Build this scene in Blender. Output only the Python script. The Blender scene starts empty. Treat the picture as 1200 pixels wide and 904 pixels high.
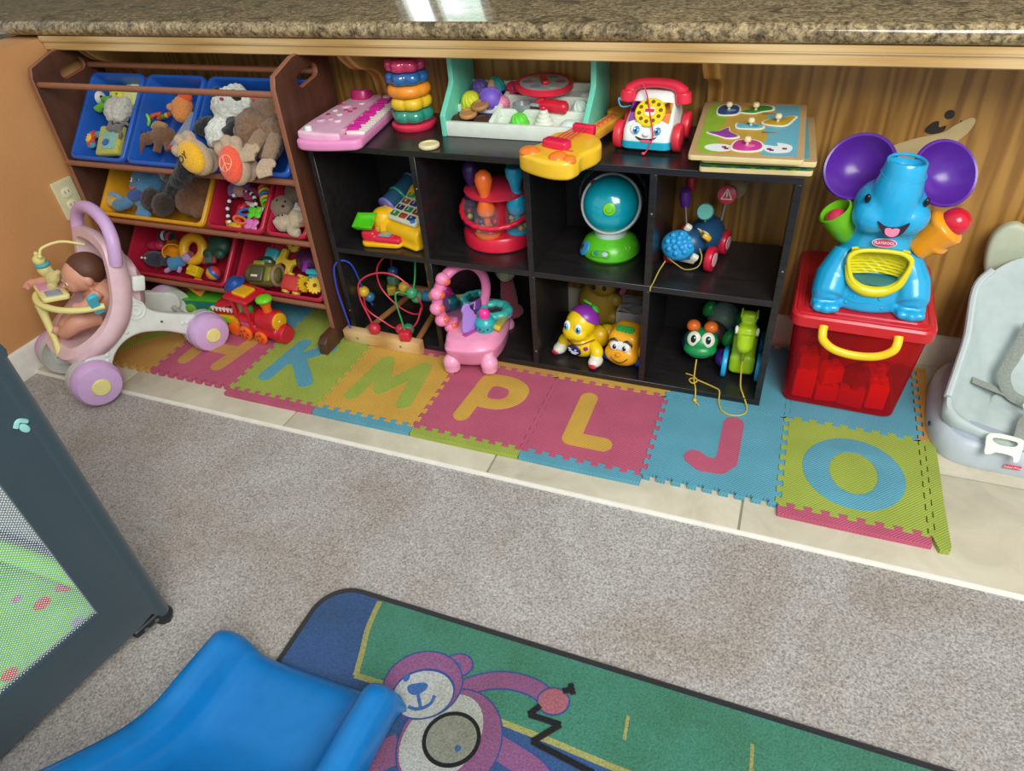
import bpy, bmesh, math, random
from mathutils import Matrix, Vector, Euler
from mathutils import noise as mnoise
random.seed(7)
PI = math.pi
SC = bpy.context.scene
COL = SC.collection

# ------------------------------------------------------------------ materials
def lin(c):
    if isinstance(c, str):
        c = c.lstrip('#')
        c = [int(c[i:i + 2], 16) / 255 for i in (0, 2, 4)]
    return tuple((x / 12.92 if x <= .04045 else ((x + .055) / 1.055) ** 2.4) for x in c) + (1,)

_mats = {}
def newmat(name):
    m = bpy.data.materials.new(name)
    m.use_nodes = True
    nt = m.node_tree
    return m, nt, nt.nodes['Principled BSDF']

def nd(nt, t, **kw):
    n = nt.nodes.new(t)
    for k, v in kw.items():
        if hasattr(n, k):
            setattr(n, k, v)
        else:
            n.inputs[k.replace('_', ' ')].default_value = v
    return n

def coords(nt, scale=(1, 1, 1), rot=(0, 0, 0)):
    tc = nd(nt, 'ShaderNodeTexCoord')
    mp = nd(nt, 'ShaderNodeMapping')
    mp.inputs['Scale'].default_value = scale
    mp.inputs['Rotation'].default_value = rot
    nt.links.new(tc.outputs['Object'], mp.inputs['Vector'])
    return mp.outputs['Vector']

def noise_tex(nt, vec, scale, detail=3, rough=.5, dist=0):
    n = nd(nt, 'ShaderNodeTexNoise')
    n.inputs['Scale'].default_value = scale
    n.inputs['Detail'].default_value = detail
    n.inputs['Roughness'].default_value = rough
    n.inputs['Distortion'].default_value = dist
    nt.links.new(vec, n.inputs['Vector'])
    return n

def ramp(nt, fac, stops):
    r = nd(nt, 'ShaderNodeValToRGB')
    e = r.color_ramp.elements
    while len(e) < len(stops):
        e.new(.5)
    for i, (p, c) in enumerate(stops):
        e[i].position = p
        e[i].color = lin(c) if isinstance(c, str) else c
    nt.links.new(fac, r.inputs['Fac'])
    return r.outputs['Color']

def bump(nt, b, height, strength, dist):
    n = nd(nt, 'ShaderNodeBump')
    n.inputs['Strength'].default_value = strength
    n.inputs['Distance'].default_value = dist
    nt.links.new(height, n.inputs['Height'])
    nt.links.new(n.outputs['Normal'], b.inputs['Normal'])

def P(c, rough=.38, spec=.5, var=.05, kind='plastic', metal=0, coat=0):
    """moulded plastic / paint: base colour with faint procedural mottling"""
    key = ('P', c, rough, spec, var, kind, metal, coat)
    if key in _mats:
        return _mats[key]
    m, nt, b = newmat(kind)
    b.inputs['Roughness'].default_value = rough
    b.inputs['Specular IOR Level'].default_value = spec
    b.inputs['Metallic'].default_value = metal
    b.inputs['Coat Weight'].default_value = coat
    v = coords(nt)
    n = noise_tex(nt, v, 35, 2)
    col = lin(c)
    lo = tuple(x * (1 - var) for x in col[:3]) + (1,)
    hi = tuple(min(1, x * (1 + var)) for x in col[:3]) + (1,)
    nt.links.new(ramp(nt, n.outputs['Fac'], [(.3, lo), (.7, hi)]), b.inputs['Base Color'])
    _mats[key] = m
    return m

def FUZZ(c, scale=260, strength=.7, var=.25, dist=.004):
    """plush / fabric"""
    key = ('F', c, scale, strength)
    if key in _mats:
        return _mats[key]
    m, nt, b = newmat('plush_fabric')
    b.inputs['Roughness'].default_value = .95
    b.inputs['Specular IOR Level'].default_value = .1
    b.inputs['Sheen Weight'].default_value = .25
    b.inputs['Sheen Roughness'].default_value = .6
    v = coords(nt)
    n = noise_tex(nt, v, scale, 4, .65)
    col = lin(c)
    lo = tuple(x * (1 - var) for x in col[:3]) + (1,)
    hi = tuple(min(1, x * (1 + var)) for x in col[:3]) + (1,)
    nt.links.new(ramp(nt, n.outputs['Fac'], [(.3, lo), (.7, hi)]), b.inputs['Base Color'])
    bump(nt, b, n.outputs['Fac'], strength, dist)
    _mats[key] = m
    return m

def FOAM(c):
    key = ('foam', c)
    if key in _mats:
        return _mats[key]
    m, nt, b = newmat('eva_foam')
    b.inputs['Roughness'].default_value = .72
    b.inputs['Specular IOR Level'].default_value = .3
    v = coords(nt, rot=(0, 0, PI / 4))
    ws = []
    for d in ('X', 'Y'):
        w = nd(nt, 'ShaderNodeTexWave', wave_type='BANDS', bands_direction=d)
        w.inputs['Scale'].default_value = 62
        nt.links.new(v, w.inputs['Vector'])
        ws.append(w)
    mul = nd(nt, 'ShaderNodeMath', operation='MULTIPLY')
    nt.links.new(ws[0].outputs['Fac'], mul.inputs[0])
    nt.links.new(ws[1].outputs['Fac'], mul.inputs[1])
    bump(nt, b, mul.outputs[0], 1.0, .002)
    n = noise_tex(nt, v, 9, 4)
    col = lin(c)
    lo = tuple(x * .9 for x in col[:3]) + (1,)
    hi = tuple(min(1, x * 1.08) for x in col[:3]) + (1,)
    nt.links.new(ramp(nt, n.outputs['Fac'], [(.3, lo), (.7, hi)]), b.inputs['Base Color'])
    _mats[key] = m
    return m

def WOOD(c0, c1, c2, sc=(1, 1, 1), rough=.45, wave=9, dist=5, name='wood'):
    m, nt, b = newmat(name)
    b.inputs['Roughness'].default_value = rough
    v = coords(nt, sc)
    w = nd(nt, 'ShaderNodeTexWave', wave_type='BANDS', bands_direction='X')
    w.inputs['Scale'].default_value = wave
    w.inputs['Distortion'].default_value = dist
    w.inputs['Detail'].default_value = 3
    w.inputs['Detail Scale'].default_value = 1.2
    nt.links.new(v, w.inputs['Vector'])
    n = noise_tex(nt, v, wave * 9, 5, .7)
    mx = nd(nt, 'ShaderNodeMath', operation='MULTIPLY_ADD')
    nt.links.new(n.outputs['Fac'], mx.inputs[0])
    mx.inputs[1].default_value = .45
    ml = nd(nt, 'ShaderNodeMath', operation='MULTIPLY')
    nt.links.new(w.outputs['Fac'], ml.inputs[0])
    ml.inputs[1].default_value = .6
    nt.links.new(ml.outputs[0], mx.inputs[2])
    nt.links.new(ramp(nt, mx.outputs[0], [(.15, c0), (.45, c1), (.8, c2)]), b.inputs['Base Color'])
    bump(nt, b, mx.outputs[0], .15, .002)
    return m

def CLEAR(c='ffffff', rough=.04, alpha=.18):
    """thin clear plastic shell"""
    key = ('clear', c, rough, alpha)
    if key in _mats:
        return _mats[key]
    m, nt, b = newmat('clear_plastic')
    out = nt.nodes['Material Output']
    b.inputs['Base Color'].default_value = lin(c)
    b.inputs['Roughness'].default_value = rough
    tr = nd(nt, 'ShaderNodeBsdfTransparent')
    tr.inputs['Color'].default_value = lin(c)
    mx = nd(nt, 'ShaderNodeMixShader')
    v = coords(nt)
    n = noise_tex(nt, v, 12, 2)
    mr = nd(nt, 'ShaderNodeMapRange')
    mr.inputs['To Min'].default_value = alpha * .85
    mr.inputs['To Max'].default_value = alpha * 1.15
    nt.links.new(n.outputs['Fac'], mr.inputs['Value'])
    nt.links.new(mr.outputs[0], mx.inputs['Fac'])
    nt.links.new(tr.outputs[0], mx.inputs[1])
    nt.links.new(b.outputs[0], mx.inputs[2])
    nt.links.new(mx.outputs[0], out.inputs['Surface'])
    _mats[key] = m
    return m

# ------------------------------------------------------------------ mesh builder
def rotm(rx=0, ry=0, rz=0):
    return Euler((math.radians(rx), math.radians(ry), math.radians(rz)), 'XYZ').to_matrix().to_4x4()
def TR(x=0, y=0, z=0, rx=0, ry=0, rz=0):
    return Matrix.Translation((x, y, z)) @ rotm(rx, ry, rz)
def frame(p0, p1):
    d = Vector(p1) - Vector(p0)
    q = Vector((0, 0, 1)).rotation_difference(d.normalized() if d.length > 1e-9 else Vector((0, 0, 1)))
    return Matrix.Translation(p0) @ q.to_matrix().to_4x4(), d.length

def spline(pts, n=8, closed=False):
    P_ = [Vector(p) for p in pts]
    if len(P_) < 3:
        return P_
    out = []
    L = len(P_)
    rng = range(L if closed else L - 1)
    for i in rng:
        p1, p2 = P_[i], P_[(i + 1) % L]
        p0 = P_[(i - 1) % L] if (closed or i > 0) else p1 * 2 - p2
        p3 = P_[(i + 2) % L] if (closed or i + 2 < L) else p2 * 2 - p1
        for k in range(n):
            t = k / n
            out.append(.5 * ((2 * p1) + (p2 - p0) * t + (2 * p0 - 5 * p1 + 4 * p2 - p3) * t * t + (3 * p1 - p0 - 3 * p2 + p3) * t ** 3))
    if not closed:
        out.append(P_[-1])
    return out

class MB:
    def __init__(s, X=None):
        s.bm = bmesh.new()
        s.mi = 0
        s.k = 0
        s.X = X or Matrix()
    def mat(s, i):
        s.mi = i
        return s
    def raw(s, verts, faces, M=None):
        M = s.X @ (M or Matrix())
        vs = [s.bm.verts.new(M @ Vector(v)) for v in verts]
        for f in faces:
            try:
                fc = s.bm.faces.new([vs[i] for i in f])
                fc.material_index = s.mi
            except ValueError:
                pass
        return s
    def mesh(s, me, M=None, keep=False):
        vs = [v.co.copy() for v in me.vertices]
        fs = [tuple(p.vertices) for p in me.polygons]
        mi = s.mi
        M2 = s.X @ (M or Matrix())
        bv = [s.bm.verts.new(M2 @ v) for v in vs]
        for p, f in zip(me.polygons, fs):
            try:
                fc = s.bm.faces.new([bv[i] for i in f])
                fc.material_index = p.material_index if keep else mi
            except ValueError:
                pass
        return s
    def box(s, c, d, bev=0, seg=2, M=None, top=1.0, topy=None):
        """box centred at c with size d; top scales the upper face (taper)"""
        t = bmesh.new()
        bmesh.ops.create_cube(t, size=1)
        for v in t.verts:
            k = top if v.co.z > 0 else 1
            ky = (topy if topy is not None else top) if v.co.z > 0 else 1
            v.co = Vector((v.co.x * d[0] * k, v.co.y * d[1] * ky, v.co.z * d[2]))
        if bev > 0:
            bmesh.ops.bevel(t, geom=list(t.edges), offset=bev, segments=seg, profile=.5, affect='EDGES', clamp_overlap=True)
        me = bpy.data.meshes.new('t')
        t.to_mesh(me)
        t.free()
        s.mesh(me, Matrix.Translation(c) @ (M or Matrix()))
        bpy.data.meshes.remove(me)
        return s
    def lathe(s, prof, M=None, n=28, ang=2 * PI, lobes=None):
        """profile of (r, z); lobes = (count, amount) makes a petalled outline"""
        vs, fs = [], []
        full = abs(ang - 2 * PI) < 1e-6
        m = n if full else n + 1
        for r, z in prof:
            for k in range(m):
                a = ang * k / n
                rr = r
                if lobes:
                    rr = r * (1 + lobes[1] * abs(math.cos(a * lobes[0] / 2)) - lobes[1])
                vs.append((rr * math.cos(a), rr * math.sin(a), z))
        for i in range(len(prof) - 1):
            for k in range(n):
                a, b = i * m + k, i * m + (k + 1) % m
                c, d = (i + 1) * m + (k + 1) % m, (i + 1) * m + k
                fs.append((a, b, c, d))
        if full:
            if prof[0][0] > 1e-6:
                fs.append(tuple(reversed(range(m))))
            if prof[-1][0] > 1e-6:
                fs.append(tuple((len(prof) - 1) * m + k for k in range(m)))
        return s.raw(vs, fs, M)
    def cyl(s, p0, p1, r0, r1=None, n=20, bev=0):
        r1 = r0 if r1 is None else r1
        M, L = frame(p0, p1)
        if bev:
            b = min(bev, L / 2.01, r0 * .99)
            pr = [(r0 - b, 0), (r0 - b * .3, b * .3), (r0, b), (r1, L - b), (r1 - b * .3, L - b * .3), (r1 - b, L)]
        else:
            pr = [(r0, 0), (r1, L)]
        return s.lathe(pr, M, n)
    def ell(s, c, r, M=None, u=22, v=14):
        if not isinstance(r, (tuple, list)):
            r = (r, r, r)
        pr = [(max(math.sin(PI * i / v), 1e-5), -math.cos(PI * i / v)) for i in range(v + 1)]
        S = Matrix.Diagonal((r[0], r[1], r[2], 1))
        return s.lathe(pr, Matrix.Translation(c) @ (M or Matrix()) @ S, u)
    def dome(s, c, r, M=None, u=24, v=8):
        pr = [(math.cos(PI / 2 * i / v) or 0, math.sin(PI / 2 * i / v)) for i in range(v)] + [(1e-5, 1)]
        S = Matrix.Diagonal((r[0], r[1], r[2], 1))
        return s.lathe(pr, Matrix.Translation(c) @ (M or Matrix()) @ S, u)
    def torus(s, c, R, r, M=None, n=36, m=12, sc=(1, 1, 1), lobes=None, ang=2 * PI):
        pts = []
        for k in range(n + (0 if ang >= 2 * PI - 1e-6 else 1)):
            a = ang * k / n
            q = R * (1 + lobes[1] * math.cos(a * lobes[0])) if lobes else R
            pts.append(Vector((q * math.cos(a) * sc[0], q * math.sin(a) * sc[1], 0)))
        MM = Matrix.Translation(c) @ (M or Matrix())
        return s.tube([MM @ p for p in pts], r, m, closed=ang >= 2 * PI - 1e-6, sm=0)
    def tube(s, pts, r, n=10, closed=False, sm=6, flat=1.0):
        """tube along pts (smoothed); r number or list (resampled); flat squashes the section"""
        if sm:
            rl = r if isinstance(r, (list, tuple)) else None
            base = len(pts)
            pts = spline(pts, sm, closed)
            if rl:
                rr = []
                N = len(pts)
                for i in range(N):
                    t = i / (N if closed else N - 1) * (base if closed else base - 1)
                    k = min(int(t), base - 1)
                    k2 = (k + 1) % base if closed else min(k + 1, base - 1)
                    rr.append(rl[k] * (1 - (t - k)) + rl[k2] * (t - k))
                r = rr
        pts = [Vector(p) for p in pts]
        N = len(pts)
        if not isinstance(r, (list, tuple)):
            r = [r] * N
        tang = []
        for i in range(N):
            a = pts[(i - 1) % N] if (closed or i) else pts[i]
            b = pts[(i + 1) % N] if (closed or i < N - 1) else pts[i]
            d = b - a
            tang.append(d.normalized() if d.length > 1e-9 else Vector((0, 0, 1)))
        up = Vector((0, 0, 1)) if abs(tang[0].z) < .9 else Vector((0, 1, 0))
        nrm = (up - tang[0] * up.dot(tang[0])).normalized()
        vs, fs = [], []
        for i in range(N):
            if i:
                nrm = tang[i - 1].rotation_difference(tang[i]) @ nrm
                nrm = (nrm - tang[i] * nrm.dot(tang[i])).normalized()
            bn = tang[i].cross(nrm)
            for k in range(n):
                a = 2 * PI * k / n
                vs.append(pts[i] + (nrm * math.cos(a) * flat + bn * math.sin(a)) * r[i])
        for i in range(N if closed else N - 1):
            for k in range(n):
                a, b = i * n + k, i * n + (k + 1) % n
                c, d = ((i + 1) % N) * n + (k + 1) % n, ((i + 1) % N) * n + k
                fs.append((a, b, c, d))
        if not closed:
            fs.append(tuple(reversed(range(n))))
            fs.append(tuple((N - 1) * n + k for k in range(n)))
        return s.raw(vs, fs)
    def prism(s, poly, z0, z1, M=None):
        n = len(poly)
        vs = [(p[0], p[1], z0) for p in poly] + [(p[0], p[1], z1) for p in poly]
        fs = [tuple(reversed(range(n))), tuple(range(n, 2 * n))]
        fs += [(i, (i + 1) % n, n + (i + 1) % n, n + i) for i in range(n)]
        return s.raw(vs, fs, M)
    def plate(s, polys, d, M=None, bev=0, res=2):
        """outline (plus holes) extruded to thickness d centred on z=0, rounded edges"""
        cu = bpy.data.curves.new('t', 'CURVE')
        cu.dimensions = '2D'
        cu.fill_mode = 'BOTH'
        cu.extrude = max(d / 2 - bev, 0)
        cu.bevel_depth = bev
        cu.bevel_resolution = res
        cu.offset = -bev
        for poly in polys:
            sp = cu.splines.new('POLY')
            sp.points.add(len(poly) - 1)
            for i, p in enumerate(poly):
                sp.points[i].co = (p[0], p[1], 0, 1)
            sp.use_cyclic_u = True
        return s._obj(cu, M)
    def text(s, txt, size, d, M=None, align='CENTER'):
        cu = bpy.data.curves.new('t', 'FONT')
        cu.body = txt
        cu.size = size
        cu.extrude = d / 2
        cu.align_x = align
        cu.align_y = 'CENTER'
        return s._obj(cu, M)
    def _obj(s, data, M, mods=(), keep=False):
        o = bpy.data.objects.new('t', data)
        COL.objects.link(o)
        for t, kw in mods:
            md = o.modifiers.new(t, t)
            for k, v in kw.items():
                setattr(md, k, v)
        dg = bpy.context.evaluated_depsgraph_get()
        me = bpy.data.meshes.new_from_object(o.evaluated_get(dg))
        s.mesh(me, M, keep)
        bpy.data.meshes.remove(me)
        bpy.data.objects.remove(o)
        return s
    def blob(s, fn, vox, smooth=4, M=None, fuzz=0, paint=None, fs=120, sm=.5):
        """one continuous skin round everything fn(MB) adds"""
        t = MB()
        fn(t)
        me = bpy.data.meshes.new('t')
        t.bm.to_mesh(me)
        t.bm.free()
        u = MB()
        u._obj(me, None, [('REMESH', dict(mode='VOXEL', voxel_size=vox)), ('SMOOTH', dict(iterations=smooth, factor=sm))])
        if fuzz:
            u.bm.normal_update()
            for v in u.bm.verts:
                v.co += v.normal * (mnoise.noise(v.co * fs) * fuzz)
        if paint:
            for f in u.bm.faces:
                f.material_index = paint(f.calc_center_median())
        else:
            for f in u.bm.faces:
                f.material_index = s.mi
        me2 = bpy.data.meshes.new('t')
        u.bm.to_mesh(me2)
        u.bm.free()
        s.mesh(me2, M, keep=True)
        bpy.data.meshes.remove(me2)
        return s
    def stroke(s, pts, w, z0, z1, M=None, n=10):
        """flat rounded stroke along a 2D polyline"""
        for i in range(len(pts) - 1):
            a, b = Vector(pts[i]), Vector(pts[i + 1])
            d = b - a
            t = math.atan2(d.y, d.x)
            poly = []
            for k in range(n + 1):
                q = t - PI / 2 + PI * k / n
                poly.append((b.x + w / 2 * math.cos(q), b.y + w / 2 * math.sin(q)))
            for k in range(n + 1):
                q = t + PI / 2 + PI * k / n
                poly.append((a.x + w / 2 * math.cos(q), a.y + w / 2 * math.sin(q)))
            s.k += 1
            s.prism(poly, z0, z1 + s.k * 2.2e-4, M)
        return s
    def surf(s, fn, nu, nv, closeu=False):
        vs = [fn(i / nu, j / nv) for i in range(nu + (0 if closeu else 1)) for j in range(nv + 1)]
        W = nv + 1
        NU = nu if closeu else nu + 1
        fs = [(i * W + j, ((i + 1) % NU) * W + j, ((i + 1) % NU) * W + j + 1, i * W + j + 1) for i in range(nu) for j in range(nv)]
        return s.raw(vs, fs)
    def build(s, name, mats, parent=None, sharp=38, solid=0, bevel=0, sub=0):
        bm = s.bm
        bmesh.ops.remove_doubles(bm, verts=bm.verts, dist=1e-6)
        bmesh.ops.recalc_face_normals(bm, faces=bm.faces)
        ca = math.radians(sharp)
        for f in bm.faces:
            f.smooth = True
        for e in bm.edges:
            if len(e.link_faces) == 2:
                e.smooth = e.calc_face_angle(0) < ca
        me = bpy.data.meshes.new(name)
        bm.to_mesh(me)
        bm.free()
        for m in (mats if isinstance(mats, (list, tuple)) else [mats]):
            me.materials.append(m)
        o = bpy.data.objects.new(name, me)
        COL.objects.link(o)
        if parent is not None:
            o.parent = parent
        if solid:
            md = o.modifiers.new('thickness', 'SOLIDIFY')
            md.thickness = solid
            md.offset = 0
        if bevel:
            md = o.modifiers.new('edge', 'BEVEL')
            md.width = bevel
            md.segments = 2
            md.limit_method = 'ANGLE'
        if sub:
            md = o.modifiers.new('sub', 'SUBSURF')
            md.levels = md.render_levels = sub
        return o

def thing(name, label, cat, loc=(0, 0, 0), rz=0, group=None, rx=0, ry=0, sc=1):
    o = bpy.data.objects.new(name, None)
    o.empty_display_size = .02
    COL.objects.link(o)
    o.location = loc
    o.rotation_euler = (math.radians(rx), math.radians(ry), math.radians(rz))
    o.scale = (sc, sc, sc)
    return tag(o, label, cat, group)
def tag(o, label, cat, group=None, kind=None):
    o['label'] = label
    o['category'] = cat
    if group:
        o['group'] = group
    if kind:
        o['kind'] = kind
    return o
def adopt(o, parent):
    bpy.context.view_layer.update()
    o.parent = parent
    o.matrix_parent_inverse = parent.matrix_world.inverted()
    for k in ('label', 'category', 'group'):
        if k in o:
            del o[k]
    return o
def put(o, loc, rz=0, rx=0, ry=0, sc=1):
    o.location = loc
    o.rotation_euler = (math.radians(rx), math.radians(ry), math.radians(rz))
    o.scale = (sc, sc, sc)
    return o
def struct(o, label=None):
    o['kind'] = 'structure'
    if label:
        o['label'] = label
    return o
def dup(o, parent=None):
    c = o.copy()
    COL.objects.link(c)
    if parent is not None:
        c.parent = parent
        c.matrix_parent_inverse = o.matrix_parent_inverse
    for ch in list(o.children):
        dup(ch, c)
    return c
def circ(r, n=24, c=(0, 0), sx=1, sy=1, a0=0):
    return [(c[0] + r * sx * math.cos(a0 + 2 * PI * k / n), c[1] + r * sy * math.sin(a0 + 2 * PI * k / n)) for k in range(n)]
def rrect(w, h, r, c=(0, 0), n=5):
    out = []
    for sx, sy, a in ((1, 1, 0), (-1, 1, PI / 2), (-1, -1, PI), (1, -1, 1.5 * PI)):
        for k in range(n + 1):
            q = a + PI / 2 * k / n
            out.append((c[0] + sx * (w / 2 - r) + r * math.cos(q), c[1] + sy * (h / 2 - r) + r * math.sin(q)))
    return out
def sp2(pts, n=6, closed=True):
    return [(p.x, p.y) for p in spline([(a, b, 0) for a, b in pts], n, closed)]
# ------------------------------------------------------------------ camera, light
cam = bpy.data.cameras.new('camera')
cam.sensor_width = 36
cam.lens = 805.19 * 36 / 1200
cam.clip_start = .02
co = bpy.data.objects.new('camera', cam)
COL.objects.link(co)
co.location = (1.1092, -1.1580, 1.2056)
co.rotation_euler = (.9031, .0676, .3625)
SC.camera = co
SC.view_settings.view_transform = 'Standard'
SC.view_settings.look = 'None'
SC.view_settings.gamma = 1
SC.view_settings.use_curve_mapping = False
SC.view_settings.exposure = EXPOSURE = 0.0

w = bpy.data.worlds.new('world')
SC.world = w
w.use_nodes = True
bg = w.node_tree.nodes['Background']
bg.inputs['Color'].default_value = (.92, .97, 1.0, 1)
bg.inputs['Strength'].default_value = .66

def area(name, loc, target, size, power, col=(1, 1, 1)):
    l = bpy.data.lights.new(name, 'AREA')
    l.shape = 'RECTANGLE'
    l.size, l.size_y = size
    l.energy = power
    l.color = col
    o = bpy.data.objects.new(name, l)
    COL.objects.link(o)
    o.location = loc
    o.rotation_euler = (Vector(target) - Vector(loc)).to_track_quat('-Z', 'Y').to_euler()
    return o
area('window_light_room', (2.1, -1.9, 2.5), (.5, .1, .1), (1.7, 1.5), 105, (1, .98, .95))

# ------------------------------------------------------------------ floor
# carpet
m, nt, b = newmat('carpet')
b.inputs['Roughness'].default_value = 1
b.inputs['Specular IOR Level'].default_value = .05
b.inputs['Sheen Weight'].default_value = .2
v = coords(nt)
n1 = noise_tex(nt, v, 210, 5, .75)
n2 = noise_tex(nt, v, 3.2, 5, .6, .6)
n3 = noise_tex(nt, v, 34, 3, .6)
c1 = ramp(nt, n1.outputs['Fac'], [(.34, '88847f'), (.5, 'cfcbc6'), (.66, 'f9f7f3')])
c2 = ramp(nt, n2.outputs['Fac'], [(.3, 'd9cfc2'), (.5, 'ece8e4'), (.7, 'ffffff')])
mx = nd(nt, 'ShaderNodeMix', data_type='RGBA', blend_type='MULTIPLY')
mx.inputs[0].default_value = 1
nt.links.new(c1, mx.inputs[6]); nt.links.new(c2, mx.inputs[7])
nt.links.new(mx.outputs[2], b.inputs['Base Color'])
ad = nd(nt, 'ShaderNodeMath', operation='ADD')
nt.links.new(n1.outputs['Fac'], ad.inputs[0]); nt.links.new(n3.outputs['Fac'], ad.inputs[1])
bump(nt, b, ad.outputs[0], 1.0, .008)
CARPET = m
mb = MB()
mb.box((.6, -2.05, -.023), (6.4, 3.93, .03))
struct(mb.build('floor', CARPET), 'grey beige cut pile carpet in front of the tile strip')

# ceramic tile strip along the bar wall
m, nt, b = newmat('ceramic_tile')
b.inputs['Roughness'].default_value = .35
v = coords(nt)
n = noise_tex(nt, v, 7, 6, .65, 1.2)
nt.links.new(ramp(nt, n.outputs['Fac'], [(.3, 'b5ae97'), (.5, 'c2bba4'), (.7, 'cdc6b1')]), b.inputs['Base Color'])
n2 = noise_tex(nt, v, 40, 3)
bump(nt, b, n2.outputs['Fac'], .1, .001)
TILE = m
mb = MB()
xs = [-1.02, -.66, -.054, .551, 1.147, 1.753, 2.36, 2.97]
for i in range(len(xs) - 1):
    for (y0, y1) in ((-.0935, .209), (.213, .515), (.519, .67)):
        mb.box(((xs[i] + xs[i + 1]) / 2, (y0 + y1) / 2, -.011), (xs[i + 1] - xs[i] - .004, y1 - y0, .022), .003)
struct(mb.build('floor', TILE), 'cream ceramic floor tiles between carpet and bar wall')
mb = MB()
mb.box((.98, .287, -.014), (4.0, .757, .02))
struct(mb.build('floor', P('8f8a78', .9)), 'grey grout between the cream tiles')

mb = MB()
mb.prism([(-.0936, -.02), (-.1025, -.02), (-.1015, -.004), (-.099, -.0008), (-.0936, -.0003)], -1.0, 2.97, Matrix(((0, 0, 1, 0), (1, 0, 0, 0), (0, 1, 0, 0), (0, 0, 0, 1))))
struct(mb.build('trim_1', P('e6e3d6', .4, kind='stone_edge')), 'white stone edge strip between the tiles and the carpet')
# ------------------------------------------------------------------ walls
OAK = WOOD('8a622c', 'a07438', 'b58844', (1, 1, .07), .4, 8.0, 20, 'oak_panel')
WX = -1.01
mb = MB()
mb.box((1.05, .72, .41), (4.2, .12, .89))
struct(mb.build('wall_back', OAK), 'oak veneer panel under the bar counter')
m, nt, b = newmat('orange_wall_paint')
b.inputs['Roughness'].default_value = .55
v = coords(nt)
n = noise_tex(nt, v, 120, 4, .6)
n2 = noise_tex(nt, v, 2, 3)
nt.links.new(ramp(nt, n2.outputs['Fac'], [(.3, 'c68e58'), (.7, 'd29a64')]), b.inputs['Base Color'])
bump(nt, b, n.outputs['Fac'], .3, .002)
mb = MB()
mb.box((WX - .07, -.45, .425), (.14, 2.3, .85))
struct(mb.build('wall_left', m), 'orange painted half wall at the left')
WHITE = P('e9e6da', .4, kind='white_paint')
mb = MB()
pr = [(0, 0), (.014, 0), (.014, .075), (.009, .088), (0, .092)]
mb.prism(pr, 0, 1.71, Matrix(((1, 0, 0, WX), (0, 0, 1, -1.05), (0, 1, 0, -.008), (0, 0, 0, 1))))
struct(mb.build('baseboard_left', WHITE), 'white baseboard on the orange wall')
mb = MB()
mb.prism([(-p[0], p[1]) for p in pr], WX + .02, 3.0, Matrix(((0, 0, 1, 0), (1, 0, 0, .66), (0, 1, 0, 0), (0, 0, 0, 1))))
struct(mb.build('baseboard_back', P('d9d4bd', .45, kind='cream_paint')), 'cream baseboard under the oak panel')

# room around: far kitchen wall with cabinets and window, side and rear walls, ceiling
PL = P('7d7466', .8, kind='plaster')
mb = MB()
WY = 3.5
for (x0, x1, z0, z1) in ((-7.5, -1.57, -.03, 2.6), (-.93, 6.5, -.03, 2.6), (-1.57, -.93, -.03, 1.25), (-1.57, -.93, 2.2, 2.6)):
    mb.box(((x0 + x1) / 2, WY + .05, (z0 + z1) / 2), (x1 - x0, .1, z1 - z0))
struct(mb.build('wall_kitchen', PL), 'plain kitchen wall with a window behind the counter')
m, nt, b = newmat('bright_daylight_glass')
b.inputs['Base Color'].default_value = (0, 0, 0, 1)
b.inputs['Emission Strength'].default_value = 3.0
v = coords(nt, (1, 1, 1))
n = noise_tex(nt, v, 2.2, 4, .6)
nt.links.new(ramp(nt, n.outputs['Fac'], [(.38, 'b9d3c4'), (.5, 'f2f8ff'), (.7, 'ffffff')]), b.inputs['Emission Color'])
mb = MB()
mb.box((-1.25, WY + .06, 1.725), (.64, .01, .95))
wn = struct(mb.build('window_1', m), 'daylit kitchen window')
mb = MB()
for x in (-1.57, -1.31, -.93):
    mb.box((x, WY + .02, 1.725), (.06, .06, 1.01))
for z in (1.23, 2.22):
    mb.box((-1.25, WY + .02, z), (.7, .06, .06))
mb.build('window_frame', WHITE, wn)
struct(MB().box((-.5, 2.25, 2.65), (14, 2.6, .1)).build('ceiling', P('cfcabf', .9, kind='ceiling_paint')), 'white unseen ceiling over the kitchen, added to shade the counter top')  # out of view, added over the kitchen to cut sky light on the granite
mb = MB()
mb.box((-.5, 2.14, -.02), (14, 2.73, .02))
struct(mb.build('floor', P('a09377', .5)), 'kitchen floor behind the bar')

# ------------------------------------------------------------------ bar counter
m, nt, b = newmat('granite')
b.inputs['Roughness'].default_value = .09
b.inputs['Coat Weight'].default_value = .3
v = coords(nt)
n1 = noise_tex(nt, v, 85, 5, .7, .4)
n2 = noise_tex(nt, v, 17, 4, .6, 1)
vo = nd(nt, 'ShaderNodeTexVoronoi')
vo.inputs['Scale'].default_value = 120
nt.links.new(v, vo.inputs['Vector'])
c1 = ramp(nt, n1.outputs['Fac'], [(.3, '2c2822'), (.4, '6a5e48'), (.5, '9c8d6e'), (.64, 'c9b995'), (.82, 'e0d6be')])
c2 = ramp(nt, n2.outputs['Fac'], [(.33, '8f8a7a'), (.45, 'dfd8c8'), (.65, 'fff6e6')])
c3 = ramp(nt, vo.outputs['Distance'], [(.0, '59513f'), (.35, 'ffffff')])
mx = nd(nt, 'ShaderNodeMix', data_type='RGBA', blend_type='MULTIPLY'); mx.inputs[0].default_value = 1
nt.links.new(c1, mx.inputs[6]); nt.links.new(c2, mx.inputs[7])
mx2 = nd(nt, 'ShaderNodeMix', data_type='RGBA', blend_type='MULTIPLY'); mx2.inputs[0].default_value = .45
nt.links.new(mx.outputs[2], mx2.inputs[6]); nt.links.new(c3, mx2.inputs[7])
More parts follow.
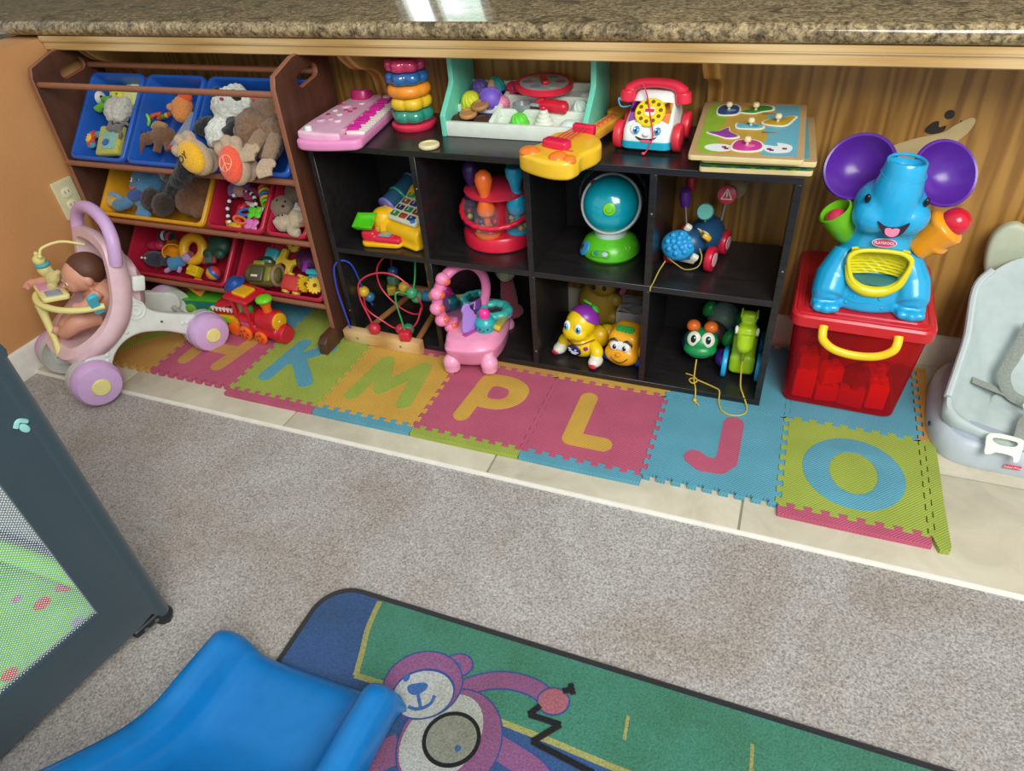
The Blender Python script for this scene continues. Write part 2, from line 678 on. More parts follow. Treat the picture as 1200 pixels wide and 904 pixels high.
nt.links.new(mx2.outputs[2], b.inputs['Base Color'])
bar = thing('bar_counter', 'long speckled granite bar counter with oak edging above the toy shelves', 'counter', (.9, .40, .85))
bar.location = (0, 0, 0)
mb = MB()
R_ = .019
prof = [(.405 + R_ - R_ * math.sin(a), .8775 - R_ * math.cos(a)) for a in [PI * k / 10 for k in range(11)]]
prof = prof + [(1.06, .8965), (1.06, .8585)]
mb.prism([(p[0], p[1]) for p in prof], -1.6, 3.2, Matrix(((0, 0, 1, 0), (1, 0, 0, 0), (0, 1, 0, 0), (0, 0, 0, 1))))
mb.build('granite_slab', m, bar)
OAKH = WOOD('b08c50', 'c4a068', 'd3b580', (.12, 1, 5), .45, 6, 4, 'oak_edging')
mb = MB()
for (a, p_) in (('top', [(.414, .858), (.414, .846), (.418, .841), (.44, .841), (.44, .858)]), ('low', [(.418, .841), (.422, .838), (.422, .82), (.426, .817), (.448, .817), (.448, .841)])):
    mb.prism(p_, WX + .005, 3.2, Matrix(((0, 0, 1, 0), (1, 0, 0, 0), (0, 1, 0, 0), (0, 0, 0, 1))))
mb.build('oak_edging', OAKH, bar)
mb = MB()
mb.box((1.1, .5475, .849), (4.2, .223, .018))
mb.build('underside', OAKH, bar)
OAKC = WOOD('8a5a26', 'b5833f', 'cfa05c', (1, 1, .3), .45, 9, 3, 'oak_bracket')
for x, lb in ((-.93, 'oak corbel in the left corner above the toy bins'), (-.012, 'oak corbel behind the pink keyboard'), (.92, 'oak corbel behind the wooden puzzles')):
    o = tag(MB(Matrix(((0, 0, 1, 0), (1, 0, 0, 0), (0, 1, 0, 0), (0, 0, 0, 1)))).plate([sp2([(.46, .84), (.47, .815), (.49, .79), (.53, .76), (.585, .745), (.625, .715), (.64, .665), (.66, .645), (.66, .84)], 5)], .038, None, .004).build('corbel', OAKC), lb, 'bracket')
    o.location.x = x

# wall decal giraffe (upper part shows above the elephant)
dec = thing('giraffe_decal', 'cream giraffe sticker with brown spots on the oak panel behind the elephant', 'sticker', (1.376, .66, .597), 0, None, 0, 0, .86)
mb = MB(Matrix(((1, 0, 0, 0), (0, 0, 1, -.0006), (0, 1, 0, 0), (0, 0, 0, 1))))
mb.mat(0).prism(sp2([(-.06, -.02), (.0, .012), (.06, .03), (.085, .052), (.115, .072), (.128, .065), (.12, .035), (.095, .0), (.075, -.05), (.06, -.2), (.07, -.42), (.03, -.44), (.0, -.3), (-.02, -.12), (-.05, -.05)], 4), -.0006, .0)
mb.mat(1).prism(sp2([(.018, .035), (.03, .055), (.045, .06), (.05, .045), (.065, .05), (.062, .034), (.035, .026)], 4), -.0004, .0003)
mb.prism(circ(.012, 14, (.065, .078)), -.0004, .0003)
mb.prism(sp2([(.085, -.005), (.115, -.008), (.125, -.03), (.10, -.04), (.085, -.025)], 4), -.0004, .0004)
mb.prism(sp2([(.06, -.19), (.09, -.2), (.1, -.24), (.07, -.25)], 4), -.0004, .0004)
mb.prism(sp2([(.02, -.12), (.05, -.11), (.055, -.15), (.03, -.17)], 4), -.0004, .0004)
mb.prism(circ(.006, 10, (-.02, -.005)), -.0004, .0004); mb.prism(circ(.006, 10, (.02, -.002)), -.0004, .0004)
mb.stroke([(.088, .04), (.097, .052), (.112, .058)], .003, -.0004, .0005)
mb.stroke([(.097, .052), (.096, .064)], .003, -.0004, .0005)
mb.build('decal_film', [P('c9b382', .6), P('2e2620', .6)], dec)

# outlet
o = thing('wall_outlet', 'beige double electrical outlet on the orange wall behind the doll stroller', 'outlet', (WX, .275, .415), 0)
mb = MB(Matrix(((0, 0, 1, 0), (1, 0, 0, 0), (0, 1, 0, 0), (0, 0, 0, 1))))
mb.plate([rrect(.076, .122, .006)], .007, TR(0, 0, .0035), .002)
mb.build('cover_plate', P('d8d2a8', .4), o)
for k in (-1, 1):
    mb = MB(Matrix(((0, 0, 1, 0), (1, 0, 0, 0), (0, 1, 0, 0), (0, 0, 0, 1))))
    mb.plate([rrect(.034, .03, .012, (0, k * .02))], .004, TR(0, 0, .008), .001)
    mb.mat(1)
    for a in (-.007, .007):
        mb.box((a, k * .02 + .003, .0101), (.002, .008, .001))
    mb.build('socket', [P('e6e0bb', .4), P('222222')], o)
# ------------------------------------------------------------------ foam mats
T = .305
NT = 8
def seam(vertical, k, a, t0, t1, amp=.0065):
    """toothed seam line k (x=kT or y=kT) from t0 to t1 tiles along the other axis"""
    pts = []
    s0 = a * T
    pitch = T / (2 * NT + 1)
    pts.append((k * T, s0))
    for i in range(2 * NT + 1):
        A = amp if i % 2 else -amp
        lo, hi = s0 + i * pitch, s0 + (i + 1) * pitch
        e = .0015 if True else 0
        if i == 0:
            lo += .004
        if i == 2 * NT:
            hi -= .004
        pts.append((k * T + A, lo - (e if i else 0)))
        pts.append((k * T + A, hi + (e if i < 2 * NT else 0)))
    pts.append((k * T, s0 + T))
    return pts if vertical else [(p[1], p[0]) for p in pts]
def tile_outline(i, j, g=.0005):
    bt = [(x, y + g) for x, y in seam(False, j, i, 0, 1)]
    rt = [(x - g, y) for x, y in seam(True, i + 1, j, 0, 1)]
    tp = [(x, y - g) for x, y in seam(False, j + 1, i, 0, 1)][::-1]
    lf = [(x + g, y) for x, y in seam(True, i, j, 0, 1)][::-1]
    return bt[:-1] + rt[:-1] + tp[:-1] + lf[:-1]
CPINK, CGRN, CYEL, CBLU, CORG = 'c25d78', 'a2b44c', 'd6aa4a', '60a6ba', 'c99850'
ZT = .012
def letter_tile(i, j, c, lc, label, strokes=None, w=.045, loops=None):
    o = thing('foam_mat_tile', label, 'play mat', (i * T, j * T, .0002))
    out = [(x - i * T, y - j * T) for x, y in tile_outline(i, j)]
    body = MB()
    body.prism(out, 0, ZT)
    body.build('tile', FOAM(c), o, bevel=.0006)
    if strokes or loops:
        mb = MB()
        for st in strokes or []:
            mb.stroke(st, w, ZT - .004, ZT + .0009)
        if loops:
            mb.plate(loops, .005, TR(0, 0, ZT - .0014), .0004)
        mb.build('letter', FOAM(lc), o)
        if loops and len(loops) > 1 and label.find('letter O') >= 0:
            MB().prism(circ(.051, 40, (.155, .144), 1, 1.3), ZT - .004, ZT + .0007).build('letter_centre', FOAM(c), o)
    return o
letter_tile(-3, 0, CORG, CGRN, 'orange foam mat tile with a green letter beside the left wall', [[(.1, .06), (.2, .2)], [(.2, .2), (.1, .25)]])
letter_tile(-2, 0, CPINK, CORG, 'pink foam mat tile with an orange letter H', [[(.07, .075), (.07, .24)], [(.2, .075), (.225, .24)], [(.07, .155), (.21, .155)]], .046)
letter_tile(-1, 0, CGRN, CBLU, 'green foam mat tile with a blue letter K', [[(.075, .075), (.09, .25)], [(.09, .155), (.185, .25)], [(.13, .165), (.21, .08)]], .046)
letter_tile(0, 0, CYEL, CGRN, 'yellow foam mat tile with a green letter M', [[(.072, .07), (.09, .24)], [(.09, .24), (.14, .115)], [(.14, .115), (.215, .24)], [(.215, .24), (.235, .075)]], .046)
letter_tile(1, 0, CPINK, CYEL, 'pink foam mat tile with a yellow letter P', [[(.105, .075), (.115, .2)]], .046,
            [sp2([(.092, .2), (.1, .255), (.13, .267), (.2, .262), (.245, .225), (.24, .165), (.195, .125), (.135, .12), (.1, .13)], 5), sp2([(.143, .165), (.143, .215), (.185, .212), (.195, .185), (.18, .165)], 5)])
letter_tile(2, 0, CPINK, CYEL, 'pink foam mat tile with a yellow letter L', [[(.108, .235), (.108, .07)], [(.108, .07), (.19, .07)]], .048)
letter_tile(3, 0, CBLU, CPINK, 'blue foam mat tile with a pink letter J', [[(.182, .24), (.182, .1)], [(.182, .1), (.165, .075)], [(.165, .075), (.13, .073)], [(.13, .073), (.108, .09)]], .05)
letter_tile(4, 0, CGRN, CBLU, 'green foam mat tile with a blue letter O', None, .05, [circ(.113, 56, (.155, .144), .97, 1.03), circ(.05, 40, (.155, .144), 1.04, 1.38)])
letter_tile(-3, 1, CORG, CBLU, 'orange foam mat tile behind the stroller wheels')
letter_tile(-2, 1, CBLU, CPINK, 'blue foam mat tile under the toy train')
letter_tile(-1, 1, CGRN, CBLU, 'green foam mat tile with a blue letter under the bin rack', [[(.24, .02), (.24, .18)], [(.24, .1), (.12, .2)]], .05)
for i, c in ((0, CPINK), (1, CORG), (2, CYEL)):
    letter_tile(i, 1, c, c, {0: 'pink foam mat tile under the bead maze end of the shelf', 1: 'orange foam mat tile under the shelf behind letter P', 2: 'yellow foam mat tile under the shelf behind letter L'}[i])
letter_tile(3, 1, CBLU, CBLU, 'blue foam mat tile under the right end of the cube shelf')
letter_tile(4, 1, CBLU, CBLU, 'blue foam mat tile under the red toy box')
letter_tile(5, 1, CORG, CORG, 'orange foam mat tile between toy box and booster seat') if False else None
def strip(i, c, label, dy=0):
    o = seam(False, 0, i, 0, 1)
    poly = [(x, y - .0006) for x, y in o]
    poly = [(i * T + .001, -.03)] + [(i * T + .1, -.031), (i * T + .2, -.031), ((i + 1) * T - .001, -.03)] + poly[::-1]
    mb = MB()
    mb.prism([(x - i * T, y) for x, y in poly], 0, .0115)
    t_ = tag(mb.build('foam_border_strip', FOAM(c), bevel=.0006), label, 'play mat edge', 'foam mat border strips')
    t_.location = (i * T, dy, .0002)
strip(-1, CPINK, 'pink foam border strip along the letter K tile')
strip(0, CBLU, 'blue foam border strip along the letter M tile')
strip(1, CGRN, 'green foam border strip along the letter P tile')
strip(2, CBLU, 'blue foam border strip along the letter L tile')
strip(4, CPINK, 'pink foam border strip along the letter O tile')
# side strip of the O tile, sprung a little off and lying slightly askew
po = seam(True, 5, 0, 0, 1)
poly = [(x - 5 * T + .0006, y) for x, y in po] + [(.03, T), (.031, .2), (.031, .1), (.034, -.02), (.030, -.034), (.012, -.036), (.006, -.02)]
mb = MB()
mb.prism(poly, 0, .0115)
o = tag(mb.build('foam_border_strip', FOAM(CGRN), bevel=.0006), 'green foam border strip standing off the right side of the letter O tile', 'play mat edge', 'foam mat border strips')
o.location = (5 * T + .0015, 0, .0002)
po = seam(True, 5, 1, 0, 1)
mb = MB()
mb.prism([(x - 5 * T + .0006, y - T) for x, y in po] + [(.03, T), (.03, 0)], 0, .0115)
o = tag(mb.build('foam_border_strip', FOAM(CORG), bevel=.0006), 'orange foam border strip between the red toy box and the booster seat', 'play mat edge', 'foam mat border strips')
o.location = (5 * T + .0015, T, .0002)

# ------------------------------------------------------------------ cube shelf
SX, SY, PW, CH, TH = -.0699, .3279, .303, .2827, .016
SD = .29
m, nt, b = newmat('espresso_laminate')
b.inputs['Roughness'].default_value = .27
v = coords(nt, (.15, 1, 1))
n = noise_tex(nt, v, 60, 3)
nt.links.new(ramp(nt, n.outputs['Fac'], [(.3, '1d1b1b'), (.7, '282626')]), b.inputs['Base Color'])
LAM = m
Z0 = ZT + .0005
ZM = Z0 + TH + CH            # underside of middle shelf
ZMT = ZM + TH
ZP = ZMT + CH                # underside of top
ZTOP = ZP + TH
W4 = PW * 4
sh = thing('cube_shelf', 'black eight cube storage shelf full of toys under the counter', 'shelf', (SX + W4 / 2, SY, Z0))
def shb(name, x0, x1, z0, z1, y0=0, y1=SD, mat=None):
    MB().box(((x0 + x1) / 2 - W4 / 2, (y0 + y1) / 2, (z0 + z1) / 2 - Z0), (x1 - x0, y1 - y0, z1 - z0), .0008, 1).build(name, mat or LAM, sh)
shb('bottom_panel', -TH / 2, W4 + TH / 2, Z0, Z0 + TH)
shb('middle_shelf', TH / 2, W4 - TH / 2, ZM, ZMT)
shb('top_panel', -TH / 2, W4 + TH / 2, ZP, ZTOP)
for k in (0, 4):
    shb('side_panel', k * PW - TH / 2, k * PW + TH / 2, Z0 + TH, ZP)
for k in (1, 2, 3):
    shb('divider', k * PW - TH / 2, k * PW + TH / 2, Z0 + TH, ZM)
    shb('divider', k * PW - TH / 2, k * PW + TH / 2, ZMT, ZP)
BK = P('100e0d', .6, kind='black_hardboard')
for k in range(4):
    for r in (0, 1):
        if (k, r) in ((3, 1), (2, 0)):
            continue
        shb('back_panel', k * PW + TH / 2, (k + 1) * PW - TH / 2, (Z0 + TH, ZMT)[r], (ZM, ZP)[r], SD - .006, SD - .001, BK)
mb = MB()
for (k, z) in ((0, Z0 + .1), (1, Z0 + .19), (1, ZMT + .2), (2, Z0 + .06), (3, ZMT + .19), (4, ZMT + .08)):
    mb.cyl((k * PW - W4 / 2 + .001, -.0004, z - Z0), (k * PW - W4 / 2 + .001, .002, z - Z0), .0022, n=10)
mb.build('screw_cap', P('8d8a86', .4), sh)

# ------------------------------------------------------------------ bin rack
m, nt, b = newmat('cherry_board')
b.inputs['Roughness'].default_value = .38
v = coords(nt, (1, 1, .2))
n = noise_tex(nt, v, 30, 4, .6)
nt.links.new(ramp(nt, n.outputs['Fac'], [(.3, '452a1e'), (.7, '573527')]), b.inputs['Base Color'])
CHER = m
EDGE = P('8f5c42', .4, kind='cherry_edge')
rk = thing('toy_bin_rack', 'reddish brown wooden rack holding tilted plastic toy bins', 'toy rack', (-.54, .4, ZT + .0005))
XL, XR = -.966, -.117
out = [(-.145, 0), (-.118, .002), (-.10, .62), (-.096, .755), (-.085, .782), (.0, .808), (.055, .812), (.14, .79), (.155, .77), (.165, .02), (.165, 0)]
# outline in (y - .4, z)
def slot(c, L, r, ang):
    pts = []
    for sgn in (0, 1):
        for k in range(9):
            q = ang + PI * sgn - PI / 2 + PI * k / 8
            ox = L / 2 * math.cos(ang + PI * sgn)
            oy = L / 2 * math.sin(ang + PI * sgn)
            pts.append((c[0] + ox + r * math.cos(q), c[1] + oy + r * math.sin(q)))
    return pts
MY = Matrix(((0, 0, 1, 0), (1, 0, 0, 0), (0, 1, 0, 0), (0, 0, 0, 1)))
for x in (XL, XR):
    mb = MB()
    o_ = [(p[0], p[1]) for p in out]
    mb.plate([o_, slot((.045, .752), .062, .016, .15)], .016, TR(x + .54, 0, 0) @ MY, .003)
    pn = mb.build('side_panel', CHER, rk)
    for f in pn.data.polygons:
        if abs(f.normal.x) < .8:
            f.material_index = 1
    pn.data.materials.append(EDGE)
    mb = MB()
    mb.plate([sp2([(-.185, .002), (-.185, .04), (-.165, .055), (-.11, .055), (-.11, .002)], 1)], .03, TR(x + .54 , 0, 0) @ MY, .004)
    mb.build('foot', CHER, rk)
def rod(y, z, r=.0085):
    mb = MB()
    mb.cyl((XL + .54 + .004, y - .4, z), (XR + .54 - .004, y - .4, z), r, n=16)
    mb.build('dowel', EDGE, rk)
ROWS = [(.292, .545, .497, .742), (.292, .362, .497, .559), (.292, .152, .497, .349)]   # front lip y,z ; back lip y,z
rod(.318, .736)
for (yf, zf, yb, zb) in ROWS:
    rod(yf + .004, zf - .03)
    rod(yb + .01, zb + .004)
# bins: opening tilted towards the room
def toy_bin(x0, x1, row, c, label):
    yf, zf, yb, zb = ROWS[row]
    yb -= .008
    xc = (x0 + x1) / 2
    L = math.hypot(yb - yf, zb - zf)
    ang = math.degrees(math.atan2(zb - zf, yb - yf))
    w = x1 - x0 - .006
    d = .105
    o = thing('toy_bin', label, 'bin', (xc, yf, zf), 0, 'plastic bins in the rack', rx=ang)
    mat_ = P(c, .32, .5, .04, 'bin_plastic')
    def ring(w_, l_, z, r):
        return [(x, y + L / 2, z) for x, y in rrect(w_, l_, r, (0, 0), 5)]
    prof = [(w, L, -.012, .022), (w, L, -.002, .022), (w - .005, L - .005, 0.001, .02), (w - .019, L - .019, .001, .016), (w - .024, L - .024, -.004, .014),
            (w - .034, L - .034, -.06, .016), (w - .044, L - .052, -d + .008, .018), (w - .06, L - .068, -d, .014)]
    rings = [ring(*p_) for p_ in prof]
    vs = [v_ for r_ in rings for v_ in r_]
    n_ = len(rings[0])
    fs = []
    for i in range(len(rings) - 1):
        for k in range(n_):
            fs.append((i * n_ + k, i * n_ + (k + 1) % n_, (i + 1) * n_ + (k + 1) % n_, (i + 1) * n_ + k))
    fs.append(tuple((len(rings) - 1) * n_ + k for k in range(n_)))
    # outer wall
    prof2 = [(w - .006, L - .006, -.012, .02), (w - .021, L - .021, -.0125, .015), (w - .030, L - .030, -.06, .017), (w - .04, L - .048, -d - .001, .018), (w - .056, L - .064, -d - .003, .014)]
    r2 = [ring(*p_) for p_ in prof2]
    base = len(vs)
    vs += [v_ for r_ in r2 for v_ in r_]
    for i in range(len(r2) - 1):
        for k in range(n_):
            fs.append((base + i * n_ + k, base + (i + 1) * n_ + k, base + (i + 1) * n_ + (k + 1) % n_, base + i * n_ + (k + 1) % n_))
    fs.append(tuple(base + (len(r2) - 1) * n_ + k for k in range(n_)))
    for k in range(n_):
        fs.append((k, base + k, base + (k + 1) % n_, (k + 1) % n_))
    MB().raw(vs, fs).build('bin_shell', mat_, o, sharp=50)
    return o
BB, BR, BY = '1f56ac', 'b01e38', 'd99c22'
BIN = {}
BIN['b1'] = toy_bin(-.945, -.722, 0, BB, 'small blue toy bin at the left end of the top row')
BIN['b2'] = toy_bin(-.718, -.492, 0, BB, 'small blue toy bin in the middle of the top row holding few toys')
BIN['b3'] = toy_bin(-.488, -.131, 0, BB, 'wide blue toy bin holding a panda and brown plush animals')
BIN['y'] = toy_bin(-.935, -.503, 1, BY, 'wide yellow toy bin full of plush animals')
BIN['r1'] = toy_bin(-.498, -.283, 1, BR, 'small red toy bin of baby rattles beside the yellow bin')
BIN['r2'] = toy_bin(-.279, -.131, 1, BR, 'small red toy bin holding a plush bear at the right end of the middle row')
BIN['R1'] = toy_bin(-.945, -.505, 2, BR, 'wide red toy bin in the bottom row behind the stroller')
BIN['R2'] = toy_bin(-.478, -.131, 2, BR, 'wide red toy bin in the bottom row holding an olive case')
# ------------------------------------------------------------------ toys in the bins
def bthing(name, label, cat, loc, rz=0, group=None, sc=1):
    """thing lying on the tilted bin: local z points out of the bin, y up its slope"""
    return put(thing(name, label, cat, (0, 0, 0), 0, group), loc, rz=0, rx=43.9, sc=sc) if not rz else _tilt(thing(name, label, cat, (0, 0, 0), 0, group), loc, rz, sc)
def _tilt(o, loc, rz, sc=1):
    o.location = loc
    o.rotation_euler = (rotm(43.9) @ rotm(0, 0, rz)).to_euler()
    o.scale = (sc, sc, sc)
    return o
BLACK = P('151515', .5)
WHT = P('e9e9e2', .45)
RED = P('c8202f', .35)
EYE = P('0c0c0c', .12, .6)

# --- left blue bin
o = bthing('spotted_ball', 'white fabric ball with black spots in the left blue bin', 'ball', (-.94, .472, .669))
MB().ell((0, 0, 0), .024).build('ball', FUZZ('d9d9cf', 300, .3), o)
mb = MB()
for a, b_ in ((0, 75), (60, 30), (180, 35), (300, 32), (120, 15)):
    d = rotm(0, 0, a) @ rotm(0, b_ - 90, 0) @ Vector((1, 0, 0))
    q = Vector((0, 0, 1)).rotation_difference(d).to_matrix().to_4x4()
    mb.ell(d * .0215, (.007, .007, .003), q, 12, 8)
mb.build('spots', FUZZ('141414', 300, .3), o)
o = bthing('crinkle_leaf', 'green crinkly fabric leaf toy next to the spotted ball', 'baby toy', (-.893, .455, .652))
MB().blob(lambda t: [t.ell((math.sin(i * 2.4) * .016, math.cos(i * 1.7) * .02, (i % 3) * .006), (.016, .013, .008), rotm(i * 20, i * 37, i * 50)) for i in range(6)], .003, 2, fuzz=.003).build('leaf', FUZZ('5fae33', 200, .5), o)
o = bthing('soft_block', 'yellow fabric block with blue and green dots', 'baby toy', (-.862, .487, .672), 20)
mb = MB().box((0, 0, 0), (.045, .045, .045), .01, 3)
mb.build('block', FUZZ('d6cf3a', 300, .4), o)
mb = MB()
for i, (x, y) in enumerate(((-.01, .01), (.01, -.008), (.012, .012), (-.011, -.011))):
    mb.mat(i % 2).ell((x, y, .0222), (.005, .005, .002), None, 10, 6)
mb.build('dots', [FUZZ('2d6f8f', 300, .3), FUZZ('3f8a34', 300, .3)], o)
o = bthing('soft_book', 'green soft book with a pale yellow circle and red edge in the left blue bin', 'book', (-.80, .497, .672), -4)
MB().box((0, 0, 0), (.085, .105, .034), .01, 3).build('pages', FUZZ('6ea33c', 260, .4), o)
MB().cyl((0, -.005, .015), (0, -.005, .0185), .036, n=28, bev=.001).build('circle_patch', FUZZ('d9d68a', 260, .3), o)
MB().tube([(-.038, .052, .0), (0, .055, .003), (.04, .05, 0), (.043, .02, -.004), (.043, -.03, -.006)], .008, 8).build('red_edge', FUZZ('b53427', 260, .4), o)
o = bthing('plush_ball', 'white fluffy rolled plush in the left blue bin', 'plush toy', (-.828, .437, .648), 10)
MB().blob(lambda t: (t.ell((-.012, 0, 0), (.036, .043, .03)), t.ell((.016, -.004, .003), (.03, .042, .028), rotm(0, 0, -15))), .004, 1, fuzz=.004, fs=90).build('body', FUZZ('cfcdbf', 180, 1), o)
o = bthing('sun_toy', 'soft sun toy with a red zigzag mane and yellow face', 'baby toy', (-.934, .376, .575))
out = []
for k in range(20):
    r_ = .033 if k % 2 else .022
    out.append((r_ * math.cos(PI * k / 10), r_ * math.sin(PI * k / 10)))
MB().plate([out], .012, None, .003).build('mane', FUZZ('c9402a', 260, .4), o)
MB().ell((.002, 0, .006), (.017, .015, .007)).build('face', FUZZ('dcb53c', 260, .3), o)
mb = MB()
for x in (-.005, .007):
    mb.ell((x, .004, .0125), (.002, .002, .0012), None, 8, 6)
mb.tube([(-.004, -.004, .0125), (.002, -.007, .0125), (.008, -.004, .0125)], .0009, 6)
mb.build('features', BLACK, o)
MB().blob(lambda t: (t.ell((.015, -.018, -.004), (.018, .012, .008)), t.ell((.03, .018, -.006), (.016, .012, .008))), .003, 2).build('body', FUZZ('3f8fa0', 260, .4), o)
o = bthing('cloth_book', 'yellow green cloth book with a blue pool picture', 'book', (-.842, .378, .572), 6)
MB().box((0, 0, 0), (.09, .095, .022), .007, 3).build('cover', FUZZ('b5b04a', 220, .6), o)
MB().plate([rrect(.055, .06, .01, (.004, -.002))], .003, TR(0, 0, .0115), .001).build('picture', FUZZ('7fb0a0', 260, .3), o)
MB().ell((-.006, -.01, .0125), (.014, .012, .0025)).build('blue_patch', FUZZ('2b5f9e', 260, .3), o)
o = bthing('plush_bunny', 'floppy grey plush bunny draped over the cloth book', 'plush toy', (-.814, .395, .606), 15)
MB().blob(lambda t: (t.ell((0, 0, 0), (.016, .014, .012)), t.ell((-.022, .004, .004), (.013, .012, .011)), t.tube([(-.026, .008, .008), (-.018, .022, .01), (-.004, .03, .006)], .005, 8), t.tube([(.008, -.008, 0), (.014, -.02, 0), (.005, -.034, -.004)], .0055, 8), t.tube([(.012, .006, 0), (.028, .012, 0), (.04, .004, -.004)], .0055, 8)), .0025, 2, fuzz=.001).build('body', FUZZ('6f6a66', 300, .5), o)
mb = MB()
for y in (-.001, .007):
    mb.ell((-.032, y, .0115), .0018, None, 8, 6)
mb.build('eyes', BLACK, o)

# --- second blue bin
o = bthing('plush_duck', 'orange plush duck with a red cap at the back of the second blue bin', 'plush toy', (-.596, .463, .661), -10)
MB().blob(lambda t: (t.ell((0, 0, 0), (.034, .028, .026)), t.ell((.012, -.02, .002), (.03, .03, .024)), t.ell((-.034, -.014, .004), (.018, .012, .01))), .003, 2, fuzz=.0012).build('body', FUZZ('d98a45', 240, .5), o)
MB().ell((.004, .024, .006), (.024, .018, .016)).build('cap', FUZZ('d4502c', 240, .4), o)
MB().ell((-.016, .006, .023), .003, None, 10, 8).build('eye', BLACK, o)
o = bthing('bead_string', 'short string of wooden beads in the second blue bin', 'bead toy', (-.648, .442, .638), 22)
for i, c in enumerate(('c0402c', '4a8a3a', 'd0a030', 'c0402c', '6f9a3a', 'b84a3a')):
    MB().cyl((-.032 + i * .013, 0, 0), (-.021 + i * .013, 0, 0), .0075, bev=.003).build('bead', P(c, .4), o)
MB().cyl((-.036, 0, 0), (.05, 0, 0), .0015, n=6).build('string', P('d8cfa0', .7), o)
o = bthing('ring_rattle', 'lime ring rattle with an orange handle lying in the second blue bin', 'rattle', (-.712, .424, .622), 25)
MB().torus((0, 0, .01), .017, .0045, rotm(20, -20, 0)).build('ring', P('7ed321', .3), o)
MB().tube([(.012, .01, .002), (.03, .012, 0), (.048, .01, -.004)], [.009, .006, .007], 10).build('handle', P('c9562c', .4), o)
MB().ell((0, 0, .004), (.0135, .0135, .006)).build('hub', P('6aa82a', .4), o)
o = bthing('plush_dinosaur', 'brown plush dinosaur with a tan horn in the second blue bin', 'plush toy', (-.648, .387, .59), 5)
MB().blob(lambda t: (t.ell((.012, .004, .0), (.045, .03, .026)), t.ell((-.036, -.006, .008), (.024, .02, .018), rotm(0, 0, 20)), t.tube([(-.05, -.014, .006), (-.058, -.034, .003), (-.06, -.052, 0)], [.011, .008, .004], 8), t.tube([(.0, -.02, .0), (-.004, -.045, -.004)], .012, 8), t.tube([(.036, -.014, 0), (.04, -.042, -.004)], .012, 8)), .003, 2, fuzz=.0015).build('body', FUZZ('6b4a30', 220, .6), o)
MB().blob(lambda t: (t.tube([(-.01, .02, .02), (.01, .028, .024), (.04, .024, .02)], [.009, .012, .008], 8)), .0025, 2).build('frill', FUZZ('9a7a4c', 240, .5), o)
mb = MB()
for x in (-.044, -.03):
    mb.ell((x, .006, .024), .0025, None, 8, 6)
mb.build('eyes', BLACK, o)
MB().box((.052, -.034, .004), (.018, .014, .006), .002).build('red_tag', FUZZ('a83030', 200, .3), o)
o = bthing('grey_pouch', 'flat grey fabric pouch leaning on the right side of the second blue bin', 'pouch', (-.558, .402, .603), -24)
MB().box((0, 0, -.004), (.05, .13, .018), .006, 3).build('pouch', FUZZ('7d8799', 200, .4), o)

# --- wide blue bin: panda and brown monkey
o = bthing('plush_panda', 'black and white plush panda lying in the wide blue bin', 'plush toy', (-.393, .385, .628), -8)
MB().blob(lambda t: (t.ell((0, -.012, 0), (.05, .052, .036)), t.ell((.012, .07, .012), (.07, .052, .04)), t.ell((.0, .115, .006), (.035, .02, .018))), .004, 1, fuzz=.005, fs=80).build('body', FUZZ('d9dcd0', 150, 1), o)
for s_, pts in ((-1, [(-.03, .01, .01), (-.058, -.006, .012), (-.072, -.03, .008)]), (1, [(.035, .02, .016), (.062, .008, .022), (.05, -.026, .028)])):
    MB().blob(lambda t: t.tube(pts, [.019, .022, .022], 10), .004, 2, fuzz=.002).build('arm', FUZZ('1d1f22', 200, .8), o)
for c_, r_ in (((-.026, .082, .0475), rotm(0, -20, 35)), ((.046, .085, .046), rotm(0, 25, -30))):
    MB().blob(lambda t: t.ell(c_, (.019, .0125, .009), r_), .0025, 2).build('eye_patch', FUZZ('16171a', 200, .7), o)
mb = MB().ell((.012, .064, .053), (.007, .0045, .005))
mb.build('nose', FUZZ('b0303a', 200, .3), o)
for x, y in ((-.05, .1), (.078, .1)):
    MB().blob(lambda t: t.ell((x, y, .0), (.02, .02, .013)), .003, 1, fuzz=.002).build('ear', FUZZ('1d1f22', 200, .8), o)
o = bthing('toy_bucket', 'round light blue plastic bowl behind the panda head', 'toy bowl', (-.31, .436, .668))
MB().lathe([(.012, -.014), (.034, -.012), (.04, .01), (.043, .012), (.04, .014), (.033, -.006), (.0001, -.008)], rotm(-15, 25, 0)).build('bowl', P('4f9fd0', .3), o)
o = bthing('plush_monkey', 'brown plush monkey lying feet first with yellow and orange sole pads', 'plush toy', (-.268, .36, .61), 0)
BRN = FUZZ('7d5f45', 110, 1.2, .35, .006)
BRN2 = FUZZ('8f7358', 200, .8)
TAN = FUZZ('b29a7d', 260, .4)
MB().blob(lambda t: (t.ell((.0, .025, .02), (.052, .06, .045)), t.ell((.06, .0, .016), (.042, .062, .036))), .005, 1, fuzz=.006, fs=70).build('body', BRN, o)
MB().blob(lambda t: (t.ell((.05, .09, .024), (.045, .04, .036)), t.ell((.01, .085, .032), (.02, .018, .016))), .004, 2, fuzz=.002).build('head', BRN2, o)
mb = MB()
mb.ell((.0, .1, .044), (.014, .006, .005)); mb.ell((.085, .07, .046), (.006, .012, .005))
mb.build('mouth', FUZZ('c8505a', 200, .3), o)
for nm, pts, r_, m_ in (('leg', [(-.02, -.01, .012), (-.06, -.03, .022), (-.088, -.055, .036)], [.022, .024, .03], BRN2), ('leg', [(.01, -.02, .016), (.012, -.05, .03), (.012, -.066, .044)], [.024, .026, .03], BRN2)):
    MB().blob(lambda t: t.tube(pts, r_, 10), .004, 2, fuzz=.0015).build(nm, m_, o)
